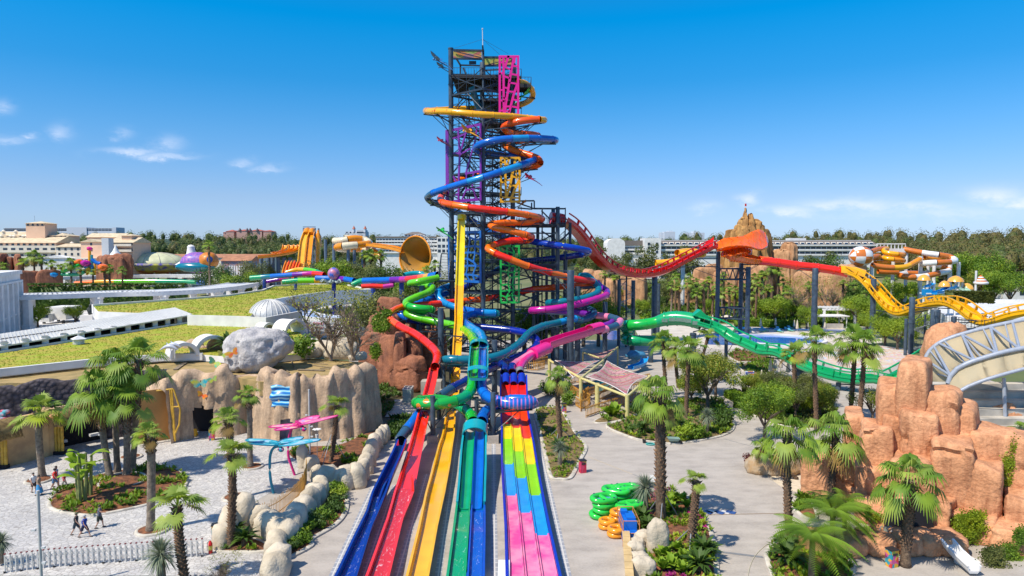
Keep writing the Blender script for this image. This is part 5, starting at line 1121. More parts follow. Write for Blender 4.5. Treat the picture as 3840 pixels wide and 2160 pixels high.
p=at('l',160,190,120.5);mb=MB();mb.sweep([p+V(-2,-.4,.4),p+V(-.5,0,.2),p+V(.3,.2,0)],lambda i:circle(1.1,14));mb.build('start_tub',gloss('raft_red_gelcoat',(.70,.012,.012)),RS)
p=at('l',1790,440,160);mb=MB();mb.add([p+V(-3,0,-.8),p+V(-.3,-1.3,1.6),p+V(.4,1.2,1.6),p+V(-2,1.6,-.5),p+V(-.6,-1.6,-.8),p+V(.2,1.5,-1)],[(0,4,1),(0,1,2,3),(3,2,5),(4,5,2,1)]);mb.build('splash_fin',gloss('raft_red_gelcoat',(.70,.012,.012)),RS)
def L_(*a):return at('l',*a)
def loft(secs,m,name,parent,n=16):
 """shell through sections; each section is a list of measured points from one rim over the floor to the other rim"""
 mb=MB();S_=[]
 for sec in secs:
  q,_=smooth_path(sec,.25);S_.append([q[int(round(j*(len(q)-1)/n))]for j in range(n+1)])
 cols=[]
 for j in range(n+1):q,ix=smooth_path([r[j]for r in S_],.7);k=36;cols.append([q[int(round(i*(len(q)-1)/k))]for i in range(k+1)])
 mb.grid(lambda u,v:cols[int(round(u*n))][int(round(v*36))],n,36);o=mb.build(name,m,parent,angle=None);o.modifiers.new('shell','SOLIDIFY').thickness=.16
 for f in(4,9,14,19,24,29,33):
  fb=MB();ln=[cols[j][f]for j in range(n+1)];ln2=[cols[j][min(36,f+1)]for j in range(n+1)];fb.sweep(ln,circle(.07,6));fb.build('shell_seam',G_ORA2,parent)
 return o
G_CLEAR=gloss('clear_orange_gelcoat',(.88,.15,.004))
loft([[L_(1800,440,161.5),L_(1815,500,161),L_(1825,520,159.4),L_(1830,490,158)],[L_(1900,385,163),L_(1920,450,162),L_(1930,505,159),L_(1925,470,157.4)],[L_(2020,368,164),L_(2040,420,163),L_(2050,480,159),L_(2040,455,157)],[L_(2120,352,166),L_(2135,410,164),L_(2140,480,160),L_(2130,460,157.4)],[L_(2215,305,168),L_(2220,390,166),L_(2215,490,161),L_(2200,470,158)],[L_(2285,288,170),L_(2300,380,168),L_(2285,505,163),L_(2255,490,159.4)],[L_(2340,320,171),L_(2362,400,169),L_(2345,490,165),L_(2310,492,161)],[L_(2372,380,171),L_(2380,420,169.4),L_(2370,455,167),L_(2350,470,164)]],G_CLEAR,'wave_wall',RS)
loft([[L_(2200,505,163),L_(2190,545,161),L_(2170,560,158.6),L_(2150,535,157)],[L_(2120,480,162),L_(2110,545,160),L_(2090,590,157.4),L_(2080,540,155.6)],[L_(2020,485,162),L_(2020,570,160),L_(2010,620,157),L_(2005,560,155.4)],[L_(1940,492,162),L_(1935,560,160.4),L_(1940,600,157.4),L_(1945,560,156)],[L_(1885,520,161),L_(1868,550,159.6),L_(1880,580,158),L_(1900,565,157)]],G_CLEAR,'catch_basin',RS)
loft([[L_(1960,500,162),L_(1955,590,160),L_(1960,622,157),L_(1970,560,155.4)],[L_(2100,510,162),L_(2100,600,160.4),L_(2105,640,157.6),L_(2110,580,156)],[L_(2210,560,161.6),L_(2212,625,160.4),L_(2215,655,158.6),L_(2218,600,157.6)],[L_(2295,585,161.2),L_(2298,630,160.8),L_(2300,650,159.6),L_(2302,610,158.8)]],G_CLEAR,'catch_channel',RS)
pt_=path3([('l',2280,618,160),('l',2420,632,160),('m',0,332,160),('m',180,352,159.6),('m',370,380,159.2),('m',560,402,158.8),('m',720,425,158.4),('m',850,452,158)])
tube_slide(RS,pt_,1.0,[(2,G_ORA2),(3,G_RED),(5,G_RED),(7,G_RED)],flange=3.6)
py_=path3([('m',840,455,158),('m',920,480,156.5),('m',1000,530,155),('m',1080,600,153),('m',1160,690,150),('m',1240,780,146.5),('m',1320,845,143),('m',1400,865,140),('m',1490,845,137),('m',1600,800,133.5),('m',1720,770,130),('m',1830,765,127),('m',1930,795,124),('m',2020,855,121.5),('m',2110,925,119),('m',2200,955,117),('m',2320,935,115),('m',2450,890,113),('m',2600,855,111),('m',2800,830,109)])
pr2=raft_flume(RS,py_,1.25,1.7,gloss('raft_yellow_gelcoat',(.84,.42,.006)),windows=(2.1,1.4,2.0))
p=py_[0];half_hood([p+V(-1.5,.3,0),p+V(1.5,-.3,-.3),p+V(3.4,-1,-1)],1.7,G_YEL,RS,'entry_hood',h0=.2)
RCOL=[]
for w_,x,yt,yb,r,Y in(('l',1160,752,1300,.62,146),('l',930,835,1402,.42,141),('l',778,830,1500,.34,137),('l',1205,870,1250,.30,150),('l',1842,530,1310,.52,163),('l',2090,650,1400,.52,166),('l',2165,690,1400,.56,160),('m',540,405,960,.66,157),('m',1110,510,1100,.58,152),('m',1715,810,1100,.78,122),('m',1487,690,1250,.52,130),('m',1428,900,1250,.3,128),('m',1892,880,1000,.46,120),('m',1668,1040,1200,.3,120)):
 p=at(w_,x,yt,Y);column(V(p.x,p.y,0),r,0,p.z,RS,'support_column',M_STEEL2);RCOL.append((V(p.x,p.y,0),p.z+.3))
for P_,r_ in((pr1,1.0),(pr2,1.0),(smooth_path(pt_,.8)[0],1.6)):brackets(RS,P_,RCOL,6,16,r=r_*.5)
def truss(parent,a,b,z0,z1,nseg=5):
 mb=MB()
 for z in(z0,z1):mb.rod(V(a.x,a.y,z),V(b.x,b.y,z),.16,n=7)
 for i in range(nseg):
  p,q=lerp(a,b,i/nseg),lerp(a,b,(i+1)/nseg);m_=(p+q)/2
  mb.rod(V(p.x,p.y,z0),V(m_.x,m_.y,z1),.08,n=6);mb.rod(V(m_.x,m_.y,z1),V(q.x,q.y,z0),.08,n=6)
 mb.build('truss',M_STEEL,parent)
ca,cb,cc_=RCOL[4][0],RCOL[6][0],RCOL[5][0]
for(y0,y1)in((825,710),(1245,1130)):
 z0,z1=zat('l',1990,y0,162),zat('l',1990,y1,162);truss(RS,ca,cb,z0,z1);truss(RS,cb,cc_,z0,z1,2);truss(RS,cc_,ca,z0,z1,4)
mb=MB();railing(mb,at('l',870,745,143),at('l',1060,752,146),1.3);mb.build('railing',M_STEEL,RS,smooth=False)
mb=MB();railing(mb,at('m',2060,985,117),at('m',2290,985,114),1.3);mb.box(at('m',2100,1000,117),(9,2.5,.2));railing(mb,at('m',1700,900,121),at('m',2060,985,117),1.3);mb.build('railing',M_STEEL,RS,smooth=False)
def spiral_stair(label,w,x,yt,yb,Y,r=1.7):
 p0=at(w,x,yb,Y);p0 .z=0;zt=at(w,x,yt,Y).z;t=thing('spiral_stair',label,'staircase',p0);column(p0,.18,0,zt+.8,t,'newel_post',M_STEEL,False)
 mb=MB();rl=MB();n=int(zt/.24);pts=[]
 for i in range(n):
  a=i*.42;d=V(math.cos(a),math.sin(a),0);z=.24*i;mb.box(p0+d*r*.55+V(0,0,z),(r*.95,.5,.05),a);q=p0+d*r+V(0,0,z+1.1);pts.append(q);rl.bar(q-V(0,0,1.1),q,.045)
 rl.sweep(pts,[(-.04,-.04),(-.04,.04),(.04,.04),(.04,-.04)]);mb.build('stair_treads',M_GALV,t,smooth=False);rl.build('handrail',M_STEEL,t,smooth=False)
spiral_stair('dark spiral stair under the dip of the red raft slide','l',850,835,1500,139);spiral_stair('dark spiral stair with cage beside the yellow wavy channel','m',1600,900,1250,126)
GS=thing('raft_slide','green raft slide with a hooded tube top and a long window-walled chute','water slide',(22,118,0))
G_RAFT=gloss('raft_green_gelcoat',(.008,.36,.13));G_RAFT2=gloss('raft_bright_green_gelcoat',(.01,.44,.06))
pg_=path3([('n',1330,215,121),('n',1150,205,120),('n',960,200,120.5),('n',912,190,122.5),('n',940,130,124.6),('n',905,62,122.5),('n',960,52,120),('l',1030,1308,119),('l',1140,1290,119),('l',1260,1255,118.6)])
tube_slide(GS,pg_,.95,[(2,G_RAFT),(4,G_RAFT),(6,G_RAFT),(9,G_RAFT2)],flange=2.6)
pt2=path3([('l',1170,1285,119),('l',1280,1250,118.4),('l',1400,1240,117.6),('l',1540,1255,116.6),('l',1660,1290,115.6)]);gp,_=smooth_path(pt2,.7)
mb=MB();mb.sweep(gp,lambda i:circle(.95+.28*min(1,i/4),16,.95+.3*min(1,i/4)),caps=False);mb.build('hood_tube',G_RAFT,GS,angle=50)
for k in(.25,.55,.85):
 i=int(k*(len(gp)-1));mb=MB();t=(gp[i+1]-gp[i-1]).normalized();mb.sweep([gp[i]-t*.08,gp[i]+t*.08],circle(1.30,16,1.33));mb.build('joint_flange',G_RAFT,GS)
M_SMOKEW=mat('smoked_window',(.16,.24,.20),rough=.1,var=.1)
for k in range(7):
 i=int((.32+k*.1)*(len(gp)-1));i=min(i,len(gp)-2);t=(gp[i+1]-gp[i-1]).normalized();s_=t.cross(V(0,0,1)).normalized();c=gp[i]+s_*1.22-V(0,0,.1);mb=MB();mb.box(c,(1.0,.1,.62),math.atan2(t.y,t.x));mb.build('window',M_SMOKEW,GS,smooth=False)
pgf=path3([('l',1650,1310,115.6),('l',1740,1335,114.6),('l',1850,1375,113.2),('n',1960,190,111.4),('n',2120,262,109),('n',2280,330,106.4),('s',1350,900,104),('s',1560,1010,101.4),('s',1760,1100,99.2),('s',1980,1175,97),('s',2250,1225,95),('s',2480,1215,94),('p',640,360,93.6),('p',740,320,93.4),('p',830,270,93.6),('p',900,225,94)])
prg=raft_flume(GS,pgf,1.2,1.5,G_RAFT,windows=(2.5,1.7,1.8))
p=gp[-1];mb=MB();mb.add([p+V(-1.6,-.9,1.3),p+V(-.4,-1.1,2.3),p+V(1.4,-1.2,.6),p+V(-1.6,.9,1.3),p+V(-.4,1.1,2.3),p+V(1.4,1.2,.6)],[(0,1,2),(5,4,3),(0,3,4,1),(1,4,5,2)]);mb.build('splash_fin',G_RAFT,GS)
GCOL=[]
for w_,x,yt,r,Y in(('s',1612,1010,.55,102.5),('s',320,640,.5,112),('n',1057,330,.42,119),('n',1160,300,.45,120),('n',978,80,.5,126),('s',720,690,.3,117),('s',2075,1240,.35,96)):
 p=at(w_,x,yt,Y);column(V(p.x,p.y,0),r,0,max(.6,p.z),GS,'support_column');GCOL.append((V(p.x,p.y,0),p.z+1))
brackets(GS,prg,GCOL,6,9,zmin=1.5)
gb=thing('kids_slide','small pale blue children slide in the shade below the green tube','water slide',on('n',1080,470));mb=MB();q,_=smooth_path(path3([('n',1100,380,113),('n',1090,430,112),('n',1020,465,110.5),('n',960,480,109)]),.5);mb.sweep(q,lambda i:flume_prof(.5,.45,.07));mb.build('flume',G_SKY,gb);mb=MB();mb.blob(at('n',1010,345,116),(1.7,1.0,.8),3,.3,sub=3);mb.build('rock_base',mat('blue_rock',(.05,.22,.38),var=.3),gb,angle=None)
# shade sails and queue fences
M_SAIL=bpy.data.materials.new('printed_sail');nt_,N_,L2_,B_=nodes(M_SAIL);B_.inputs['Roughness'].default_value=.7
tcx=N_.new('ShaderNodeTexCoord');wv_=N_.new('ShaderNodeTexWave');wv_.inputs['Scale'].default_value=.16;wv_.inputs['Distortion'].default_value=9;wv_.inputs['Detail'].default_value=3;wv_.inputs['Detail Scale'].default_value=.8;wv_.bands_direction='DIAGONAL';L2_.new(tcx.outputs['Object'],wv_.inputs['Vector'])
r_=N_.new('ShaderNodeValToRGB');cr_=r_.color_ramp;cr_.interpolation='CONSTANT'
for p_,c_ in((0,(.40,.14,.17)),(.22,(.44,.31,.10)),(.38,(.20,.25,.31)),(.52,(.48,.17,.15)),(.68,(.25,.31,.22)),(.82,(.46,.24,.25))):
 e_=cr_.elements[0]if p_==0 else cr_.elements.new(p_);e_.position=p_;e_.color=c_+(1,)
L2_.new(wv_.outputs['Fac'],r_.inputs['Fac'])
vo=N_.new('ShaderNodeTexVoronoi');vo.feature='DISTANCE_TO_EDGE';vo.inputs['Scale'].default_value=1.3;L2_.new(tcx.outputs['Object'],vo.inputs['Vector']);r3_=N_.new('ShaderNodeValToRGB');r3_.color_ramp.elements[0].color=(.45,.42,.45,1);r3_.color_ramp.elements[0].position=.02;r3_.color_ramp.elements[1].position=.05;L2_.new(vo.outputs['Distance'],r3_.inputs['Fac'])
mm=N_.new('ShaderNodeMix');mm.data_type='RGBA';mm.blend_type='MULTIPLY';mm.inputs['Factor'].default_value=1;L2_.new(r_.outputs[0],mm.inputs['A']);L2_.new(r3_.outputs[0],mm.inputs['B']);L2_.new(mm.outputs['Result'],B_.inputs['Base Color'])
M_CREAMP=mat('cream_yellow_steel',(.62,.54,.22),rough=.4,var=.1)
def sail(parent,corners,sag,pull=.16):
 A,B,C,D=corners;n=22
 def fn(u,v):
  u2=u+(pull*math.sin(math.pi*v))*(.5-u)*1.2;v2=v+(pull*math.sin(math.pi*u))*(.5-v)*1.2
  p=lerp(lerp(A,B,u2),lerp(D,C,u2),v2);return p-V(0,0,sag*math.sin(math.pi*u)*math.sin(math.pi*v))
 mb=MB();mb.grid(fn,n,n);o=mb.build('sail_cloth',M_SAIL,parent,angle=None);md=o.modifiers.new('thickness','SOLIDIFY');md.thickness=.03
 eb=MB();edge=[fn(i/n,0)for i in range(n+1)]+[fn(1,i/n)for i in range(1,n+1)]+[fn(1-i/n,1)for i in range(1,n+1)]+[fn(0,1-i/n)for i in range(1,n+1)];eb.sweep(edge,circle(.05,6),caps=False);eb.build('sail_hem',mat('white_webbing',(.75,.73,.68),var=.1),parent)
sh=thing('shade_sail_frame','cream steel frame with two printed pink and gold shade sails over a queue yard','shade sail',on('n',620,880))
def NP(x,y,z):return on('n',x,y,z)
tA=at('n',160,400,98);tB=at('n',690,400,101);tC=at('n',470,575,89);tD=at('n',632,640,85.5);tE=at('n',928,755,79.5);tF=at('n',1150,560,88)
sail(sh,[tA+V(.8,0,0),tB+V(-.6,0,0),tC*.5+tD*.5+V(-2.2,1.2,.1),tC+V(-1.0,.5,.1)],.5)
sail(sh,[tB+V(.5,-.3,0),tF+V(-.3,.2,0),tE+V(0,.4,.1),tC+V(.8,.3,.1)],.9)
for p,q in((tA,tC),(tC,tD),(tD,tE),(tE,tF),(tC,tB)):mb=MB();mb.rod(p,q,.17,n=10);mb.build('ridge_beam',M_CREAMP,sh)
for p,r in((tA,.24),(tC,.24),(tD,.30),(tE,.26),(tF,.24)):mb=MB();mb.rod(V(p.x,p.y,0),p+V(0,0,.2),r,n=14);mb.build('mast',M_CREAMP,sh)
s2=thing('shade_sail_frame','smaller blue and pink shade sail on cream poles behind the bigger one','shade sail',on('n',660,400));uA,uB,uC=at('n',490,318,112),at('n',835,268,116),at('n',690,388,104)
mb=MB();mb.grid(lambda u,v:lerp(lerp(uA,uB,u),uC,v*.98)-V(0,0,.5*math.sin(math.pi*u)*(1-v)+.3*math.sin(math.pi*v)),14,14);o=mb.build('sail_cloth',M_SAIL,s2,angle=None);md=o.modifiers.new('thickness','SOLIDIFY');md.thickness=.03
for p,q in((uA,uC),(uC,uB),(V(uA.x,uA.y,0),uA),(V(uB.x,uB.y,0),uB),(V(uC.x,uC.y,0),uC)):mb=MB();mb.rod(p,q,.13,n=8);mb.build('pole',M_CREAMP,s2)
M_RUST=mat('ochre_rail',(.52,.26,.045),rough=.5,var=.25,scale=2)
def bar_fence(label,pts,h,m,gap=.32,name='bar_fence',rail=.06,bar=.045,rails=(.15,.85),irregular=0.0,group=None,cat='fence'):
 t=thing(name,label,cat,pts[0],0,group);q,_=smooth_path(pts,gap);rg=random.Random(1)
 for rz in rails:mb=MB();mb.sweep([p+V(0,0,h*rz)for p in q],circle(rail,6));mb.build('rail',m,t)
 mb=MB()
 for p in q:mb.rod(p,p+V(0,0,h*(1+irregular*rg.uniform(-1,.6))),bar,n=5)
 mb.build('pickets',m,t)
F_=[('queue fence of ochre bars along the front of the sail yard',[(520,965),(700,900),(950,830),(1160,780)],1.3),('ochre ramp railing curving behind the front queue fence',[(340,690),(440,760),(560,820),(480,880),(420,850)],1.2),('ochre zigzag railing in the middle of the sail yard',[(530,760),(760,690),(980,640),(1150,600)],1.2),('ochre rail between the two rows of the sail yard',[(640,800),(850,740),(1110,690)],1.2),('ochre railing at the back left of the sail yard',[(350,640),(420,620),(560,650)],1.2),('short ochre side railing at the front left corner of the sail yard',[(470,905),(475,800),(545,740)],1.2)]
for lb,ps,h in F_:bar_fence(lb,[on('n',x,y)for x,y in ps],h,M_RUST)
for i,(lb,ps)in enumerate((('ochre queue railing left of the sails beside the tower foot',[(0,470),(60,455),(140,440)]),('ochre queue railing nearer the mat racer below the tower',[(-60,500),(40,500),(110,480)]))):bar_fence(lb,[on('n',x,y)for x,y in ps],1.5,M_RUST)
flat('pool',poly('n',[(480,640),(560,605),(740,600),(800,640),(740,690),(600,710),(490,705)]),.02,mat('turquoise_pool',(.01,.30,.36),rough=.06,var=.2,scale=.4))
flat('sand_patch',poly('o',[(2180,370),(2400,270),(2557,220),(2900,330),(2800,620),(2560,560),(2410,540)]),.012,mat('pale_sand',(.60,.51,.38),rough=.95,var=.15))
# big orange rock formation
rk=thing('rock_formation','towering orange sandstone rock formation stacked from big blocks at the right','rock',on('p',900,1320))
_CS={}
def cube_sphere(n,pw):
 if(n,pw)not in _CS:
  bm=bmesh.new();bmesh.ops.create_cube(bm,size=2);bmesh.ops.subdivide_edges(bm,edges=bm.edges[:],cuts=n-1,use_grid_fill=True);bm.verts.ensure_lookup_table()
  vs=[]
  for v in bm.verts:c=v.co;k=(abs(c.x)**pw+abs(c.y)**pw+abs(c.z)**pw)**(-1/pw);vs.append(c*k)
  _CS[n,pw]=(vs,[tuple(v.index for v in f.verts)for f in bm.faces]);bm.free()
 return _CS[n,pw]
def cliff_block(x0,y0,x1,y1,Y,dep=5,amp=.06,pw=11,seed=0,tilt=0.0,bottom=None,parent=rk,m=None,w='p',taper=0.0):
 a,b=at(w,x0,y0,Y),at(w,x1,y1,Y);zb=b.z if bottom is None else bottom;vd=V((a.x+b.x)/2,Y,0).normalized();c=V((a.x+b.x)/2,Y,(a.z+zb)/2)+vd*dep/2;tilt=tilt*.4-math.atan2(vd.x,vd.y)
 mb=MB();hs=V((b.x-a.x)/2*1.04*math.cos(math.atan2(vd.x,vd.y)),dep/2,(a.z-zb)/2*1.04);M9=Matrix.Rotation(tilt,3,'Z');vs9,fs9=cube_sphere(18,pw);rg9=random.Random(seed);sh9=[rg9 .uniform(-.10,.10)+taper for _ in range(3)];mb.add([c+M9@V(v.x*hs.x*(1-sh9[0]*v.z),v.y*hs.y*(1-sh9[1]*v.z),v.z*hs.z+(sh9[2]-taper)*v.x*hs.x*(v.z>0))for v in vs9],fs9)
 for k in range(len(mb.v)):
  q=V(*mb.v[k]);d=V(q.x-c.x,q.y-c.y,0);d=d.normalized()if d.length>.01 else V(0,0,0)
  cr_=abs(math.sin(q.z*.42+seed+.5*noise.noise(V(q.x*.3,q.y*.3,seed))));q+=max(1,hs.z/5)*d*(.20*noise.noise(V(q.x*.7,q.y*.7,q.z*.35+seed))+.10*noise.noise(V(q.x,q.y,q.z*2.6+seed))+.05*noise.noise(q*4.1)-(.22 if cr_<.06 else 0));q.z+=(.35*noise.noise(V(q.x*.6,q.y*.6,seed))if q.z>c.z else 0);mb.v[k]=tuple(q)
 mb.build('rock_block',m or M_ROCKO,parent,angle=46)
for i,a in enumerate(((715,262,892,436,51),(590,396,722,640,52),(600,560,716,800,51.4),(718,424,1052,565,50.6),(710,540,916,850,50),(905,520,1152,690,50.2),(900,640,1245,770,49.6),(888,705,1112,1120,47.6),(1098,660,1380,890,48.4),(1088,845,1295,1190,46.4),(495,620,665,1010,51),(168,770,330,1040,53),(300,790,485,1040,53.4),(468,850,690,1075,50),(450,1035,650,1170,48.6),(660,810,900,1130,48),(1305,1030,1460,1290,45),(1280,680,1500,1040,47.6),(905,1060,1010,1345,45.6),(985,1130,1260,1285,45.4),(690,1060,785,1330,45.8),(540,1090,720,1240,47.2),(400,545,510,740,57),(1240,1200,1460,1420,43.6))):
 cliff_block(*a,dep=5 if i<10 else 3.5,seed=i,tilt=(-.25,.1,.2,-.1,.15,-.2)[i%6],bottom=2.3 if i==15 else 0)
ro=thing('red_rock_outcrop','red brown rock outcrop left of the tower foot','rock',on('d',250,880))
for i,(x0,y0,x1,y1,Y)in enumerate(((180,500,300,870,96),(280,560,410,870,97),(60,520,190,800,98),(-40,500,80,800,99),(95,175,195,330,112),(10,320,170,520,108),(180,330,330,560,110),(320,380,420,600,109),(430,480,580,740,112),(-80,440,60,640,103),(520,270,620,380,116),(230,720,430,850,94))):cliff_block(x0,y0,x1,y1,Y,dep=5,seed=i+60,amp=.1,pw=5,taper=.12,bottom=0,parent=ro,m=M_ROCKR,w='d',tilt=i*.9)
mb=MB();q=on('p',850,1330);mb.box((q.x+.1,q.y+1.9,1.3),(3.2,.3,2.7));mb.build('cave_shade_panel',M_DARK,rk,smooth=False)  # near-black panel paints the darkness of the cave mouth
for i,(x0,y0,x1,y1,lb)in enumerate(((480,1265,655,1500,'tall squared orange boulder in front of the cave'),(335,1280,500,1480,'rounded orange boulder left of the squared one at the bottom'),(660,1370,800,1530,'low orange boulder in the bottom right row'),(790,1340,905,1530,'pointed orange boulder in the bottom right row'),(885,1350,1050,1530,'broad orange boulder at the right end of the bottom row'),(165,1225,340,1480,'orange boulder half hidden under the drooping palm leaves at the bottom'))):
 a,b=at('p',x0,y0,44.5),at('p',x1,y1,44.5);mb=MB();zt=max(1.2,a.z);mb.blob(V((a.x+b.x)/2,44.5,zt*.42),((b.x-a.x)/2*1.05,1.3,zt*.62),i+70,.18,sub=4,power=3.2,flat=.7);one(mb,'orange_boulder',M_ROCKO,lb,'boulder',loc=V((a.x+b.x)/2,44.5,0),angle=None)
q=on('u',1490,1360);mb=MB();mb.blob(q+V(0,.4,.55),(2.6,1.3,1.0),91,.15,sub=4,power=2.6,flat=.6);one(mb,'mossy_boulder',mat('mossy_boulder',(.36,.22,.10),rough=.9,col2=(.40,.33,.24),scale=1.2,bump=.5),'long rounded boulder beside the red leaved bed','boulder',loc=q,angle=None)
# stage canopy and grandstand
M_TRUSS=mat('truss_grey',(.33,.36,.42),rough=.4,var=.12);M_MEMB=leafmat('cream_membrane',(.80,.70,.50),(.74,.64,.45),.6)
st=thing('stage_canopy','arched grey truss canopy with cream membrane behind the orange rocks','canopy',at('r',900,1449,68)*V(1,1,0)if False else V(at('r',900,1449,68).x,68,0))
def Rp(x,y,Y):return at('r',x,y,Y)
[n_ for n_ in M_MEMB.node_tree.nodes if n_.type=='MIX_SHADER'][0].inputs[0].default_value=.6
arcA=[Rp(590,1200,78),Rp(612,1080,78),Rp(680,960,78),Rp(800,860,77.6),Rp(950,790,77.2),Rp(1200,712,76.6),Rp(1500,635,76),Rp(1800,572,75.4),Rp(2100,515,75)]
arcB=[Rp(930,1520,69),Rp(925,1400,69),Rp(960,1300,69),Rp(1050,1205,68.8),Rp(1180,1135,68.4),Rp(1400,1060,68),Rp(1700,975,67.4),Rp(2100,900,67)]
arcC=[Rp(1000,1560,66),Rp(1200,1445,65.6),Rp(1450,1350,65),Rp(1700,1275,64.6),Rp(2100,1170,64)]
sm=[smooth_path(a,.7)[0]for a in(arcA,arcB,arcC)]
for q,r in zip(sm,(.24,.24,.17)):mb=MB();mb.sweep(q,circle(r,10));mb.build('arch_chord',M_TRUSS,st)
def near_(q,f):return q[int(f*(len(q)-1))]
for fa,fb in((.10,.16),(.26,.16),(.30,.40),(.50,.40),(.52,.64),(.70,.64),(.72,.86),(.88,.86)):mb=MB();mb.rod(near_(sm[0],fa),near_(sm[1],fb),.14,n=8);mb.build('truss_web',M_TRUSS,st)
def memb(q0,q1,dy):
 mb=MB();n=30;mb.grid(lambda u,v:lerp(near_(q0,u),near_(q1,u),v)+V(0,dy,-.9*math.sin(math.pi*v)),n,8);o=mb.build('membrane',M_MEMB,st,angle=None);o.modifiers.new('thickness','SOLIDIFY').thickness=.04
back=[p+V(3,9,-2.2)for p in sm[0]];bB=[p+V(1.2,1.6,-.5)for p in sm[1]]
memb(sm[0],bB,.15);memb(sm[1],[p+V(.4,.3,-.1)for p in sm[2]],.3)
mb=MB();mb.sweep(smooth_path([p+V(2,9.5,-1.8)for p in arcB],.8)[0],circle(.13,8));mb.build('arch_chord',M_TRUSS,st)
for f in(.2,.36,.52,.68,.84):mb=MB();mb.rod(near_(sm[0],f),near_(bB,f),.09,n=7);mb.build('truss_web',M_TRUSS,st)
for x,y,Y in((925,1420,69),(1290,1540,70),(650,1230,78),(770,1440,76),(1680,1330,66),(600,1190,78)):p=Rp(x,y,Y);mb=MB();mb.rod(p,V(p.x+.5,p.y,1),.17,n=8);mb.build('canopy_leg',M_TRUSS,st)
for a,b in(((650,1250,78),(990,1330,70)),((680,1260,77),(960,1449,71)),((650,1300,78),(800,1449,74)),((860,1320,74),(780,1449,74)),((1290,1420,72),(1100,1560,72)),((1290,1440,72),(1500,1580,70))):mb=MB();mb.rod(Rp(*a),Rp(*b),.09,n=7);mb.build('truss_web',M_TRUSS,st)
M_BEIGE=mat('beige_concrete',(.46,.42,.36),rough=.85,var=.3,scale=.5)
gs_=thing('grandstand','pale stepped concrete grandstand below the stage canopy','grandstand',V(33,66,0))
for k in range(9):mb=MB();mb.box((54+.2*k,61+k*1.15,(1.2+k*.62)/2),(27,1.15,1.2+k*.62));mb.build('seating_step',M_BEIGE,gs_,smooth=False)
for i,(x,y,Y,sx,h)in enumerate(((950,1250,81,3,4.4),(1010,1500,74,2.6,3.6),(1500,1700,68,4,4),(2000,1680,70,5,4.6),(930,690,92,3.2,0),(1150,1060,85,1.4,2.2))):
 p=at('r',x,y,Y);h=h or p.z;mb=MB();mb.blob(V(p.x,p.y,h*.5),(sx,2,h*.62),i+40,.2,sub=4,power=2.6);one(mb,'sandstone_boulder',M_ROCKO,('orange boulder seen under the left end of the stage canopy','orange boulder under the canopy beside its leg','orange rock at the foot of the grandstand','broad orange rock at the right end of the grandstand','tall orange rock peak rising over the canopy arch','small orange boulder behind the canopy membrane')[i],'boulder',loc=V(p.x,p.y,0),angle=None)
# pools beyond the green slide
M_POOL=mat('pool_blue',(.008,.14,.52),rough=.05,var=.25,scale=.5,bump=.15,bscale=2);M_DECKP=mat('pool_deck',(.58,.52,.44),rough=.8,var=.15,scale=.4)
flat('pool_deck',poly('s',[(-400,560),(300,520),(800,540),(1500,580),(2200,560),(2600,560),(2600,760),(1700,820),(1100,830),(500,830),(-300,760)]),.010,M_DECKP)
flat('pool',poly('s',[(480,700),(700,620),(860,640),(960,655),(1250,660),(1500,690),(1740,700),(1750,780),(1400,800),(900,790),(500,780)]),.02,M_POOL)
flat('pool',poly('s',[(800,560),(1020,570),(1030,640),(870,645)]),.03,M_POOL);flat('pool',poly('s',[(1020,575),(2150,600),(2150,618),(1050,590)]),.03,M_POOL)
pc=on('s',1330,730);mb=MB();mb.lathe(pc,[(9.6,.02),(9.6,.4),(10.4,.4),(10.4,.02)],40,sx=1,sy=.85);setting(mb,'pool_rim',M_WHITE);mb=MB();mb.lathe(pc,[(0,.06),(9.6,.06)],40,sx=1,sy=.85);setting(mb,'pool_water',mat('pool_bright_blue',(.01,.16,.62),rough=.05,var=.2,scale=.4))
flat('pool',poly('n',[(660,110),(850,105),(850,190),(760,200),(680,170)]),.03,M_POOL)
M_SPLASH=bpy.data.materials.new('painted_splash_pad');nt_,N_,L2_,B_=nodes(M_SPLASH);B_.inputs['Roughness'].default_value=.7
tcx=N_.new('ShaderNodeTexCoord');nz=N_.new('ShaderNodeTexNoise');nz.inputs['Scale'].default_value=.22;nz.inputs['Detail'].default_value=2;nz.inputs['Distortion'].default_value=2.5;L2_.new(tcx.outputs['Object'],nz.inputs['Vector']);r_=N_.new('ShaderNodeValToRGB');cr_=r_.color_ramp;cr_.interpolation='CONSTANT'
for p_,c_ in((0,(.55,.48,.30)),(.40,(.60,.36,.33)),(.46,(.62,.52,.28)),(.50,(.58,.42,.40)),(.55,(.62,.60,.55)),(.60,(.40,.48,.52)),(.64,(.62,.30,.32))):
 e_=cr_.elements[0]if p_==0 else cr_.elements.new(p_);e_.position=p_;e_.color=c_+(1,)
L2_.new(nz.outputs['Fac'],r_.inputs['Fac']);L2_.new(r_.outputs[0],B_.inputs['Base Color'])
flat('splash_pad',poly('s',[(1830,800),(2200,770),(2576,790),(2900,830),(3000,960),(2700,1060),(2280,1130),(2050,1080),(1900,980)]),.03,M_SPLASH)
flat('round_terrace',poly('l',[(630,930),(760,905),(1000,900),(1300,920),(1470,950),(1440,990),(1200,1005),(850,1005),(650,985)]),.06,M_WHITE2)
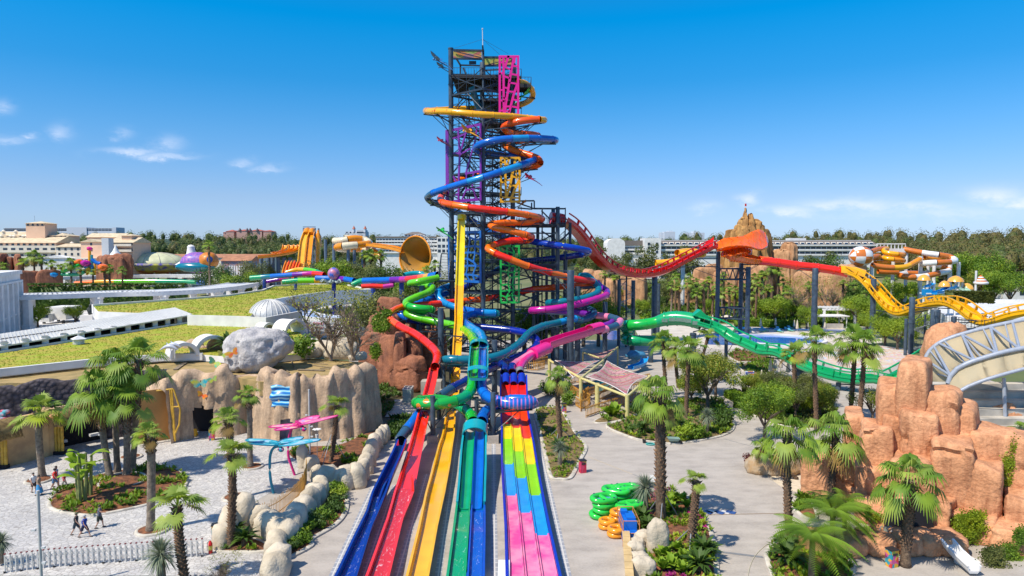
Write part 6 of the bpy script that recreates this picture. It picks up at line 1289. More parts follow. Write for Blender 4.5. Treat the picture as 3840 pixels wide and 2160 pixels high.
# background: hotels, far slides, rock mountain, forest
M_PEACH=mat('peach_render',(.78,.50,.34),rough=.8,var=.1,scale=.2);M_CREAMW=mat('cream_render',(.74,.66,.54),rough=.8,var=.12,scale=.2);M_TILEP=mat('pale_tile_roof',(.62,.50,.33),rough=.85,var=.2,scale=.6);M_TERRA=mat('terracotta_roof',(.42,.19,.10),rough=.85,var=.25,scale=.5)
M_GLASSD=mat('dark_glazing',(.03,.05,.08),rough=.15,var=.3,scale=.3);M_BROWN=mat('brown_roof',(.17,.145,.13),rough=.8,var=.15);M_HAZEW=mat('hazed_white',(.55,.58,.64),rough=.8,var=.1)  # bluish tint of the far white puts distance haze into the colour
def HZ(v,Y):return 20+(HORIZON-v)*Y/FPX
def HX(u,Y):return(u-1920)*Y/FPX
def bblock(t,u0,u1,Y,d,vt,wall,roof=None,rm=None,vr=None,rows=(),cols=0,over=.6,ww=1.7,wh=1.9,slabs=None,gable='x',z0=0.0):
 """a building wing whose front is seen between photo columns u0..u1 at distance Y; eaves at row vt, ridge at row vr"""
 x0,x1,z=HX(u0,Y),HX(u1,Y),HZ(vt,Y);cx=(x0+x1)/2
 mb=MB();mb.box((cx,Y+d/2,(z+z0)/2),(x1-x0,d,z-z0));mb.build('wall',wall,t,smooth=False)
 if roof:
  zr=HZ(vr,Y);mb=MB();a,b,f,k=x0-over,x1+over,Y-over,Y+d+over
  if roof=='gable' and gable=='x':vs=[(a,f,z),(b,f,z),(b,k,z),(a,k,z),(a,(f+k)/2,zr),(b,(f+k)/2,zr)];fs=[(0,1,5,4),(2,3,4,5),(1,2,5),(3,0,4),(3,2,1,0)]
  elif roof=='gable':vs=[(a,f,z),(b,f,z),(b,k,z),(a,k,z),(cx,f,zr),(cx,k,zr)];fs=[(1,2,5,4),(3,0,4,5),(0,1,4),(2,3,5),(3,2,1,0)]
  elif roof=='hip':
   i=min((k-f)/2,(b-a)/2)*.98;my=(f+k)/2;vs=[(a,f,z),(b,f,z),(b,k,z),(a,k,z),(a+i,my,zr),(b-i,my,zr)];fs=[(0,1,5,4),(2,3,4,5),(1,2,5),(3,0,4),(3,2,1,0)]
  else:vs=[(a,f,z),(b,f,z),(b,k,z),(a,k,z),(a,f,zr),(b,f,zr),(b,k,zr),(a,k,zr)];fs=[(0,1,5,4),(1,2,6,5),(2,3,7,6),(3,0,4,7),(4,5,6,7),(3,2,1,0)]
  mb.add(vs,fs);mb.build('roof',rm,t,smooth=False)
 for v in rows:
  zz=HZ(v,Y)
  for c in range(cols):
   x=lerp(x0,x1,(c+.5)/cols);wb2=MB();wb2 .box((x,Y-.04,zz),(ww,.12,wh));wb2 .build('window',M_GLASSD,t,smooth=False)
  if slabs:mb=MB();mb.box((cx,Y-.6,zz-wh/2-.2),(x1-x0,1.2,.25));mb.box((cx,Y-1.15,zz-wh/2+.35),(x1-x0,.08,.9));mb.build('balcony',slabs,t,smooth=False)
H1=thing('resort_hotel','peach resort hotel with square tower and pale tiled roofs at the left edge','hotel',(HX(110,330),330,0))
bblock(H1,-260,213,330,18,911,M_PEACH,'gable',M_TILEP,884,(918,),22,ww=1.3,wh=1.2);bblock(H1,-260,216,328,3,921,M_CREAMW,None,rows=(937,960),cols=16,slabs=M_CREAMW,ww=2)
bblock(H1,103,174,336,9,838,M_PEACH,'hip',M_TILEP,829,(843.5,),4,ww=.9,wh=1.0);bblock(H1,174,246,338,12,884,M_PEACH,'hip',M_TILEP,873,(888,),3,ww=.9,wh=1)
bblock(H1,-200,170,340,10,884,M_PEACH,'gable',M_TILEP,868);bblock(H1,213,307,326,16,926,M_CREAMW,'gable',M_TILEP,913,(934,953),4,ww=1,wh=1.2)
for i,(u,v)in enumerate(((14,864),(60,864),(5,882),(40,882),(53,882),(88,882),(100,882),(160,881),(268,908))):mb=MB();q=V(HX(u,336),337,HZ(v+4,336));mb.lathe(q,[(.7,-1.5),(.7,0),(1.1,0),(0,.9)],8);mb.build('roof_vent',M_CREAMW,H1)
mb=MB();q=V(HX(137,340),340,HZ(829,340));mb.rod(q,q+V(0,0,2.6),.06);mb.build('antenna',M_GALV,H1)
H2=thing('gabled_hotel','peach gabled hotel wing with a pale grey chimney shaft beside dark cypresses','hotel',(HX(400,310),310,0))
bblock(H2,306,384,310,26,908,M_PEACH,'gable',M_TILEP,896,(915,937,960),1,gable='y',ww=.9,wh=1.1);bblock(H2,384,410,309,4,893,mat('pale_grey_render',(.52,.54,.56),var=.08));bblock(H2,410,500,318,16,910,M_PEACH,'gable',M_TILEP,889,(916,937),9,slabs=M_CREAMW,ww=1.2,wh=1.2);bblock(H2,460,497,322,8,884,M_PEACH,'hip',M_TILEP,877);bblock(H2,330,460,330,10,890,M_PEACH,'gable',M_TILEP,874)
H3=thing('long_far_hotel','long pale hotel block tinted blue grey for haze on the skyline behind the peach tower','hotel',(HX(230,900),900,0))
for a,b,v in((22,105,855),(172,258,856),(255,286,853),(286,436,856),(286,330,853),(425,440,853)):bblock(H3,a,b,900-(v==853),20,v,M_HAZEW,rows=(859,864)if b-a>60 else(),cols=12,ww=4,wh=1.2)
H4=thing('red_roofed_hotel','distant hotel with red roofs and small dark spires on the forest skyline','hotel',(HX(930,1000),1000,0))
for a,b,v,r in((840,1022,872,864),(850,880,868,861),(890,930,866,860),(940,985,866,859),(990,1020,868,862)):bblock(H4,a,b,1000-b%7,20,v,mat('far_pink',(.52,.30,.24),var=.1),'hip',mat('far_red_roof',(.45,.13,.08),var=.15),r,(876,),8 if b-a>100 else 0,ww=3,wh=2)
for u in(903,930,941,968):mb=MB();mb.lathe((HX(u,995),995,HZ(866,995)),[(2.6,0),(2.4,1),(0,4.5)],8);mb.build('spire',mat('far_dark_roof',(.12,.08,.09)),H4)
H5=thing('castle_hotel','distant white castle style hotel with two red pointed turrets','hotel',(HX(1335,1000),1000,0))
for a,b,v in((1296,1376,869),(1312,1340,865),(1340,1372,863)):bblock(H5,a,b,1000-b%5,16,v,M_HAZEW,rows=(872,),cols=6,ww=2,wh=2)
for u in(1329,1371):mb=MB();mb.lathe((HX(u,990),990,HZ(872,990)),[(2.2,0),(2.2,5)],10);mb.lathe((HX(u,990),990,HZ(859,990)),[(2.6,0),(0,5)],10,mi=1);mb.build('turret',[M_HAZEW,mat('far_red_roof',(.45,.13,.08))],H5)
H6=thing('white_hotel','white hotel block with rows of balconies behind the gold funnel','hotel',(HX(1550,480),480,0))
bblock(H6,1412,1640,480,20,892,M_WHITE,'flat',M_BROWN,887,(901,912,927,943),20,slabs=M_WHITE,ww=1.6,wh=1.7);bblock(H6,1640,1720,474,24,889,M_WHITE,None,rows=(900,923,941),cols=5,ww=2,wh=2);bblock(H6,1518,1592,486,10,880,M_WHITE,'hip',M_BROWN,869,(882,),6,ww=1,wh=1)
H7=thing('brown_roofed_hotel','long white hotel with a brown roof and slanted dormers behind the cobra shaped slide','hotel',(HX(2800,470),470,0))
bblock(H7,2330,2410,474,22,920,M_WHITE,'flat',M_BROWN,902,(932,946),8,slabs=M_WHITE);bblock(H7,2476,3278,470,24,921,M_WHITE,None,rows=(932,950),cols=40,slabs=M_WHITE,ww=3.2,wh=2.3);bblock(H7,2417,2478,466,18,893,M_WHITE,None,rows=(915,930,945),cols=2)
x0,x1,Y=HX(2470,470),HX(3285,470),470;mb=MB();mb.add([(x0,Y-1.5,HZ(917,Y)),(x1,Y-1.5,HZ(917,Y)),(x1,Y+8,HZ(902,Y)),(x0,Y+8,HZ(902,Y)),(x1,Y+24,HZ(902,Y)),(x0,Y+24,HZ(902,Y))],[(0,1,2,3),(3,2,4,5)]);mb.build('roof',M_BROWN,H7,smooth=False)
mb=MB();mb.box(((x0+x1)/2,Y-1.6,HZ(919.5,Y)),(x1-x0,.6,.9));mb.box(((x0+x1)/2,Y+8,HZ(901,Y)),(x1-x0,.5,.3));mb.build('eaves_band',M_WHITE,H7,smooth=False)
for i in range(34):x=lerp(x0+2,x1-2,(i+.5)/34);mb=MB();mb.add([(x-1.9,Y-1.4,HZ(914.5,Y)),(x+1.3,Y-1.4,HZ(914.5,Y)),(x+2.1,Y+1.5,HZ(908,Y)),(x-1.1,Y+1.5,HZ(908,Y)),(x-1.4,Y-1.6,HZ(913.7,Y)),(x+1.0,Y-1.6,HZ(913.7,Y)),(x+1.6,Y+1.2,HZ(909,Y)),(x-.8,Y+1.2,HZ(909,Y))],[(0,1,2,3)],0);mb.add([mb.v[4],mb.v[5],mb.v[6],mb.v[7]],[(0,1,2,3)],1);mb.build('dormer',[M_CREAMW,M_GLASSD],H7,smooth=False)
q=V(HX(2310,466),466,0);mb=MB();mb.prism([(q.x-6,0),(q.x+6,0),(q.x+6,HZ(905,466))]+[(q.x+6*math.cos(a),HZ(912,466)+3.4*math.sin(a))for a in[math.pi*k/10 for k in range(11)]],0,20);mb.v=[(x,466+z,y)for x,y,z in mb.v];mb.build('curved_gable',M_WHITE,H7,angle=30)
bblock(H7,2960,3020,486,8,893,M_WHITE)
H8=thing('far_right_hotel','tiny pale far hotel roofs on the skyline left of the rock peak','hotel',(HX(2560,1100),1100,0))
for a,b,v in((2478,2520,872),(2490,2530,869),(2506,2522,866),(2570,2640,873),(2600,2616,868)):bblock(H8,a,b,1100-b%7,20,v,M_HAZEW)
H9=thing('market_hall','long low hall with terracotta tiled roof in front of the forest','building',(HX(800,340),340,0));bblock(H9,625,985,340,20,966,M_CREAMW,'gable',M_TERRA,953,(),0);bblock(H9,830,938,296,12,978,mat('mural_wall',(.45,.2,.12),col2=(.06,.2,.35),scale=.35),'gable',M_TERRA,960)
for k in range(9):mb=MB();mb.box((HX(862+k*9,294),294,6.5),(.55,.55,13));mb.build('column',M_WHITE,H9,smooth=False)
H10=thing('pediment_hall','low cream hall with a white pediment behind the left palms','building',(HX(200,300),300,0));bblock(H10,85,345,300,14,968,M_CREAMW,rows=(985,),cols=9,ww=2.6,wh=3);bblock(H10,158,262,298,4,968,M_WHITE,'gable',M_WHITE,957,gable='y')
H11=thing('white_pool_building','white flat roofed pool building at the right edge','building',(HX(3790,255),255,0));bblock(H11,3765,3960,255,12,1062,M_WHITE,'flat',mat('navy_band',(.05,.08,.25)),1056,(1092,),4,ww=2,wh=3)
H12=thing('terrace_restaurant','wide white terrace roof of a restaurant with raised letters','building',(HX(3780,150),150,0));mb=MB();q=[on('r',x,y,3.6)for x,y in((700,330),(1280,300),(2000,305),(2300,330),(2300,560),(1500,560),(900,500))];mb.prism([(p.x,p.y)for p in q],0,3.6);mb.build('roof_slab',M_WHITE2,H12,smooth=False)
mb=MB();mb.sweep([V(p.x,p.y,3.6)for p in q[:4]],[(-.3,0),(-.3,.9),(.3,.9),(.3,0)]);mb.build('parapet',M_WHITE,H12,angle=30)
def words(body,pos,size,m,parent,rz=0.0,ext=.03):
 cu=bpy.data.curves.new('lettering','FONT');cu.body=body;cu.size=size;cu.extrude=ext;cu.align_x='CENTER';cu.align_y='CENTER';cu.materials.append(m)
 tmp=bpy.data.objects.new('lettering',cu);COL.objects.link(tmp);me=bpy.data.meshes.new_from_object(tmp.evaluated_get(bpy.context.evaluated_depsgraph_get()));bpy.data.objects.remove(tmp)
 o=bpy.data.objects.new('lettering',me);COL.objects.link(o);o.rotation_euler=(math.pi/2,0,rz)
 if parent:o.parent=parent;o.location=Vector(pos)-abs_loc(parent)
 return o
words('& Food',at('r',1490,508,121),1.9,mat('bronze_letters',(.22,.17,.12)),H12)
bar_fence('white mesh safety fence beside the children pool on the right',[on('m',2060,680,1),on('m',2190,680,1),on('m',2335,678,1)],6.6,M_WHITE,gap=.7,rail=.12,bar=.09)
flat('lawn_strip',poly('r',[(1450,225),(2000,225),(2000,290),(1850,305)],0),.05,M_LAWN)
# gold slides on the left horizon
def alt_tube(parent,pts,r,ms,seg,n=12):
 path,_=smooth_path(pts,min(1.2,seg/3));k=0;a=0;acc=0
 for i in range(1,len(path)):
  acc+=(path[i]-path[i-1]).length
  if acc>=seg or i==len(path)-1:mb=MB();mb.sweep(path[a:i+1],circle(r,n),caps=False);mb.build('tube_section',ms[k%len(ms)],parent);a=i;acc=0;k+=1
def K(x,y,Y):return at('k',x,y,Y)
GT=thing('gold_slide_tower','slim steel slide tower with twin orange drop slides and a yellow tube','slide tower',V(HX(1160,272),272,0))
mb=MB()
for x in(1130,1180,1240):
 p=K(x,90,272);mb.rod(V(p.x,272,0),p,.35,n=8);mb.rod(V(p.x,277,0),V(p.x,277,p.z),.35,n=8)
for y in(110,160,220,280,340,400,450):mb.bar(K(1130,y,272),K(1240,y,272),.4);mb.bar(K(1130,y,277),K(1240,y,277),.4);mb.rod(K(1130,y,272),K(1240,y+50,272),.12)
mb.bar(K(1123,80,272),K(1245,80,272),.3);mb.build('steel_frame',mat('blue_grey_steel',(.10,.15,.22),var=.2),GT)
G_GOLD2=gloss('light_gold_gelcoat',(.82,.42,.03))
for ps,r in(([(1165,125,271),(1150,165,268),(1128,230,265),(1112,340,261),(1100,475,257)],.95),([(1213,128,271),(1200,170,268),(1190,240,265),(1178,350,261),(1165,480,257)],.95)):
 q,_=smooth_path([K(*p)for p in ps],1.5);mb=MB();mb.sweep(q,lambda i:flume_prof(r,.9,.15,deep=.3));mb.build('drop_flume',G_GOLD2 if ps[0][0]==1165 else G_GOLD,GT)
 mb=MB();mb.sweep([q[0]+V(0,1,.5),q[0]+V(0,-1,.3),q[1]+V(0,-.5,0)],circle(1.2,12));mb.build('start_hood',G_GOLD,GT)
tube_slide(GT,[K(1272,170,270),K(1270,240,269),K(1268,360,267),K(1262,490,262)],.9,[(3,G_YEL)]);mb=MB();mb.lathe(K(1272,235,270),[(1.3,-1.5),(1.3,2.5),(.6,4),(.4,5),(0,5.2)],10);mb.build('turret',G_GOLD,GT)
MRC=thing('gold_mat_racer','four lane golden mat racer sweeping left from the slim slide tower','water slide',V(HX(1000,268),268,0))
for k,x in enumerate((958,1018,1060,1098)):
 q,_=smooth_path([K(x,258,270-k),K(x-8,290,269-k),K(x-50,322,268-k),K(x-120-k*12,338+k*3,266-k),K(860-k*5,350+k*4,264-k),K(690,368+k*4,262-k)],1.2);mb=MB();mb.sweep(q,lambda i:flume_prof(.9,.6,.15,deep=.3));mb.build('lane',G_GOLD,MRC)
for x in(720,790,885,940,1000,830):p=K(x,375,266);mb=MB();mb.rod(V(p.x,266,0),p,.8,n=10);mb.build('support_column',mat('blue_grey_steel',(.10,.15,.22)),MRC)
for k,x in enumerate((990,1020,1045,1072)):q,_=smooth_path([K(x,420,258),K(x-12,450,256),K(x-28,500,253),K(x-40,590,248)],1.2);mb=MB();mb.sweep(q,lambda i:flume_prof(1.0,.7,.15,deep=.3));mb.build('lane',G_ORA2 if k%2 else G_GOLD,MRC)
FUN=thing('gold_funnel_slide','huge gold funnel slide with striped gold and cream feeder tube','water slide',V(HX(1590,250),250,0))
alt_tube(FUN,[K(1425,215,262),K(1520,210,260),K(1620,190,262),K(1720,205,264),K(1765,235,262),K(1700,250,258),K(1580,258,255),K(1480,268,255),K(1450,280,258),K(1520,292,262),K(1640,290,264),K(1740,295,262),K(1830,330,258),K(1880,380,256)],1.3,(gloss('cream_gelcoat',(.72,.62,.42)),G_GOLD),5.0)
alt_tube(FUN,[K(1520,180,266),K(1640,185,268),K(1740,200,268)],1.0,(gloss('cream_gelcoat',(.72,.62,.42)),G_GOLD),5.0)
q,_=smooth_path([K(1760,268,258),K(1880,282,255),K(2000,302,252),K(2100,330,250)],1.2);mb=MB();mb.sweep(q,lambda i:flume_prof(1.6+i*.04,1.4,.15));mb.build('feeder_flume',G_GOLD,FUN)
fc=K(2205,370,246);ax=V(.55,.80,-.05).normalized();side=ax.cross(V(0,0,1)).normalized();upv=side.cross(ax)
def cone(r0,r1,l0,l1,m,name,th=0):
 mb=MB();mb.grid(lambda u,v:fc+ax*lerp(l0,l1,v)+(side*math.cos(2*math.pi*u)+upv*math.sin(2*math.pi*u))*lerp(r0,r1,v**.85),40,8);return mb.build(name,m,FUN,angle=None)
M_FGOLD=mat('funnel_gold',(.40,.185,.012),rough=.45,var=.2,scale=.2);o=cone(7.4,.3,0,9,M_FGOLD,'funnel_shell');o.modifiers.new('thickness','SOLIDIFY').thickness=.3
mb=MB();mb.sweep([fc+(side*math.cos(2*math.pi*k/48)+upv*math.sin(2*math.pi*k/48))*7.5 for k in range(49)],circle(.3,8),up=ax);mb.build('funnel_rim',G_GOLD,FUN)
for k in range(24):
 a=2*math.pi*k/24-.6;d=side*math.cos(a)+upv*math.sin(a)
 if d.x*1+d.z*.4<-.2:continue
 mb=MB();mb.rod(fc+d*7.6,fc+ax*1.5+d*8.3,.06,n=5);mb.rod(fc+ax*1.5+d*8.3,fc+ax*4.5+d*5.5,.06,n=5);a2=a+.26;d2=side*math.cos(a2)+upv*math.sin(a2);mb.rod(fc+ax*1.5+d*8.3,fc+ax*1.5+d2*8.3,.06,n=5);mb.rod(fc+d*7.6,fc+ax*1.5+d2*8.3,.05,n=5);mb.build('frame_strut',M_WHITE,FUN)
for x,Y in((1560,256),(1620,258),(1420,262),(1700,260),(1340,265)):p=K(x,300 if x>1450 else 200,Y);mb=MB();mb.rod(V(p.x,Y,0),p,.6,n=8);mb.build('support_column',mat('blue_grey_steel',(.10,.15,.22)),FUN)
RAINB=[G_EMER,G_TEAL,G_BLU,G_BLU,G_PUR,G_MAGE,G_RED,G_RED,G_ORA,G_YEL,G_LIME]
RB=thing('rainbow_tube_slide','low rainbow coloured tube slides running behind the lawns and the pergola','water slide',V(HX(1100,185),185,0))
alt_tube(RB,[K(615,575,196),K(760,562,196),K(900,552,195),K(1060,540,194),K(1220,530,193),K(1330,540,190)],.72,RAINB,2.9)
alt_tube(RB,[K(960,520,205),K(1060,492,205),K(1140,490,203),K(1240,505,200),K(1330,545,195)],.62,[G_YEL,G_LIME,G_EMER,G_EMER],6)
alt_tube(RB,[K(930,612,188),K(1080,598,188),K(1200,596,188),K(1310,594,188)],.75,[G_EMER,G_LIME,G_YEL,G_RED],4)
alt_tube(RB,[K(1250,575,186),K(1480,580,184),K(1620,600,180)],.75,[G_BLU,G_BLU,G_PUR],3);alt_tube(RB,[K(770,610,200),K(900,585,200),K(1000,570,200)],.6,[G_PUR,G_MAGE],4)
alt_tube(RB,[K(1600,640,150),K(1680,605,150),K(1780,598,149),K(1920,594,147),K(2050,588,145),K(2150,583,142),K(2290,565,138),K(2430,540,132)],.66,[G_EMER,G_BLU,G_BLU,G_BLU,G_PUR,G_MAGE,G_RED,G_RED,G_ORA,G_YEL,G_BLU,G_BLU,G_BLU,G_BLU],2.3)
alt_tube(RB,[K(2100,545,146),K(2180,530,147),K(2270,532,147),K(2300,560,146)],.55,[G_TEAL2,G_SKY],4);alt_tube(RB,[K(1690,655,146),K(1800,650,146),K(1900,655,146),K(2000,640,146)],.5,[G_RED,G_MAGE,G_YEL,G_LIME],4)
alt_tube(RB,[at('j',x,y,262)for x,y in((850,795),(1000,785),(1150,775),(1300,772),(1500,772),(1700,768),(1900,770),(2100,775),(2330,790))],.85,[G_ORA,G_YEL,G_LIME,G_LIME,G_EMER,G_EMER,G_BLU,G_BLU,G_PUR,G_RED,G_RED,G_ORA,G_YEL,G_EMER],7)
for x,y,Y in((750,580,198),(1050,560,195),(2075,610,146),(1800,620,149)):p=K(x,y,Y);mb=MB();mb.rod(V(p.x,Y,0),p,.5,n=8);mb.build('support_column',mat('royal_blue_post',(.02,.06,.3)),RB)
oc=K(1420,532,184);OCT=thing('octopus_ball','blue and pink patterned ball sculpture with curling tentacles above the rainbow tubes','sculpture',V(oc.x,oc.y,0));mb=MB();mb.blob(oc,(1.6,1.6,1.7),2,.0,sub=4);mb.build('ball_head',mat('octopus_skin',(.03,.12,.5),col2=(.6,.2,.25),scale=.8,detail=1,rough=.4),OCT)
for k in range(8):a=k*math.pi/4;mb=MB();d=V(math.cos(a),math.sin(a),0);q,_=smooth_path([oc-V(0,0,1.4),oc+d*1.6-V(0,0,2.3),oc+d*2.9-V(0,0,1.5),oc+d*3.7-V(0,0,2.2)],.35);mb.sweep(q,lambda i:circle(.36-.24*i/len(q),8));mb.build('tentacle',mat('tentacle_skin',(.35,.42,.40),var=.3),OCT)
mb=MB();mb.rod(V(oc.x,oc.y,0),oc-V(0,0,1),.6);mb.build('pedestal',G_NAVY,OCT)
tcn=V(HX(585,332),332,0);TUR=thing('turtle_canopy','big cream turtle shell canopy with a colourful rim on slanted steel legs','canopy',tcn)
zr_,zt_=HZ(990,332),HZ(947,332);mb=MB();mb.lathe(tcn+V(0,0,zr_),[(14.4*math.cos(a),(zt_-zr_)*math.sin(a))for a in[math.pi/2*k/8 for k in range(9)]],32,sy=.8);mb.build('shell',mat('shell_cream',(.58,.58,.36),rough=.5,var=.15,scale=.3),TUR)
mb=MB();mb.lathe(tcn+V(0,0,zr_),[(15,-2.8),(17.6,-.3),(17.2,.6),(14,.5)],32,sy=.8);mb.build('rim',mat('shell_rim',(.10,.08,.35),col2=(.55,.50,.08),scale=.45,detail=1,rough=.5),TUR);mb=MB();mb.lathe(tcn+V(0,0,zr_),[(14.8,-2.8),(7,-4.6),(0,-4.9)],24,sy=.8);mb.build('underside',mat('shell_under',(.55,.42,.06),col2=(.5,.08,.06),scale=.3,detail=1),TUR)
for k in range(8):a=k*math.pi/4+.3;mb=MB();mb.rod(tcn+V(9*math.cos(a),7*math.sin(a),zr_-3.6),tcn+V(13*math.cos(a),10*math.sin(a),0),.4,n=8);mb.build('canopy_leg',M_WHITE2,TUR)
for k in range(12):a=k*math.pi/6;mb=MB();q=[tcn+V(14.6*math.cos(b)*math.cos(a),11.7*math.cos(b)*math.sin(a),zr_+(zt_-zr_)*1.02*math.sin(b))for b in[math.pi/2*j/8 for j in range(9)]];mb.sweep(q,circle(.12,6));mb.build('shell_rib',mat('rib_grey',(.4,.38,.33)),TUR)
hd=K(170,415,284);FSH=thing('turtle_head_building','blue and orange turtle head building with a big round eye','building',V(hd.x,hd.y,0));mb=MB();mb.blob(K(105,425,284),(6.8,4.4,4.4),4,.06,sub=4,rz=.1);mb.build('neck',mat('purple_scales',(.10,.08,.42),col2=(.45,.15,.4),scale=1.2,detail=1,rough=.4),FSH);mb=MB();mb.blob(K(212,408,283),(3.9,3.9,3.7),5,.05,sub=4);mb.build('face',mat('turtle_orange',(.62,.20,.02),rough=.4),FSH);mb=MB();mb.blob(K(222,395,279.4),(1.3,.5,1.4),6,0,sub=3);mb.build('eye',mat('eye_blue',(.02,.05,.2),rough=.2),FSH);mb=MB();mb.blob(K(80,465,282),(8,4,2.2),7,.1,sub=3);mb.build('jaw',G_TEAL,FSH)
tp=K(45,400,292);mb=MB();mb.lathe(V(tp.x,tp.y,HZ(992,292)),[(6.5,0),(3.5,2),(1.9,4.6),(1.5,7),(1.5,7.7),(.9,8.3),(0,8.5)],20);one(mb,'white_tent',M_WHITE,'white peaked tent roof behind the turtle head building','tent',loc=V(tp.x,tp.y,HZ(992,292)-1));tp=at('j',1310,440,305);mb=MB();mb.lathe(V(tp.x,tp.y,HZ(963,305)),[(3.2,0),(1.3,2.4),(.45,4.4),(.35,5),(0,5.3)],12);one(mb,'white_tent',M_WHITE,'slim white peaked tent in front of the gabled hotel','tent',loc=V(tp.x,tp.y,HZ(963,305)))
KP=thing('water_play_tower','colourful water play tower with green tubes on the far left','play tower',V(HX(320,240),240,0))
for x,y0,y1,r,m_ in((1015,395,690,.5,G_YEL),(985,530,700,.35,G_YEL),(1075,540,700,.35,G_YEL),(1040,470,700,.4,G_TEAL2)):p,q=at('j',x,y0,240),at('j',x,y1,240);mb=MB();mb.rod(q,p,r,n=8);mb.build('post',m_,KP)
for pts,m_ in((((700,660),(770,640),(850,600),(930,570)),G_GRN),(((690,690),(800,695),(900,690),(960,660)),G_EMER),(((1040,520),(1090,560),(1140,570)),G_BLU),(((850,560),(890,545),(915,540)),G_ORA),(((960,610),(1020,590),(1060,620)),G_SKY)):alt_tube(KP,[at('j',x,y,240)for x,y in pts],.62,[m_],50)
for x,y,m_,s_ in((970,565,G_MAGE,1.7),(1015,400,G_PINK,1.0),(1170,612,G_ORA,1.8),(900,545,G_ORA,1.2),(610,695,G_SKY,1.5)):mb=MB();mb.blob(at('j',x,y,239),(s_,s_,s_*.7),3,.15,sub=2);mb.build('finial',m_,KP)
# striped slides on the right
STR=thing('striped_slide_set','orange and white striped tube slides with a striped ball in front of the right forest','water slide',V(HX(3330,235),235,0));G_WHT=gloss('white_gelcoat',(.78,.76,.72));G_BRN=gloss('burnt_orange_gelcoat',(.62,.17,.02))
def Mp(x,y,Y):return at('m',x,y,Y)
alt_tube(STR,[Mp(1400,220,246),Mp(1500,240,244),Mp(1620,260,242),Mp(1740,275,240),Mp(1850,295,240),Mp(1905,325,238),Mp(1850,345,235),Mp(1720,350,234),Mp(1600,358,236),Mp(1590,372,240),Mp(1720,378,243),Mp(1830,400,242),Mp(1840,430,239),Mp(1740,455,236),Mp(1600,485,234),Mp(1450,492,233),Mp(1370,478,235),Mp(1420,458,239),Mp(1640,462,241)],1.0,[G_BRN,G_WHT],5)
alt_tube(STR,[Mp(1240,215,244),Mp(1205,225,242),Mp(1215,250,240),Mp(1310,265,238),Mp(1400,275,240),Mp(1320,285,244),Mp(1215,292,242),Mp(1230,310,239),Mp(1340,322,238),Mp(1400,332,240),Mp(1300,340,244),Mp(1120,355,242)],.85,[G_YEL,G_GOLD],9);alt_tube(STR,[Mp(1560,320,236),Mp(1490,360,234),Mp(1420,392,232),Mp(1300,400,231),Mp(1180,392,231),Mp(1090,375,231)],.95,[G_GOLD,G_YEL,G_BRN,G_BRN,G_BRN],6)
alt_tube(STR,[Mp(1080,245,238),Mp(1150,220,241),Mp(1230,212,244)],.85,[G_BRN],9);alt_tube(STR,[Mp(1090,300,236),Mp(1150,285,238),Mp(1165,300,240),Mp(1100,310,241)],.85,[G_BRN],30);alt_tube(STR,[Mp(1150,435,234),Mp(1250,442,234),Mp(1340,445,235)],.9,[G_BRN],30);alt_tube(STR,[Mp(1600,300,244),Mp(1700,310,245),Mp(1790,300,246),Mp(1700,265,248)],.85,[G_GOLD],30)
bc=Mp(985,290,228);mb=MB();mb.lathe(bc,[(3.4*math.sin(math.pi*k/16),-3.4*math.cos(math.pi*k/16))for k in range(17)],32);mb.v=[(bc.x+(z-bc.z)*1.15,y,bc.z+(x-bc.x))for x,y,z in mb.v]
o=mb.build('striped_ball',[G_WHT,G_BRN],STR);o.data.polygons.foreach_set('material_index',[((i%32)//4+(i//32)//4)%2 for i in range(len(o.data.polygons))])
for x,yt,Y,r in((1300,340,242,.6),(1430,240,246,.6),(1570,290,238,.7),(1700,380,241,.6),(1855,370,240,.7),(1940,345,238,.6),(1640,380,238,.5),(1090,390,231,.6)):p=Mp(x,yt,Y);mb=MB();mb.rod(V(p.x,Y,0),p,r,n=8);mb.build('support_column',M_WHITE2,STR)
mb=MB();mb.bar(Mp(1140,168,246),Mp(1420,168,246),.35)
for k in range(9):x=1140+k*35;mb.bar(Mp(x,168,246),Mp(x,235,246),.2)
mb.box(Mp(1290,232,247),(11,4,1.4));mb.build('start_platform',M_WHITE,STR,smooth=False)
YR=thing('yellow_tube_slide','yellow slide rings half hidden behind the red raft slide','water slide',at('l',1500,580,230));alt_tube(YR,[at('l',x,y,230+d)for x,y,d in((1400,540,0),(1500,525,3),(1600,530,4),(1680,550,2),(1560,548,-2),(1420,545,-2))],1.2,[G_YEL],60);alt_tube(YR,[at('l',x,y,228)for x,y in((1170,650),(1280,645),(1380,630),(1500,620))],1.2,[G_YEL],60);p=at('l',1465,545,230);mb=MB();mb.rod(V(p.x,230,0),p,.7);mb.build('support_column',M_WHITE2,YR)
WP=thing('water_play_deck','pale water play deck with a blue chute and orange parasol roofs','play tower',on('m',1850,690))
for x,y0,m_ in((1600,580,M_WHITE),(1660,520,M_WHITE),(1700,520,M_WHITE),(1850,520,M_WHITE),(1910,510,M_WHITE),(1975,520,M_WHITE),(2110,430,M_WHITE2)):p=Mp(x,y0,170);mb=MB();mb.rod(V(p.x,170,0),p,.25,n=8);mb.build('post',m_,WP)
q,_=smooth_path([Mp(1900,590,170),Mp(1830,615,169),Mp(1760,645,167),Mp(1700,655,166)],.8);mb=MB();mb.sweep(q,lambda i:flume_prof(.7,.6,.08));mb.build('chute',G_SKY,WP);q,_=smooth_path([Mp(1945,600,170),Mp(2000,625,168),Mp(2045,655,167)],.8);mb=MB();mb.sweep(q,lambda i:flume_prof(.7,.6,.08));mb.build('chute',gloss('mint_gelcoat',(.42,.62,.48)),WP)
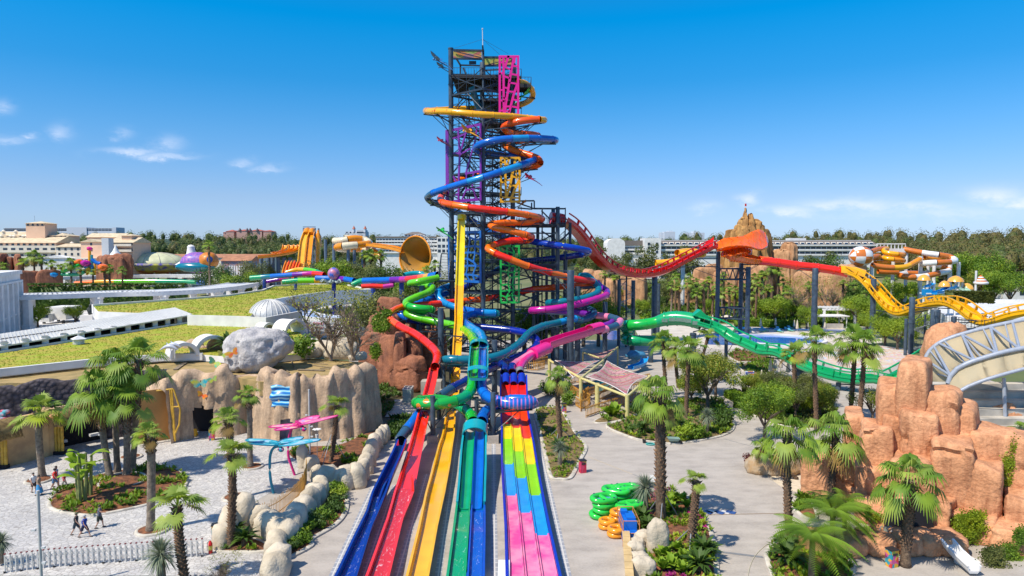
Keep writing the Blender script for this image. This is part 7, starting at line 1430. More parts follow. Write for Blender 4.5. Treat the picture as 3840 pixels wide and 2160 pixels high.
mb=MB();mb.box(Mp(1910,660,170),(5,3,.3));mb.box(Mp(1650,650,170),(3,3,.3));mb.build('deck',M_WHITE,WP,smooth=False);mb=MB();mb.box(Mp(1650,570,170),(2.4,2,.15),rot=Matrix.Rotation(-.4,3,'Y'));mb.box(Mp(1630,640,169.5),(1.8,1.5,1.6));mb.build('blue_screen',G_SKY,WP,smooth=False)
for x,y,s_ in((1910,512,1.9),(1600,500,1.6),(1800,560,1.4),(2020,585,1.5)):mb=MB();mb.lathe(Mp(x,y,170),[(s_,-.6),(s_*.8,.2),(s_*.4,.7),(0,.9)],16);mb.build('parasol_roof',gloss('apricot_gelcoat',(.78,.38,.06)),WP)
mb=MB()
for k in range(6):mb.lathe(Mp(2155,545-k*12,170),[(1.6-k*.25,-.35),(1.7-k*.25,0),(1.3-k*.25,.35),(0,.4)],12,mi=k%2)
mb.build('shell_spire',[G_WHT,G_BRN],WP)
# rock mountain and rock walls
MT=thing('rock_mountain','jagged ochre rock mountain with a flag on its peak behind the orange slide','rock',V(HX(2790,262),262,0));M_OCH=rocky('ochre_mountain_rock',(.62,.34,.11),(.40,.20,.065),(.55,.5,.48),.25,1.2)
for i,(x0,y0,x1,y1,Y)in enumerate(((2108,62,2150,330,262),(2085,115,2165,340,261),(2150,120,2225,345,261),(2070,165,2135,350,259),(2140,190,2200,360,258),(2225,182,2262,340,263),(2030,245,2100,400,258),(2195,205,2290,380,259),(2090,255,2210,420,257),(2250,240,2295,380,262),(1968,292,2010,420,264),(2000,300,2100,420,259),(2310,290,2375,620,264),(2270,300,2330,500,266),(2280,400,2400,650,262))):cliff_block(x0,y0,x1,y1,Y,dep=11,seed=i+100,amp=.16,pw=3.5,taper=.42,bottom=0,parent=MT,m=M_OCH,w='l',tilt=i*.5)
mb=MB();p=at('l',2125,65,268);mb.rod(p,at('l',2125,0,268),.08);mb.build('flag_pole',M_WHITE,MT);mb=MB();a,b=at('l',2126,10,268),at('l',2145,38,268);mb.box((a+b)/2,(b.x-a.x,.06,a.z-b.z));mb.build('flag',mat('red_flag',(.6,.01,.02)),MT,smooth=False)
RW=thing('rock_wall','low ochre and pink artificial rock wall running behind the palm grove','rock',V(HX(2700,235),235,0));M_OCH2=rocky('pink_ochre_rock',(.66,.37,.19),(.46,.24,.115),(.6,.55,.5),.3,1.5)
for i,(w_,x0,y0,x1,y1,Y)in enumerate((('l',380,640,520,900,225),('l',480,660,640,900,222),('l',600,740,760,900,218),('l',860,660,920,800,235),('l',900,710,1010,860,230),('l',1390,740,1500,860,240),('l',1560,740,1650,880,238),('l',1640,620,1760,880,240),('l',1760,580,1830,880,242),('l',1820,640,1960,880,240),('l',1940,620,2080,880,239),('l',2060,660,2180,900,238),('l',2180,650,2320,900,240),('m',-80,370,80,560,240),('m',240,160,320,330,262),('m',180,230,230,330,262),('m',390,440,500,620,225),('m',560,460,700,620,222),('m',690,450,830,640,220),('m',810,380,900,560,226),('m',900,370,990,560,226),('j',0,465,80,700,270),('j',80,500,160,700,272),('j',160,470,240,700,270),('j',1120,490,1200,640,285),('j',1200,480,1260,640,286),('j',1260,500,1350,640,284),('j',1350,465,1420,640,286),('j',520,650,600,760,235),('j',280,660,360,760,232))):cliff_block(x0,y0+(85 if w_=='l' else 0),x1,y1,Y,dep=8,seed=i+140,amp=.14,pw=5,bottom=0,parent=RW,m=M_OCH2 if w_!='j' else M_ROCKR,w=w_,tilt=i*.7)
# planting
LF={'fan':leafmat('fan_palm_leaf',(.25,.36,.03),(.085,.19,.02),scale=.5),'fanb':leafmat('pale_fan_leaf',(.36,.44,.07),(.16,.26,.035),scale=.5),'gold':leafmat('dry_fan_leaf',(.33,.22,.06),(.20,.12,.03)),'green':leafmat('fresh_leaf',(.23,.35,.025),(.09,.18,.014),scale=.4),'lime':leafmat('lime_leaf',(.36,.44,.02),(.18,.28,.02),scale=.4),'olive':leafmat('olive_leaf',(.20,.21,.05),(.08,.11,.03),scale=.4),'yell':leafmat('yellowing_leaf',(.36,.33,.035),(.15,.20,.02),scale=.5),'dark':leafmat('dark_leaf',(.11,.19,.025),(.045,.095,.016),scale=.4),'silver':leafmat('silver_leaf',(.30,.34,.24),(.16,.20,.12)),'red':leafmat('red_leaf',(.22,.05,.04),(.10,.03,.03)),'pink':leafmat('pink_bloom',(.62,.04,.25),(.40,.03,.2)),'banana':leafmat('banana_leaf',(.34,.48,.03),(.17,.30,.02),scale=.3),'ivy':leafmat('ivy_leaf',(.38,.44,.02),(.16,.26,.015),scale=.8)}
M_TRUNK=mat('palm_trunk',(.20,.135,.085),rough=.95,col2=(.08,.052,.034),scale=5,bump=.8,bscale=14);M_TRUNKG=mat('grey_palm_trunk',(.28,.22,.16),rough=.95,col2=(.15,.115,.085),scale=4,bump=.7,bscale=12);M_BOOT=mat('leaf_boot',(.23,.13,.07),rough=.95,col2=(.085,.05,.032),scale=4);M_BARK=mat('tree_bark',(.15,.11,.08),rough=.95,var=.4,scale=3);M_TWIG=mat('bare_twig',(.27,.20,.14),rough=.9,var=.3)
def fan_crown(seed,n=36,pet=1.0,rad=1.05,droop=.5,spread=1.0,lo=-55):
 rg=random.Random(seed);mb=MB()
 for k in range(n):
  f=k/(n-1);az=k*2.39996+rg.uniform(-.5,.5);el=R(lerp(84,lo,f**.9)+rg.uniform(-16,16));mi=1 if f>.88 and rg.random()<.6 else rg.choice((0,0,2))  # second green picked at random puts highlight contrast into the leaf colour
  d=V(math.cos(az)*math.cos(el),math.sin(az)*math.cos(el),math.sin(el));pl=pet*rg.uniform(.75,1.15)*(.55+.45*f);s_=V(-math.sin(az),math.cos(az),0);
  p0=d*.12;p1=p0+d*pl-V(0,0,.10*pl*pl);dd=(d-V(0,0,.30+.25*f)).normalized();w_=.028
  mb.add([p0-s_*w_*1.6,p0+s_*w_*1.6,p1+s_*w_,p1-s_*w_],[(0,1,2,3)],mi)
  nb=20;up=s_.cross(dd).normalized();up=up if up.z>0 else-up;rr=rad*rg.uniform(.8,1.12)
  for j in range(nb):
   a=R(lerp(-118,118,j/(nb-1)))*spread;b=(dd*math.cos(a)+s_*math.sin(a)).normalized();n_=up.cross(b).normalized();cup=up*(.16*rr*(abs(a)/2)**1.5);ln=rr*(1-.22*abs(a)/2.1)*rg.uniform(.9,1.08)
   m_=p1+b*ln*.6+cup*.6-V(0,0,.05*ln);e=p1+b*ln+cup*.5-V(0,0,droop*ln*rg.uniform(.6,1.3));wv=ln*.066
   mb.add([p1,m_-n_*wv,m_+n_*wv,e-n_*.008,e+n_*.008],[(0,1,2),(1,3,4,2)],mi)
 return mb
def palm_trunk(seed,r=.22,boots=(.35,1.0),h=7.0,flare=1.35):
 rg=random.Random(seed);mb=MB();pts=[V(.12*math.sin(z*.5+seed),.12*math.cos(z*.4+seed),z)for z in[h*i/22 for i in range(23)]]
 mb.sweep(pts,lambda i:circle(r*(flare-(flare-1)*min(1,i/3))*(1.04 if i%2 else .98),11),up=V(0,1,0))
 z=h*boots[0];k=0
 while z<h*boots[1]-.05:
  a=k*2.39996;k+=1;z+=.030;f=z/h;q=V(.12*math.sin(z*.5+seed),.12*math.cos(z*.4+seed),z);d=V(math.cos(a),math.sin(a),0);s_=V(-d.y,d.x,0);L_=rg.uniform(.12,.26)*(1.35 if f>.85 else 1);o=q+d*r*.92
  mb.add([o-s_*.085-V(0,0,.08),o+s_*.085-V(0,0,.08),o+d*L_*.75+V(0,0,L_*.7)+s_*.03,o+d*L_*.75+V(0,0,L_*.7)-s_*.03,o+V(0,0,.1)],[(0,1,2,3),(1,4,2),(0,3,4),(4,3,2)],1)
 return mb
CROWN={k:fan_crown(*a).build('crown',[LF[l],LF['gold'],LF['lime' if l=='fanb' else 'fanb']],angle=None).data for k,a,l in(('A',(1,21,1.5,.86,.42,1.0,-42),'fan'),('B',(2,22,1.25,.85,.34,1.0,-30),'fanb'),('C',(3,22,1.5,.95,.75,.95,-50),'fan'),('D',(4,15,1.15,.85,.30,1,-22),'fanb'))}
TRK={k:palm_trunk(*a).build('trunk',[m_,M_BOOT],angle=None).data for k,a,m_ in(('boot',(1,.21,(.10,1)),M_TRUNK),('half',(2,.23,(.55,1)),M_TRUNKG),('top',(3,.24,(.80,1)),M_TRUNKG),('thick',(4,.30,(.2,1),7.0,1.2),M_TRUNK))}
for o in[o for o in bpy.data.objects if o.name.split('.')[0]in('crown','trunk')and o.parent is None]:bpy.data.objects.remove(o)
def mesh_ob(name,me,parent,loc=(0,0,0),sc=(1,1,1),rz=0.0,rot=None):
 o=bpy.data.objects.new(name,me);COL.objects.link(o);o.parent=parent;o.location=loc;o.scale=sc;o.rotation_euler=rot or(0,0,rz);return o
def palm(label,base,top,cs=1.0,crown='A',trunk='boot',r=1.0,group='fan palms in the park',cat='palm tree'):
 """base point on the ground and crown centre; the trunk leans between them"""
 t=thing('fan_palm',label,cat,base,0,group);d=Vector(top)-Vector(base);h=d.length;rot=d.to_track_quat('Z','Y').to_euler()
 mesh_ob('trunk',TRK[trunk],t,(0,0,-.1),(r,r,(h+.1)/7.0),rot=rot);mesh_ob('crown',CROWN[crown],t,d,(cs,cs,cs),rz=(base[0]*3.7+base[1])%6.28);return t
def P_at(w,x,y,w2,x2,y2,z=.1):
 b=on(w,x,y,z);return b,at(w2,x2,y2,b.y)
FG=[('palm with a shaggy collar growing from a paving ring beside the shop',('t',440,1130),('t',430,430),1.3,'B','top',1.15),('leftmost tall palm of the cluster on the mulch island',('g',1270,350),('f',1090,640),1.3,'C','half',1.15),('second palm of the cluster on the mulch island',('g',1350,300),('f',1290,400),1.3,'C','half',1.1),('tallest palm at the right of the cluster on the mulch island',('g',1475,300),('f',1580,300),1.4,'A','half',1.1),('shorter palm in front inside the cluster on the mulch island',('g',1410,345),('f',1440,720),1.25,'A','half',1.15),('single palm with bare grey trunk in the paving ring right of the island',('g',1730,940),('f',1685,1140),0.72,'B','top',1.15),('windswept palm at the bottom edge behind the expanding gate',('g',2110,1560),('g',2010,660),1.0,'D','boot',1.0),('palm against the rock facade left of the blue wave relief',('i',632,392),('h',690,850),0.68,'A','top',1.0),('palm in the paving ring behind the lower curved trunk palm',('i',480,690),('h',470,1130),0.85,'B','half',1.0),('palm with bootjack trunk rising from the corner bed by the rocks',('i',422,1180),('i',432,270),0.92,'D','boot',.95),('staked palm on the upper bed in front of the rock facade',('i',1400,350),('h',1690,970),0.88,'D','boot',.85),('staked palm at the right end of the rock facade',('h',1900,1245),('h',1915,800),0.75,'D','boot',.8),('drooping palm on the narrow bed beside the mat racer lanes',('n',262,1180),('n',245,560),.8,'C','boot',1.0),('big shaggy trunked palm rising from the bottom bed',('o',1092,870),('n',1215,745),1.0,'C','thick',1.15),('short young palm on staked trunk right of the shaggy palm',('o',1395,1190),('o',1432,430),0.58,'D','boot',.95),('leftmost of the palms between the green tube and the shade sails',('n',1312,790),('n',1290,215),1.15,'A','boot',.9),('middle palm of the group behind the shade sails',('n',1425,660),('n',1405,270),1.15,'A','boot',.9),('tall palm with bright fans in the centre bed',('n',1520,985),('n',1530,305),1.3,'A','boot',.95),('palm right of the tall bright one under the green slide',('n',1590,640),('n',1715,170),1.15,'D','boot',.8),('low broad palm in the middle of the centre bed',('n',1270,1080),('n',1330,900),0.95,'C','boot',.9),('leftmost slim palm in front of the green slide dip',('p',130,535),('p',122,195),1.15,'B','boot',.9),('second slim palm in front of the green slide dip',('p',240,620),('p',240,120),1.3,'A','boot',.9),('left one of the twin palms before the painted splash pad',('p',440,570),('p',455,120),1.5,'A','boot',.95),('right one of the twin palms before the painted splash pad',('p',490,600),('p',508,150),1.4,'A','boot',.95),('tall slender palm with weeping fans left of the orange rocks',('p',80,1280),('p',90,650),0.95,'C','boot',.95),('weeping palm close against the left flank of the orange rocks',('p',325,1100),('p',340,640),1.15,'C','boot',.95),('large spreading palm in front of the cave in the orange rocks',('p',760,1390),('p',758,905),1.1,'C','thick',.95),('palm cut off by the right edge above the ivy',('p',1480,800),('p',1440,640),0.9,'A','boot',1),('small weeping palm right of the reddish bed',('u',1760,1420),('u',1330,1000),0.6,'C','boot',.7)]
for lb,b_,t_,cs,cr_n,tr_n,r_n in FG:b,t=P_at(*b_,*t_);palm(lb,b,t,cs,cr_n,tr_n,r_n,group='foreground fan palms')
for i,(w_,x,y,tw,tx,ty)in enumerate((('i',1400,350,'i',1405,75),('h',1900,1245,'h',1935,1070),('n',262,1180,'n',255,1060),('o',1092,870,'o',1100,545),('o',1395,1190,'o',1400,930))):
 b=on(w_,x,y);t=at(tw,tx,ty,b.y);k3=thing('palm_stakes',('three grey stakes bracing the palm on the upper bed','grey stakes bracing the palm at the end of the rock facade','thin stakes bracing the drooping palm beside the mat racer','dark stakes bracing the big shaggy trunked palm','pale and dark stakes bracing the short young palm')[i],'stakes',b)
 for a in(.4,2.5,4.4):mb=MB();mb.rod(b+V(1.5*math.cos(a),1.3*math.sin(a),0),t,.04,n=6);mb.build('stake',M_GALV,k3)
def ordinal(n):return('first','second','third','fourth','fifth','sixth','seventh','eighth','ninth','tenth','eleventh','twelfth','thirteenth','fourteenth','fifteenth','sixteenth','seventeenth','eighteenth','nineteenth','twentieth')[n]
def palm_row(desc,lst,group):
 lst=sorted(lst,key=lambda q:at(q[0],q[1],0,100).x)
 for k,(w_,x,y,yb,cs)in enumerate(lst):b=on(w_,x,yb)if yb>0 else V(at(w_,x,y,-yb).x,-yb,0);palm(ordinal(k)+' from the left of '+desc,b,at(w_,x,y,b.y),cs*.78,'ABCA'[k%4],('half','thick','boot')[k%3],1.15,group)
palm_row('the palms behind the blue pool',[('s',560,165,-186,1.1),('s',690,150,-196,1.3),('s',825,120,-196,1.2),('s',1040,190,-196,1.25),('s',1140,110,-196,1.3),('s',1230,100,-196,1.3),('s',1345,230,-186,1.2),('s',1450,140,-186,1.4),('s',265,40,-196,1.2),('s',450,70,-186,1.1),('s',2130,40,-196,1.2),('s',2260,60,-196,1.2),('s',2400,170,-186,1.0),('s',1720,60,-196,1.1),('s',150,90,-186,1.2),('s',360,150,-186,1.2),('s',620,60,-186,1.2),('s',930,90,-196,1.3),('s',1090,40,-186,1.2),('s',60,60,-186,1.1)],'palms of the grove behind the pool')
palm_row('the palms growing along the pink rock wall',[('l',420,960,1130,1.2),('l',330,680,870,1.3),('l',830,670,800,1.1),('l',965,650,800,1.1),('l',1300,800,985,1.3),('l',1450,840,1000,1.2),('m',40,480,800,1.1),('m',130,430,700,1.5),('m',190,450,620,1.5),('m',290,480,620,1.3),('m',400,540,640,1.2),('m',810,560,800,1.5),('m',920,570,690,1.4),('m',1050,420,560,1.4),('m',1240,520,620,1.5),('m',1310,490,620,1.4),('m',1260,640,760,1.3),('m',1525,590,700,1.6),('m',1690,510,700,1.6)],'palms along the rock wall')
palm_row('the slim palms standing before the rock mountain',[('l',1390,790,-212,1.2),('l',1530,800,-212,1.3),('l',1610,850,-212,1.2),('l',1740,830,-212,1.3),('l',1890,790,-212,1.2),('l',1960,900,-212,1.2),('l',2230,800,-212,1.3),('l',2310,770,-212,1.4),('l',2420,700,-212,1.5),('l',2490,740,-212,1.4),('l',2540,860,-212,1.3),('l',620,760,-212,1.2),('l',730,800,-212,1.2)],'palms before the rock mountain')
palm_row('the palms behind the pergola on the left',[('j',262,560,-240,1.8),('j',378,480,-240,2.0),('j',462,520,-240,1.7),('j',590,580,-240,1.6),('j',795,560,-240,1.7),('j',915,630,-240,1.4),('j',1045,635,-240,1.4),('j',1175,640,-240,1.3),('j',1380,640,-240,1.3),('j',30,600,-240,1.5),('j',690,610,-240,1.3),('j',1240,615,-240,1.2),('k',1775,350,-226,1.9),('k',1880,350,-226,1.6),('k',1720,350,-226,1.6),('k',2400,450,-226,1.7),('k',2320,500,-226,1.5),('k',2050,520,-226,1.6),('k',1760,500,-226,1.4),('k',210,260,-226,1.7)],'palms on the far left')
palm_row('the palms far right near the white mesh fence',[('m',2510,520,690,1.5),('m',2440,560,640,1.3),('m',1455,290,400,1.8),('c',1130,860,1010,1.1)],'palms on the far right')
# leafy trees, shrubs
def leaf_cloud(blobs,n,size,seed=0,shell=.55,mats=1):
 rg=random.Random(seed);mb=MB();tot=sum(b[3]**2 for b in blobs)
 for(x,y,z,r)in blobs:
  for _ in range(int(n*r*r/tot)):
   d=V(rg.gauss(0,1),rg.gauss(0,1),rg.gauss(0,.8)).normalized();rr=r*(shell+(1-shell)*rg.random())*(1+.2*noise.noise(d*2+V(x,y,seed)));p=V(x,y,z)+d*rr
   a=V(rg.gauss(0,1),rg.gauss(0,1),rg.gauss(0,1)).normalized();b=a.cross(d+V(.01,0,.3)).normalized();s=size*rg.uniform(.6,1.3)
   mb.add([p-a*s*.5,p+b*s*.32,p+a*s*.6-V(0,0,s*.12),p-b*s*.32],[(0,1,2,3)],0 if mats==1 or rg.random()<.8 else 1)
 return mb
def rblobs(seed,n,rad,zc,zs,r0,r1):
 rg=random.Random(seed);return[(rg.uniform(-rad,rad),rg.uniform(-rad,rad),zc+rg.uniform(-zs,zs),rg.uniform(r0,r1))for _ in range(n)]
def limbs(seed,h,n=7,r=.14,spread=1.5,fork=.3):
 rg=random.Random(seed);mb=MB();t0=V(0,0,h*fork);mb.rod(V(0,0,-.1),t0,r*1.25,r,8)
 for k in range(n):
  a=k*6.28/n+rg.uniform(-.4,.4);m_=t0+V(math.cos(a)*spread*.4,math.sin(a)*spread*.4,h*.28);e=m_+V(math.cos(a+.3)*spread*.6,math.sin(a+.3)*spread*.6,h*rg.uniform(.15,.32));mb.rod(t0,m_,r*.6,r*.4,6);mb.rod(m_,e,r*.4,r*.1,5)
  for q in range(3):f=m_+V(rg.uniform(-1,1)*spread*.5,rg.uniform(-1,1)*spread*.5,h*rg.uniform(.1,.3));mb.rod(m_,f,r*.25,r*.06,4)
 return mb
def twigs(seed):
 rg=random.Random(seed);mb=MB()
 def br(p,d,L,r,k):
  e=p+d*L;mb.rod(p,e,r,r*.65,5 if k>2 else 4,caps=False)
  if k:[br(p+d*L*rg.uniform(.45,1),(d+V(rg.gauss(0,.55),rg.gauss(0,.55),rg.gauss(.12,.3))).normalized(),L*rg.uniform(.55,.8),r*.6,k-1)for _ in range(4 if k>1 else 5)]
 for a in range(3):br(V(.1*a,0,-.1),V(.5*math.cos(2.1*a),.5*math.sin(2.1*a),1).normalized(),1.5,.09,4)
 return mb
PROTO={}
def proto(key,name,crown_mb,trunk_mb,m_,tm=None):
 PROTO[key]=(name,crown_mb.build('crown',m_ if isinstance(m_,list)else[m_],angle=None).data if crown_mb else None,trunk_mb.build('trunk',tm or M_BARK).data if trunk_mb else None)
 for o in[o for o in bpy.data.objects if o.name.split('.')[0]in('crown','trunk')and o.parent is None]:bpy.data.objects.remove(o)
proto('broad','leafy_tree',leaf_cloud(rblobs(1,16,1.8,3.2,.95,.6,1.1),9000,.14,1,mats=2),limbs(1,3.6),[LF['green'],LF['lime']]);proto('yellow','leafy_tree',leaf_cloud(rblobs(2,16,1.7,3.0,1.2,.55,1.0),6000,.14,2,mats=2),limbs(2,3.8,8),[LF['yell'],LF['green']]);proto('lime','leafy_tree',leaf_cloud(rblobs(3,11,1.5,2.6,.7,.7,1.1),6000,.15,3),limbs(3,3),LF['lime']);proto('olive','leafy_tree',leaf_cloud(rblobs(4,16,1.9,3.4,1.3,.7,1.2),6000,.17,4),limbs(4,4.2),LF['olive']);proto('dark','leafy_tree',leaf_cloud(rblobs(5,12,1.6,2.8,.9,.8,1.2),5500,.17,5),limbs(5,3.2),LF['dark'])
proto('bare','bare_tree',leaf_cloud(rblobs(6,18,2.0,3.2,1.3,.5,.9),700,.13,6),twigs(3),LF['yell'],M_TWIG)
proto('cypress','cypress_tree',leaf_cloud([(0,0,z,max(.25,.95-abs(z-2.5)*.16))for z in[.7+.45*k for k in range(15)]],2200,.32,7,.7),limbs(7,2,3,.15,.3),LF['dark']);proto('euca','eucalyptus_tree',leaf_cloud(rblobs(8,13,1.6,4.6,2.0,.7,1.2),3400,.27,8),limbs(8,6,6,.16,1.6,.25),LF['olive'])
proto('bush','shrub',leaf_cloud(rblobs(9,8,.55,.55,.25,.35,.55),700,.17,9),None,LF['green']);proto('bushy','shrub',leaf_cloud(rblobs(10,8,.5,.6,.3,.3,.5),600,.18,10),None,LF['lime']);proto('bushd','shrub',leaf_cloud(rblobs(11,7,.55,.5,.2,.35,.5),700,.16,11),None,LF['dark'])
def blades(seed,n,ln,w_,el0,el1,base=V(0,0,0),droop=.4):
 rg=random.Random(seed);mb=MB()
 for k in range(n):
  a=k*2.39996;el=R(rg.uniform(el0,el1));d=V(math.cos(a)*math.cos(el),math.sin(a)*math.cos(el),math.sin(el));s=V(-math.sin(a),math.cos(a),0)*w_;L_=ln*rg.uniform(.7,1.1);m_=base+d*L_*.55;e=base+d*L_-V(0,0,droop*L_*.4)
  mb.add([base-s*.5,base+s*.5,m_+s,m_-s,e],[(0,1,2,3),(3,2,4)])
 return mb
proto('yucca','yucca',blades(1,320,1.0,.022,-60,85,V(0,0,1.5),.5),(lambda mb:mb.rod(V(0,0,0),V(0,0,1.5),.22,.14,9)or mb)(MB()),LF['silver'],M_TRUNKG);proto('cycad','cycad',blades(2,60,1.1,.10,5,65,V(0,0,.35),.6),(lambda mb:mb.rod(V(0,0,0),V(0,0,.4),.2,.16,8)or mb)(MB()),LF['dark'],M_TRUNK);proto('tuft','leafy_plant',blades(3,34,.75,.07,20,80,V(0,0,0),.7),None,LF['lime']);proto('broadleaf','large_leaved_plant',blades(4,22,1.25,.24,30,80,V(0,0,.2),.6),None,LF['banana'])
def banana(seed):
 rg=random.Random(seed);mb=MB()
 for k in range(11):
  a=k*2.4;el=R(rg.uniform(35,80));d=V(math.cos(a)*math.cos(el),math.sin(a)*math.cos(el),math.sin(el));s=V(-math.sin(a),math.cos(a),0);p=V(.25*math.cos(a),.25*math.sin(a),rg.uniform(1.3,2.6));L_=rg.uniform(1.2,1.8);pr_=None;bend=0
  for j in range(7):f=j/6;q=p+d*L_*f-V(0,0,.9*L_*f*f*.6);w_=.26*math.sin(math.pi*min(1,.08+f*.9));cur=(q-s*w_,q+s*w_-V(0,0,.05));pr_ and mb.add([pr_[0],pr_[1],cur[1],cur[0]],[(0,1,2,3)]);pr_=cur
 return mb
proto('banana','banana_plant',banana(1),(lambda mb:[mb.rod(V(.2*math.cos(a),.2*math.sin(a),0),V(.35*math.cos(a),.35*math.sin(a),2.5),.12,.06,7)for a in(0,2.1,4.2)]and mb)(MB()),LF['banana'],mat('banana_stem',(.22,.24,.07),var=.3))
def feather(seed):
 rg=random.Random(seed);mb=MB()
 for k in range(26):
  a=k*2.4;el=R(rg.uniform(5,75));d=V(math.cos(a),math.sin(a),0);s=V(-math.sin(a),math.cos(a),0);L_=rg.uniform(1.3,1.9)
  for j in range(30):f=j/29;q=d*L_*f*math.cos(el*(1-f*.8))+V(0,0,L_*(math.sin(el)*f-.75*f*f));l2=.42*math.sin(math.pi*min(1,.12+.86*f));[mb.add([q,q+d*.06,q+s*sg*l2+d*l2*.5-V(0,0,l2*.45)],[(0,1,2)])for sg in(-1,1)]
 return mb
proto('feather','feather_palm',(lambda mb:(setattr(mb,'v',[(x,y,z+1.9)for x,y,z in mb.v]),mb)[1])(feather(5)),(lambda mb:mb.rod(V(0,0,-.05),V(0,0,1.95),.13,.10,8)or mb)(MB()),LF['green'],M_TRUNK)
def plant(key,label,cat,loc,sc=1.0,group=None,rz=None):
 name,cr_,tr_=PROTO[key];sc=sc if isinstance(sc,tuple)else(sc,sc,sc);rz=(loc[0]*5.1+loc[1]*2.3)%6.28 if rz is None else rz
 if tr_ is None:o=bpy.data.objects.new(name,cr_);COL.objects.link(o);o.location=loc;o.scale=sc;o.rotation_euler=(0,0,rz);return tag(o,label,cat,group)
 t=thing(name,label,cat,loc,rz,group);t.scale=sc;mesh_ob('trunk',tr_,t);mesh_ob('crown',cr_,t);return t
HT={'euca':7.4,'broad':4.7,'olive':5.2,'dark':4.4,'lime':4.0,'yellow':4.8}
def P_(key,label,w_,x,y,sc,cat='tree',z=0.0):return plant(key,label,cat,on(w_,x,y,z),sc)
for a in(('yellow','yellowish open tree in the middle of the centre bed beside the path','n',1720,900,1.6),('yellow','second yellowish tree behind the centre bed nearer the green slide','n',1640,720,1.45),('broad','spreading green tree overhanging the path right of the centre bed','u',1330,905,1.22),('broad','green bushy tree right behind the overhanging path tree','u',1500,640,1.0),('yellow','yellow green tree rising behind the silver headed yucca','n',1800,760,1.25),('lime','bright bushy tree between the two yellowish trees of the centre bed','n',1560,820,.95),('olive','grey green tree left of the twin palms','u',1750,640,.9),('yellow','bronze leaved tree under the dip of the green slide','u',2080,620,.95),('yellow','scrubby tree between the twin palms and the orange rocks','p',560,590,1.0),('bare','bare spring tree right of the ribbed dome','h',1620,440,1.9),('bare','sparse bare tree close to the red rock outcrop','h',1870,440,1.8),('bare','smaller bare tree in front of the ribbed dome','k',1150,1010,1.6),('bush','green shrub beside the flowering roof bed','h',1320,400,2.4),('olive','feathery pale tree beside the red rock outcrop','d',100,330,1.3),('lime','left young plane tree in front of the white pergola','j',430,1290,1.5),('lime','right young plane tree in front of the white pergola','j',850,1250,1.3),('bush','fan leaved shrub behind the big grey boulder','h',1010,330,2.4),('cycad','dark cycad on the roof left of the big grey boulder','h',480,360,2.4)):P_(*a,z=7.0 if a[2]in 'hk' and a[0]!='lime' else 0.0)
for k,(x,y,kk)in enumerate(((1150,300,'lime'),(1250,330,'yellow'),(1350,300,'yellow'),(1450,350,'olive'),(1550,330,'yellow'),(1680,380,'lime'),(1900,380,'olive'),(2050,400,'yellow'),(2150,450,'lime'),(1850,560,'yellow'),(1620,540,'lime'),(1980,600,'lime'),(1250,520,'lime'),(1400,480,'yellow'))):P_(kk,ordinal(k)+' of the airy shrubs in the bed between the path and the green slide dip','u',x,y,.72,'shrub')
for k,(x,y,s_,kk)in enumerate(((1010,1205,1.6,'lime'),(720,1110,2.3,'broad'),(1560,1100,2.6,'broad'),(1290,1150,2.2,'olive'),(1400,1080,2.2,'olive'),(1630,1130,2.2,'dark'),(1760,1230,1.8,'lime'),(2290,1240,1.9,'lime'),(2440,1300,2.3,'lime'),(1000,1120,2.0,'broad'),(2080,1130,1.9,'lime'),(1180,1160,1.5,'dark'))):P_(kk,ordinal(k)+' of the garden trees between the red slide columns and the pool','l',x,y,s_*.78)
for k,(w_,x,y,s_,kk)in enumerate((('s',1200,500,1.6,'lime'),('s',1300,510,1.7,'lime'),('s',1520,500,1.6,'lime'),('s',1690,590,1.5,'lime'),('s',1620,500,2.3,'bare'),('s',1960,400,2.6,'bare'),('s',1560,380,2.6,'bare'),('s',2330,440,2.3,'dark'),('s',2300,560,2.0,'lime'),('s',2420,600,2.2,'lime'),('m',1100,1080,1.5,'lime'),('m',1220,1160,1.6,'lime'),('m',1340,1200,1.6,'lime'),('m',1520,1100,1.5,'lime'),('m',1000,900,2.5,'dark'),('m',640,680,2.2,'bare'),('m',380,740,2.4,'bare'),('m',1130,880,2.0,'lime'),('m',1380,780,2.2,'green' if 0 else 'lime'))):P_(kk,ordinal(k)+' of the bushy trees around the pool and the yellow wavy slide',w_,x,y,s_)
for k,(x,y,s_)in enumerate(((1440,480,3.0),(1510,470,2.8),(1550,485,3.4),(1590,470,2.7),(1630,465,3.3))):b=V(HX(x/3.019,352),352+k,0);plant('cypress',ordinal(k)+' of the dark cypresses beside the gabled hotel','tree',b,(s_*.55,s_*.55,s_*1.12))
for k,(w_,x,yt,Y,kk,s_)in enumerate((('l',1040,420,330,'euca',4.2),('l',760,520,320,'euca',3.3),('l',600,430,380,'euca',4.6),('l',1560,440,350,'euca',3.3),('l',1340,520,300,'euca',2.9),('l',470,560,300,'euca',3.0),('l',900,520,300,'euca',3.0),('m',520,260,290,'euca',3.0),('m',720,220,290,'euca',3.4),('m',620,290,280,'dark',3.6),('m',2180,250,260,'broad',4.2),('m',2050,300,270,'broad',3.2),('m',2300,420,240,'broad',3.6),('m',2450,440,230,'broad',3.2),('m',2120,390,250,'yellow',3),('k',660,420,262,'olive',4.0),('k',1350,420,230,'olive',3.8),('k',1480,390,230,'broad',4.0),('k',1680,430,225,'olive',3.6))):b=at(w_,x,yt,Y);s_=b.z/HT[kk];b.z=0;plant(kk,ordinal(k)+' of the big trees standing before the hotels and far slides','tree',b,s_)
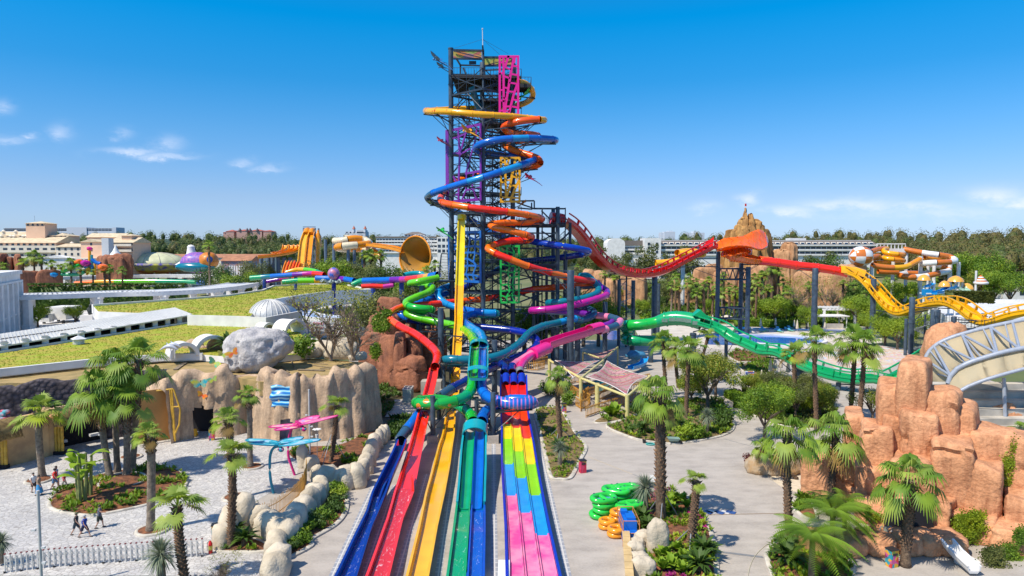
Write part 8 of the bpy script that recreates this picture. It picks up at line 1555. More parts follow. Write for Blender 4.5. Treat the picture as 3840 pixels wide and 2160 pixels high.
for k,(w_,x,yt,Y,kk,s_)in enumerate((('k',1820,470,215,'olive',3.6),('k',1930,450,215,'dark',3.5),('k',2200,540,190,'broad',2.6),('k',2330,520,190,'olive',2.5),('k',1600,480,225,'broad',3.0),('k',300,450,262,'dark',2.4),('k',520,510,240,'lime',2.0),('k',590,545,238,'dark',1.4),('k',1900,720,125,'olive',1.9),('d',60,150,118,'olive',1.9),('c',1400,1240,128,'broad',2.2),('c',1550,1220,130,'dark',2.0),('c',2080,1060,140,'broad',2.4),('c',2250,1150,140,'lime',2.2),('d',700,480,125,'dark',1.8),('d',1500,400,132,'broad',2.0),('d',1380,360,134,'olive',2.2))):b=at(w_,x,yt,Y);s_=b.z/HT[kk];b.z=0;plant(kk,ordinal(k)+' of the middle distance trees around the slide tower','tree',b,s_)
for k,(w_,x,y,s_,kk)in enumerate((('i',1440,640,1.5,'bush'),('i',1480,700,1.3,'bushy'),('i',1450,760,1.3,'bushd'),('i',1420,830,1.4,'bushd'),('i',1340,900,1.3,'bush'),('i',1270,960,1.5,'bushd'),('i',1160,1020,1.2,'bush'),('i',1090,1080,1.2,'bushy'),('i',1150,1110,1.1,'bush'),('i',1070,1160,1.2,'bush'),('i',950,1210,1.3,'bushd'))):P_(kk,ordinal(k)+' shrub down the sloping bed beside the blue lane, from the top',w_,x,y,s_*.68,'shrub',.15)
for a in(('yucca','silvery yucca on the narrow bed by the mat racer','n',262,1430,1.0,'yucca'),('yucca','silver headed yucca at the right of the centre bed','n',1712,1120,1.25,'yucca'),('yucca','tall yucca at the top of the bottom bed beside the rafts','o',905,790,1.35,'yucca'),('yucca','rounded yucca at the bottom edge behind the expanding gate','g',1830,1580,1.35,'yucca'),('yucca','yucca at the left edge behind the expanding gate','g',20,1300,.9,'yucca'),('banana','banana plant with torn leaves on the mulch island','g',920,620,1.3,'plant'),('banana','taller banana clump behind it on the mulch island','g',985,560,1.4,'plant'),('cycad','dark cycad in the corner bed beside the bootjack palm','i',560,1150,1.2,'cycad'),('cycad','upright cycad behind the corner bed rocks','i',480,1060,1.0,'cycad'),('feather','feathery date palm clump left of the cave','p',330,1330,1.5,'palm tree'),('feather','second feathery date palm just behind the first','p',400,1260,1.35,'palm tree'),('feather','low feathery palm at the bottom drooping over the boulders','p',215,1500,1.55,'palm tree'),('cycad','cycad at the corner of the south east bed','o',2400,1150,1.0,'cycad'),('cycad','wide cycad in the south east bed','o',2430,1330,1.5,'cycad'),('cycad','cycad on the right side of the bottom bed','o',1540,1250,1.3,'cycad'),('cycad','cycad low in the bottom bed','o',1480,1400,1.3,'cycad'),('cycad','cycad beside the blue bin cage','o',880,880,1.1,'cycad'),('cycad','cycad beside the tall cream standing stone','o',930,980,1.1,'cycad'),('cycad','blue green fan shrub on the narrow bed behind the silvery yucca','n',250,1290,1.3,'shrub'),('bushd','dark shrub at the tip of the centre bed','n',1880,1050,2.2,'shrub'),('bush','bright shrub at the front right of the centre bed','n',1610,1160,1.6,'shrub'),('bushy','yellow green shrub at the front of the centre bed','n',1470,1180,1.4,'shrub'),('cycad','cycad at the front left of the centre bed','n',1080,1120,1.4,'cycad'),('broadleaf','large leaved plant on the right shoulder of the centre bed','n',1850,960,1.5,'plant'),('bushd','shrub at the left corner of the sail yard','n',190,740,1.9,'shrub'),('bush','low green shrub beside the ochre ramp of the sail yard','n',340,830,1.6,'shrub'),('broadleaf','strelitzia left of the sail yard front fence','n',740,950,1.3,'plant'),('broadleaf','strelitzia at the middle of the sail yard front fence','n',800,960,1.6,'plant'),('bushd','reddish bed shrub beside the long boulder','u',1180,1250,1.2,'shrub')):P_(a[0],a[1],a[2],a[3],a[4],a[5],a[6],.15)
for k,(x,y)in enumerate(((1180,700),(1230,660),(1300,680),(1350,740),(1180,760),(1120,1260),(1250,1200),(1180,1380),(1320,1300),(1430,1130),(1450,1220),(1100,1400),(1300,1430),(1230,1330),(1380,1390))):P_('broadleaf',ordinal(k)+' of the bright large leaved plants in the bottom bed','o',x,y,.8,'plant',.2)
for o in list(bpy.data.objects):
 if o.get('label','').startswith('reddish bed'):o.data=o.data.copy();o.data.materials[0]=LF['red']
def inside(p,ring):
 c=False;n=len(ring)
 for i in range(n):
  a,b=ring[i],ring[(i+1)%n]
  if(a.y>p.y)!=(b.y>p.y)and p.x<(b.x-a.x)*(p.y-a.y)/(b.y-a.y)+a.x:c=not c
 return c
def cover(ring,n,m_,size,seed,nz=.0,zoff=.12,hmax=1.0):
 rg=random.Random(seed);x0,x1,y0,y1=min(p.x for p in ring),max(p.x for p in ring),min(p.y for p in ring),max(p.y for p in ring);mb=MB();k=0;t=0
 while k<n and t<n*30:
  t+=1;p=V(rg.uniform(x0,x1),rg.uniform(y0,y1),zoff+.1)
  if not inside(p,ring)or noise.noise(p*.55+V(seed*9,0,0))<nz:continue
  k+=1
  for q in range(9):
   a=rg.uniform(0,6.28);el=rg.uniform(.4,1.4);L_=size*rg.uniform(.5,1.2)*hmax;d=V(math.cos(a)*math.cos(el),math.sin(a)*math.cos(el),math.sin(el));s=V(-math.sin(a),math.cos(a),0)*L_*.16;mb.add([p,p+d*L_*.5+s,p+d*L_-V(0,0,L_*.15),p+d*L_*.5-s],[(0,1,2,3)])
 return setting(mb,'ground_cover',m_,'stuff',angle=None)
for i,(b,n,m_,s_,nz)in enumerate((('island',220,'green',.55,.1),('island',120,'lime',.5,.15),('strip',240,'lime',.32,-.3),('strip',90,'green',.4,.1),('centre',420,'green',.5,.0),('centre',260,'lime',.5,.1),('centre',160,'dark',.6,.1),('bottom',260,'green',.5,.0),('bottom',220,'lime',.5,.1),('bottom',150,'pink',.3,.22),('southeast',160,'green',.5,.0),('southeast',140,'lime',.4,.1),('east',700,'olive',.6,-.2),('east',500,'green',.6,.0),('upper',160,'green',.5,.2),('corner',40,'green',.4,0),('boulder',200,'red',.4,-.2),('sign',60,'green',.6,0),('path',240,'green',.6,-.1),('row',120,'green',.6,-.1),('queue',50,'green',.6,0),('rockside',50,'green',.7,0),('slope',60,'green',.4,.1))):cover(BEDS[b],n,LF[m_],s_,i+1,nz)
cover([V(p.x,p.y,0)for p in low],6000,LF['lime'],.15,60,-.5,6.88);cover([V(p.x,p.y,0)for p in up_],6000,LF['lime'],.22,62,-.5,8.28)
GARD=poly('s',[(-300,420),(300,300),(900,250),(1800,230),(2400,330),(2500,560),(1900,560),(1500,545),(800,520),(200,510),(-300,540)]);flat('garden_soil',GARD,.008,mat('garden_ground',(.12,.13,.03),col2=(.07,.10,.02),scale=.3,detail=9));cover(GARD,2600,LF['green'],1.5,40,-.2);cover(GARD,1500,LF['lime'],1.4,41,0);cover(GARD,1200,LF['dark'],1.8,42,.1)
G2=poly('l',[(380,1150),(380,930),(1300,860),(2300,880),(2600,900),(2600,1100),(1900,1180),(1000,1230)]);cover(G2,2200,LF['green'],1.7,43,-.1);cover(G2,1500,LF['olive'],2.0,44,.0)
G3=poly('m',[(-300,700),(600,610),(1500,560),(2100,700),(2100,640),(2900,420),(2900,700),(1500,760),(900,860),(200,850)]);cover(G3,1800,LF['green'],1.9,45,-.1);cover(G3,900,LF['lime'],1.6,46,.05)
def hedge(label,pts,wd,h,m_,n=2600,size=.35):
 q,_=smooth_path(pts,1.0);rg=random.Random(len(label));mb=MB()
 mb.sweep(q,[(-wd*.42,0),(-wd*.42,h*.9),(wd*.42,h*.9),(wd*.42,0)])
 for _ in range(n):
  i=rg.randrange(len(q)-1);t=(q[i+1]-q[i]).normalized();s=V(-t.y,t.x,0);f=rg.choice((0,0,1));p=lerp(q[i],q[i+1],rg.random())+(s*rg.choice((-1,1))*wd/2+V(0,0,rg.uniform(0,h))if not f else s*rg.uniform(-.5,.5)*wd+V(0,0,h));a=V(rg.gauss(0,1),rg.gauss(0,1),rg.gauss(0,1)).normalized()*size;b=a.cross(V(.3,.2,1)).normalized()*size*.5;mb.add([p-a*.5,p+b,p+a*.6,p-b],[(0,1,2,3)])
 return one(mb,'hedge',m_,label,'hedge',loc=q[0],angle=None)
hedge('clipped green hedge behind the sun beds by the pool',[on('s',830,560),on('s',1060,560),on('s',1350,575),on('s',1600,580)],2.5,1.7,LF['green']);hedge('long dark clipped hedge seen through the white pergola',[V(HX(x/3.019,225),225,0)for x in(345,700,1100,1600,2100)],3,8.6,LF['dark'],5000,.8);hedge('hedge along the path under the green slide',[on('u',850,320),on('u',1000,400),on('u',1000,480)],1.6,1.0,LF['green'],1800,.25);hedge('brown green hedge on the terrace roof edge at right',[at('r',x,y,150)for x,y in((940,300),(1200,305),(1490,310))],3,2.4,LF['olive'],1800,.5)
def vine(label,w_,spots,Y,n=3600,size=.10,m_='ivy'):
 rg=random.Random(len(label));mb=MB()
 for(x,y,rx,ry)in spots:
  for _ in range(int(n*rx*ry/4000)):p=at(w_,x+rg.gauss(0,.45)*rx,y+rg.gauss(0,.45)*ry,Y+rg.uniform(-.8,.5));a=V(rg.gauss(0,1),rg.gauss(0,.5),rg.gauss(0,1)).normalized()*size;b=a.cross(V(.2,1,.3)).normalized()*size*.6;mb.add([p-a*.5,p+b,p+a*.6,p-b],[(0,1,2,3)])
 return one(mb,'ivy',LF[m_],label,'vine',loc=at(w_,spots[0][0],spots[0][1],Y),angle=None)
vine('bright ivy hanging down the right side of the orange rocks','p',[(1370,720,35,50),(1340,820,55,60),(1340,930,45,60),(1400,950,20,60),(1250,885,40,15)],48.6);vine('bright ivy spread below the big rock left of the cave','p',[(600,1120,60,30),(690,1130,50,30),(540,1090,20,30),(800,1080,14,40),(660,1180,40,25)],48);vine('bright bougainvillea mound right of the cave','p',[(1060,1150,40,50),(1140,1120,60,40),(1110,1220,70,50),(1030,1230,30,45),(1180,1180,40,40)],45.6);vine('ivy trailing over the red rock outcrop','d',[(80,420,60,45),(20,640,40,60),(120,300,40,30),(60,380,60,60)],96,2400,.22,'green');vine('leafy green shrubs at the right bottom corner','p',[(1330,1330,60,60),(1400,1400,60,60),(1290,1430,60,40),(1400,1230,40,50)],43.5,3600,.10,'green');vine('hazy olive bush close to the camera in the bottom right corner','p',[(1240,1330,60,50),(1280,1420,80,50)],42.5,3000,.10,'olive')
# forest belt on rising ground
VL=[(-400,872),(230,866),(430,862),(560,858),(700,866),(850,871),(1100,868),(1300,876),(1500,872),(1800,884),(2150,882),(2400,876),(2600,868),(2800,866),(2900,864),(3100,858),(3400,852),(3700,846),(3900,842),(4400,838)]
def f_base(u,t):
 rt=max(0,min(1,(u-3240)/260));Yf,Yn=lerp(820,560,rt),lerp(520,385,rt);Y=lerp(Yf,Yn,t);vt=interp(VL,u)+lerp(58,92,rt)*t;h=lerp(15,20,rt);return V(HX(u,Y),Y,max(.0,HZ(vt,Y)-h)),h
mb=MB();mb.grid(lambda u,v:f_base(lerp(-500,4500,u),v)[0]-V(0,0,.5 if v<.98 else 30),60,14);mb.grid(lambda u,v:f_base(lerp(-500,4500,u),0)[0]+V(HX(lerp(-500,4500,u),1),1,0)*900*v+V(0,0,18*v-.5),60,4);setting(mb,'hills',mat('forest_floor',(.05,.07,.02),var=.3,scale=.05))
rg=random.Random(5);fo=MB()
for k in range(2100):
 u=rg.uniform(-450,4400);t=rg.random()**.8;b,h=f_base(u,t);h*=rg.uniform(.7,1.12);rt=max(0,min(1,(u-3240)/260));w_=h*rg.uniform(.26,.38);mi=rg.choice((0,0,1,2))if u<2600 else rg.choice((0,2,2,3))
 vs,fs=ico(2);c=b+V(0,0,h*.58);fo.add([c+V(v.x*w_*.6,v.y*w_*.6,v.z*h*.28)*(1+.45*noise.noise(v*2.1+V(k,0,0)))for v in vs],fs,mi)
 for _ in range(165):
  d=V(rg.gauss(0,1),rg.gauss(0,1)-.3,rg.gauss(0,1)+.2).normalized();q=1+.35*noise.noise(d*1.7+V(k,0,0));p=c+V(d.x*w_*q,d.y*w_*q,d.z*h*.43*q);a=V(rg.gauss(0,1),rg.gauss(0,1),rg.gauss(0,.7)).normalized()*rg.uniform(.5,1.15);e=a.cross(d).normalized()*rg.uniform(.25,.55);fo.add([p-a*.5,p+e,p+a*.5,p-e],[(0,1,2,3)],mi)
 if rt>.4 and t>.5 and rg.random()<.5:fo.rod(b,b+V(rg.uniform(-1,1),0,h*.7),.3,.15,5,4,False)
setting(fo,'forest',[leafmat('forest_leaf',(.14,.18,.04),(.065,.095,.024),scale=.12),leafmat('forest_dark_leaf',(.09,.135,.035),(.045,.075,.02),scale=.12),leafmat('forest_olive_leaf',(.20,.18,.055),(.085,.085,.025),scale=.12),leafmat('forest_bronze_leaf',(.22,.18,.055),(.095,.085,.025),scale=.12),mat('pale_bark',(.32,.28,.23),var=.2)],'stuff',angle=None)
# small things and people
def M_(n,c,**k):return mat(n,c,var=k.pop('var',.08),**k)
M_RED=M_('signal_red',(.65,.02,.015),rough=.35);M_BLK=M_('black_plastic',(.02,.02,.022),rough=.5);M_POLE=M_('pale_pole',(.52,.50,.48),rough=.5);M_ALU=M_('aluminium',(.62,.60,.57),rough=.4);M_TUB=M_('turquoise_tub',(.10,.45,.42),rough=.3)
def posters(name,cols,sc_=2.2):
 m=bpy.data.materials.new(name);nt,N,L,B=nodes(m);B.inputs['Roughness'].default_value=.5;tc=N.new('ShaderNodeTexCoord');v=N.new('ShaderNodeTexVoronoi');v.inputs['Scale'].default_value=sc_;L.new(tc.outputs['Object'],v.inputs['Vector']);sp=N.new('ShaderNodeSeparateColor');L.new(v.outputs['Color'],sp.inputs[0]);r=N.new('ShaderNodeValToRGB');r.color_ramp.interpolation='CONSTANT'
 for i,c in enumerate(cols):e=r.color_ramp.elements[0]if i==0 else r.color_ramp.elements.new(i/len(cols));e.position=i/len(cols);e.color=c+(1,)
 L.new(sp.outputs[0],r.inputs['Fac']);L.new(r.outputs[0],B.inputs['Base Color']);return m
def big_dragonfly(label,w_,pole,body,head,wings,Y,m,pane,eye):
 b=at(w_,*pole[-1],Y);b.z=0;t=thing('dragonfly_sculpture',label,'sculpture',b);q,_=smooth_path([at(w_,x,y,Y)for x,y in pole[:-1]]+[b],.3);mb=MB();mb.sweep(q,circle(.11,10));mb.build('curved_pole',m,t)
 q,_=smooth_path([at(w_,x,y,Y-.1)for x,y in body],.1);mb=MB();mb.sweep(q,lambda i:circle(.07+.10*math.sin(math.pi*i/len(q)),9));mb.build('insect_body',m,t);h=at(w_,*head,Y-.3);mb=MB();mb.blob(h,(.24,.22,.22),1,0,sub=2);hd_=mb.build('insect_head',m,t)
 for sg in(-1,1):mb=MB();mb.blob(h+V(.17*sg,-.12,.06),(.09,.09,.09),2,0,sub=2);mb.build('eye',eye,hd_)
 for(x0,y0,x1,y1,wd,dy)in wings:
  a,e=at(w_,x0,y0,Y),at(w_,x1,y1,Y+dy);d=e-a;s=d.cross(V(0,0,1)).normalized();n=14;top,bot=[],[]
  for i in range(n+1):f=i/n;p=a+d*f;k=wd*(math.sin(math.pi*min(1,.12+.83*f))**.7)*.5;top.append(p+s*k);bot.append(p-s*k)
  mb=MB();k=n+1;vs=top+bot+[p-V(0,0,.05)for p in top+bot];mb.add(vs,[(i,i+1,k+i+1,k+i)for i in range(n)]+[(2*k+i,3*k+i,3*k+i+1,2*k+i+1)for i in range(n)]);w2=mb.build('wing',pane,t,smooth=False);mb=MB();mb.sweep(top+bot[::-1]+[top[0]],circle(.055,6),caps=False);mb.build('wing_rim',m,w2)
 return t
big_dragonfly('turquoise dragonfly shade on a curved pole over the plaza','i',[(900,190),(845,205),(815,260),(806,400),(815,520),(845,692)],[(800,150),(860,172),(920,200)],(917,222),[(885,165,585,125,1.2,1.8),(880,175,600,160,1.1,-1.6),(905,160,1120,100,1.3,2.2),(915,175,1290,130,1.5,-.6)],55,mat('dragonfly_turquoise',(.01,.25,.36),rough=.4),posters('turquoise_panes',[(.04,.38,.5),(.25,.55,.6),(.08,.45,.55),(.35,.5,.7)],2.5),M_('eye_pink',(.5,.1,.3)))
big_dragonfly('pink dragonfly shade on a curved pole behind the turquoise one','h',[(1280,1175),(1215,1195),(1175,1270),(1150,1400),(1155,1560),(1175,1620),(1225,1795)],[(1230,1140),(1280,1180),(1330,1235)],(1328,1235),[(1290,1190,945,1205,1.3,1.6),(1280,1200,1000,1245,1.1,-1.4),(1260,1175,1490,1085,1.5,2.0),(1300,1180,1705,1085,1.4,-.6)],59.5,mat('dragonfly_magenta',(.62,.02,.20),rough=.4),posters('pink_panes',[(.7,.12,.32),(.72,.42,.35),(.5,.3,.55),(.75,.25,.4)],2.5),M_('eye_teal',(.02,.3,.4)))
SKIN=M_('skin',(.48,.26,.17),rough=.55);HAIR=M_('dark_hair',(.03,.022,.018),rough=.6)
def person(label,w_,x,y,h,face,top,bottom,hat=None,stride=.28,long_skirt=None,arm=.25,raise_r=0.0):
 base=on(w_,x,y,.012);t=thing('person',label,'person',base,face,'visitors on the plaza');k=h/1.72;V_,E,R_=[],[],[]
 def v(x,y,z,r,p=None):V_.append((x*k,y*k,z*k));R_.append(r*k);(p is not None)and E.append((p,len(V_)-1));return len(V_)-1
 pel=v(0,0,.92,.115);ch=v(.02,0,1.14,.115,pel);sh_=v(.02,0,1.36,.12,ch);nk=v(.03,0,1.48,.055,sh_);hd=v(.04,0,1.58,.085,nk);v(.05,0,1.68,.075,hd);v(.14,0,1.60,.018,hd)
 for s in(-1,1):
  fx=stride*s;hp=v(0,.09*s,.88,.095,pel);kn=v(fx*.55+.05,.10*s,.50,.06,hp);an=v(fx-(.06 if s<0 else 0),.10*s,.09,.038,kn);v(fx+.14-(.06 if s<0 else 0),.11*s,.035,.035,an)
  so=v(.02,.19*s,1.36,.055,sh_);up=raise_r if s<0 else 0;el=v(-arm*s*.5+.02+up*.2,.25*s,1.12+up*.18,.042,so);wr=v(-arm*s+.10+up*.2,.24*s,.90+up*.55,.03,el);pa=v(-arm*s+.13+up*.2,.23*s,.83+up*.62,.034,wr)
  for q in range(4):f1=v(-arm*s+.15+up*.2+.012*q,(.215+.018*q)*s,.76+up*.74+.008*abs(q-1.5),.010,pa);v(-arm*s+.17+up*.2,(.21+.018*q)*s,.725+up*.78,.009,f1)
  th_=v(-arm*s+.18+up*.2,.20*s,.82+up*.66,.011,pa)
 me=bpy.data.meshes.new('figure');me.from_pydata(V_,E,[]);o=bpy.data.objects.new('figure',me);COL.objects.link(o);o.parent=t;me.materials.append(SKIN);md=o.modifiers.new('skin','SKIN');md.use_smooth_shade=True
 for i,r in enumerate(R_):me.skin_vertices[0].data[i].radius=(r,r);me.skin_vertices[0].data[i].use_root=i==0
 o.modifiers.new('sub','SUBSURF').levels=1;o.modifiers['sub'].render_levels=1
 def loft_(pts,name,m):mb=MB();q=[V(*p[:3])*k for p in pts];mb.sweep(q,lambda i:circle(pts[i][3]*k,12,(pts[i][4]if len(pts[i])>4 else pts[i][3])*k),up=V(1,0,0));c=mb.build(name,m,None);c.parent=t;return c
 loft_([(0,0,.86,.175,.125),(.01,0,1.0,.165,.125),(.02,0,1.2,.19,.13),(.02,0,1.36,.215,.125),(.02,0,1.45,.14,.09),(.03,0,1.48,.075,.075)],'shirt',top)
 for s in(-1,1):
  sv=loft_([(.02,.16*s,1.38,.085),(.01,.21*s,1.25,.078),(-arm*s*.3,.245*s,1.16,.07)],'sleeve',top)
  if not long_skirt:fx=stride*s;loft_([(0,.085*s,.93,.125),(fx*.3,.095*s,.70,.105),(fx*.52+.03,.10*s,.54,.095)],'shorts',bottom)
  fx=stride*s-(.06 if s<0 else 0);mb=MB();mb.blob(V(fx+.06,.105*s,.045)*k,(.15*k,.055*k,.05*k),1,0,sub=2);c=mb.build('shoe',M_BLK);c.parent=t
 if long_skirt:loft_([(0,0,.95,.17,.13),(.02,0,.6,.25,.22),(.04,0,.22,.32,.28)],'wrap',long_skirt)
 mb=MB();mb.blob(V(.02,0,1.655)*k,(.105*k,.098*k,.085*k),2,.08,sub=2);c=mb.build('hair',HAIR);c.parent=t
 if hat:mb=MB();mb.lathe(V(.035,0,1.67)*k,[(.115*k,0),(.115*k,.03*k),(.09*k,.085*k),(0,.105*k)],12);mb.box(V(.16,0,1.675)*k,(.13*k,.15*k,.015*k));c=mb.build('cap',hat);c.parent=t
 mb=MB();[mb.blob(V(.118,.035*s,1.615)*k,(.012*k,.014*k,.009*k),0,0,sub=1)for s in(-1,1)];mb.box(V(.121,0,1.545)*k,(.01*k,.045*k,.01*k));c=mb.build('eyes_and_mouth',HAIR);c.parent=t
 return t
C_=lambda n,c:M_('cloth_'+n,c,rough=.85)
person('boy in black shirt and dark shorts walking on the plaza, leftmost of the three','g',865,980,1.55,.1,C_('black',(.02,.025,.03)),C_('slate',(.03,.05,.07)),C_('olive',(.16,.15,.08)))
person('boy in bright blue shirt with grey cap striding on the plaza','g',960,1010,1.55,-.1,C_('royal',(.01,.05,.30)),C_('navy',(.015,.02,.06)),C_('grey',(.4,.4,.42)),.38)
person('person in a grey shirt and dark shorts raising one hand beside the mulch island','g',1130,905,1.7,.3,C_('dusk',(.09,.10,.14)),C_('coal',(.03,.04,.03)),None,.2,None,.2,.55)
person('person in a white top and dark shorts beside the ringed palm','t',368,1295,1.65,-.6,C_('white',(.7,.68,.64)),C_('coffee',(.06,.035,.03)),None,.08)
person('woman wrapped in a long blue towel with arms reaching forward','t',425,1325,1.68,.2,C_('tan',(.35,.25,.18)),C_('wrap',(.04,.25,.50)),None,.15,C_('wrap',(.04,.25,.50)),.1)
person('person in a red shirt and denim shorts with a dark cap','t',598,1255,1.7,.1,C_('red',(.70,.02,.015)),C_('denim',(.10,.20,.34)),C_('ink',(.02,.02,.03)),.22)
person('person with dark hair half hidden behind the red shirt','t',612,1232,1.78,.1,C_('paleblue',(.35,.45,.6)),C_('denim',(.10,.20,.34)),None,.15)
person('child in a crimson shirt beside the banana plants','t',700,1248,1.25,0,C_('crimson',(.62,.02,.08)),C_('cream',(.5,.45,.38)),None,.3)
gt=thing('expanding_gate','long silver expanding scissor gate with red post caps across the plaza','gate',on('g',1100,1330));gl=[(60,1415),(600,1350),(1100,1310),(1600,1275),(1960,1250),(2290,1228)];tot_=37;gp_=[]
for i in range(tot_):x=60+2230*i/(tot_-1);gp_.append(on('g',x,interp(gl,x)))
for i,p in enumerate(gp_):
 mb=MB();mb.bar(p,p+V(0,0,1.16),.055);mb.bar(p+V(0,.16,0),p+V(0,.16,1.0),.05);mb.bar(p+V(0,.08,.06),p+V(0,.08,.0),.2,.06);g_=mb.build('gate_post',M_ALU,gt,smooth=False);mb=MB();mb.box(p+V(0,.03,1.18),(.085,.12,.06));mb.build('post_cap',M_('cap_maroon',(.22,.05,.05)),g_,smooth=False)
 if i%3==0:mb=MB();mb.lathe(p+V(0,-.05,.07),[(0,-.04),(.07,-.04),(.07,.04),(0,.04)],10);mb.build('castor',M_BLK,g_)
 if i<tot_-1:q=gp_[i+1];mb=MB();[(mb.bar(p+V(0,.05,a),q+V(0,.05,b),.03))for a,b in((.18,.58),(.58,.18),(.58,.98),(.98,.58))];mb.build('scissor_bars',M_ALU,gt,smooth=False)
def pole_(label,w_,x,y,tw,tx,ty,r=.085,Y=None):
 b=on(w_,x,y)if Y is None else at(w_,x,y,Y)*1;b.z=0;tp=at(tw,tx,ty,b.y);t=thing('camera_pole',label,'pole',b);mb=MB();mb.lathe(b,[(r*1.6,0),(r*1.6,.04),(r,.08),(r,tp.z),(0,tp.z+.02)],10);mb.build('pole',M_POLE,t)
 for f,s in((.62,-1),(.45,1),(.3,1)):mb=MB();q=V(b.x,b.y,tp.z*f);mb.bar(q,q+V(.22*s,-.08,0),.04);mb.box(q+V(.26*s,-.1,.02),(.2,.12,.12));mb.build('camera',M_('camera_white',(.6,.6,.6)),t,smooth=False)
pole_('pale grey camera pole at the lower left in front of the expanding gate','g',475,1640,'g',422,482);pole_('pale grey camera pole behind the palm cluster on the mulch island','g',1180,260,'f',1148,895);pole_('pale grey camera pole on the upper bed near the rock facade','i',1197,290,'h',1385,785)
bar_fence('ochre picket fence curving along the plaza edge above the rocks',[on('i',x,y,.25)for x,y in((600,945),(720,940),(860,880),(985,790),(1075,705),(1140,610),(1165,520),(1160,440))],1.45,M_RUST,gap=.19,bar=.022,rail=.03,rails=(.2,.72),irregular=.12)
BIN=posters('painted_bin',[(.6,.04,.05),(.65,.35,.03),(.03,.28,.35),(.55,.08,.25),(.3,.4,.05)],4)
for lb,w_,x,y,h,m_ in(('painted bin beside the corner rocks near the expanding gate','i',290,1110,1.15,BIN),('painted bin just right of the cave doorway','i',245,130,1.2,BIN),('red and yellow painted bin by the kerb of the narrow bed','o',240,345,1.1,posters('red_bin',[(.55,.02,.06),(.6,.05,.12),(.5,.33,.08)],3)),('painted bin beside the squared boulder near the cave','q',1215,1160,1.1,BIN),('painted bin behind the drooping palm on the narrow bed','n',300,915,1.1,BIN)):b=on(w_,x,y);t=thing('litter_bin',lb,'bin',b,.3,'painted litter bins');mb=MB();mb.box(b+V(0,0,h/2),(.55,.5,h));mb.build('cabinet',m_,t,smooth=False);mb=MB();mb.box(b+V(0,0,h+.03),(.62,.57,.06));mb.box(b+V(0,-.255,h*.78),(.36,.03,.16));mb.build('lid',M_BLK,t,smooth=False)
b=on('i',232,1228);t=thing('fire_extinguisher','red fire extinguisher with a yellow label standing by the gate end','extinguisher',b);mb=MB();mb.lathe(b,[(0,0),(.13,0),(.13,.68),(.07,.78),(.05,.84),(0,.84)],14);mb.build('cylinder_body',M_RED,t);mb=MB();mb.lathe(b,[(.135,.25),(.135,.52)],14);mb.build('label_band',M_('label_yellow',(.6,.5,.08)),t);mb=MB();mb.rod(b+V(0,0,.85),b+V(-.2,0,.7),.02);mb.rod(b+V(-.2,0,.7),b+V(-.22,0,.15),.02);mb.build('hose',M_BLK,t)
b=on('i',85,92);t=thing('wet_floor_sign','yellow folding wet floor sign at the cave doorway','sign',b);[(lambda mb:(mb.add([b+V(-.22,s*.22,0),b+V(.22,s*.22,0),b+V(.14,s*.02,.8),b+V(-.14,s*.02,.8),b+V(-.22,s*.24,0),b+V(.22,s*.24,0),b+V(.14,s*.04,.8),b+V(-.14,s*.04,.8)],[(0,1,2,3),(7,6,5,4),(0,4,5,1),(2,6,7,3),(1,5,6,2),(3,7,4,0)]),mb.build('board',M_YEL,t,smooth=False)))(MB())for s in(-1,1)]
def ring_mesh(a,b,r,n=36):mb=MB();q=[V(a*abs(math.cos(u))**.75*(1 if math.cos(u)>0 else-1),b*abs(math.sin(u))**.85*(1 if math.sin(u)>0 else-1),0)for u in[2*math.pi*k/n for k in range(n+1)]];mb.sweep(q,circle(r,12),caps=False);return mb
G_RAFTG=gloss('raft_vinyl_green',(.03,.55,.06));G_RAFTB=gloss('raft_vinyl_blue',(.10,.30,.55));G_RAFTO=gloss('raft_vinyl_orange',(.85,.30,.01))
def raft(lb,p,rz,m,two,tilt,grp):
 t=thing('inflatable_raft',lb,'raft',p,rz,grp);t.rotation_euler=(tilt,tilt*.6,rz)
 def ad(mb,name,mm):o=mb.build(name,mm);o.parent=t;return o
 if two:ad(ring_mesh(.95,.55,.21),'tube',m);mb=MB();mb.rod(V(0,-.5,0),V(0,.5,0),.17,n=10);ad(mb,'cross_tube',m);mb=MB();[mb.box(V(x,y,.2),(.14,.08,.06))for x in(-.5,.5)for y in(-.56,.56)];ad(mb,'handles',M_('handle_navy',(.02,.04,.12)));mb=MB();mb.box(V(0,0,-.1),(1.5,.8,.06));ad(mb,'floor_mat',G_RAFTB)
 else:ad(ring_mesh(.42,.42,.19),'tube',m);mb=MB();[mb.box(V(x,0,.18),(.08,.14,.05))for x in(-.42,.42)];ad(mb,'handles',M_('handle_navy',(.02,.04,.12)))
k=0
for(x,y,n,rz)in((700,690,4,.2),(600,720,4,-.3),(470,815,4,.7),(730,830,3,.1)):
 b=on('o',x,y)
 for j in range(n):raft(ordinal(k)+' of the green two seat rafts, counted up each pile from the back',b+V(.05*((j*7)%3-1),.06*((j*5)%3-1),.22+.40*j),rz+.25*((j*3)%4-1.5),G_RAFTG,True,.10*((j*5+k)%3-1),'green rafts piled on the deck');k+=1
k=0
for(x,y,n)in((605,895,3),(495,940,2),(590,1025,2)):
 b=on('o',x,y)
 for j in range(n):raft(ordinal(k)+' of the orange single rings, counted up each pile from the back',b+V(.04*j,-.05*j,.19+.36*j),.4*j,G_RAFTO,False,.06*(j-1),'orange rings piled on the deck');k+=1
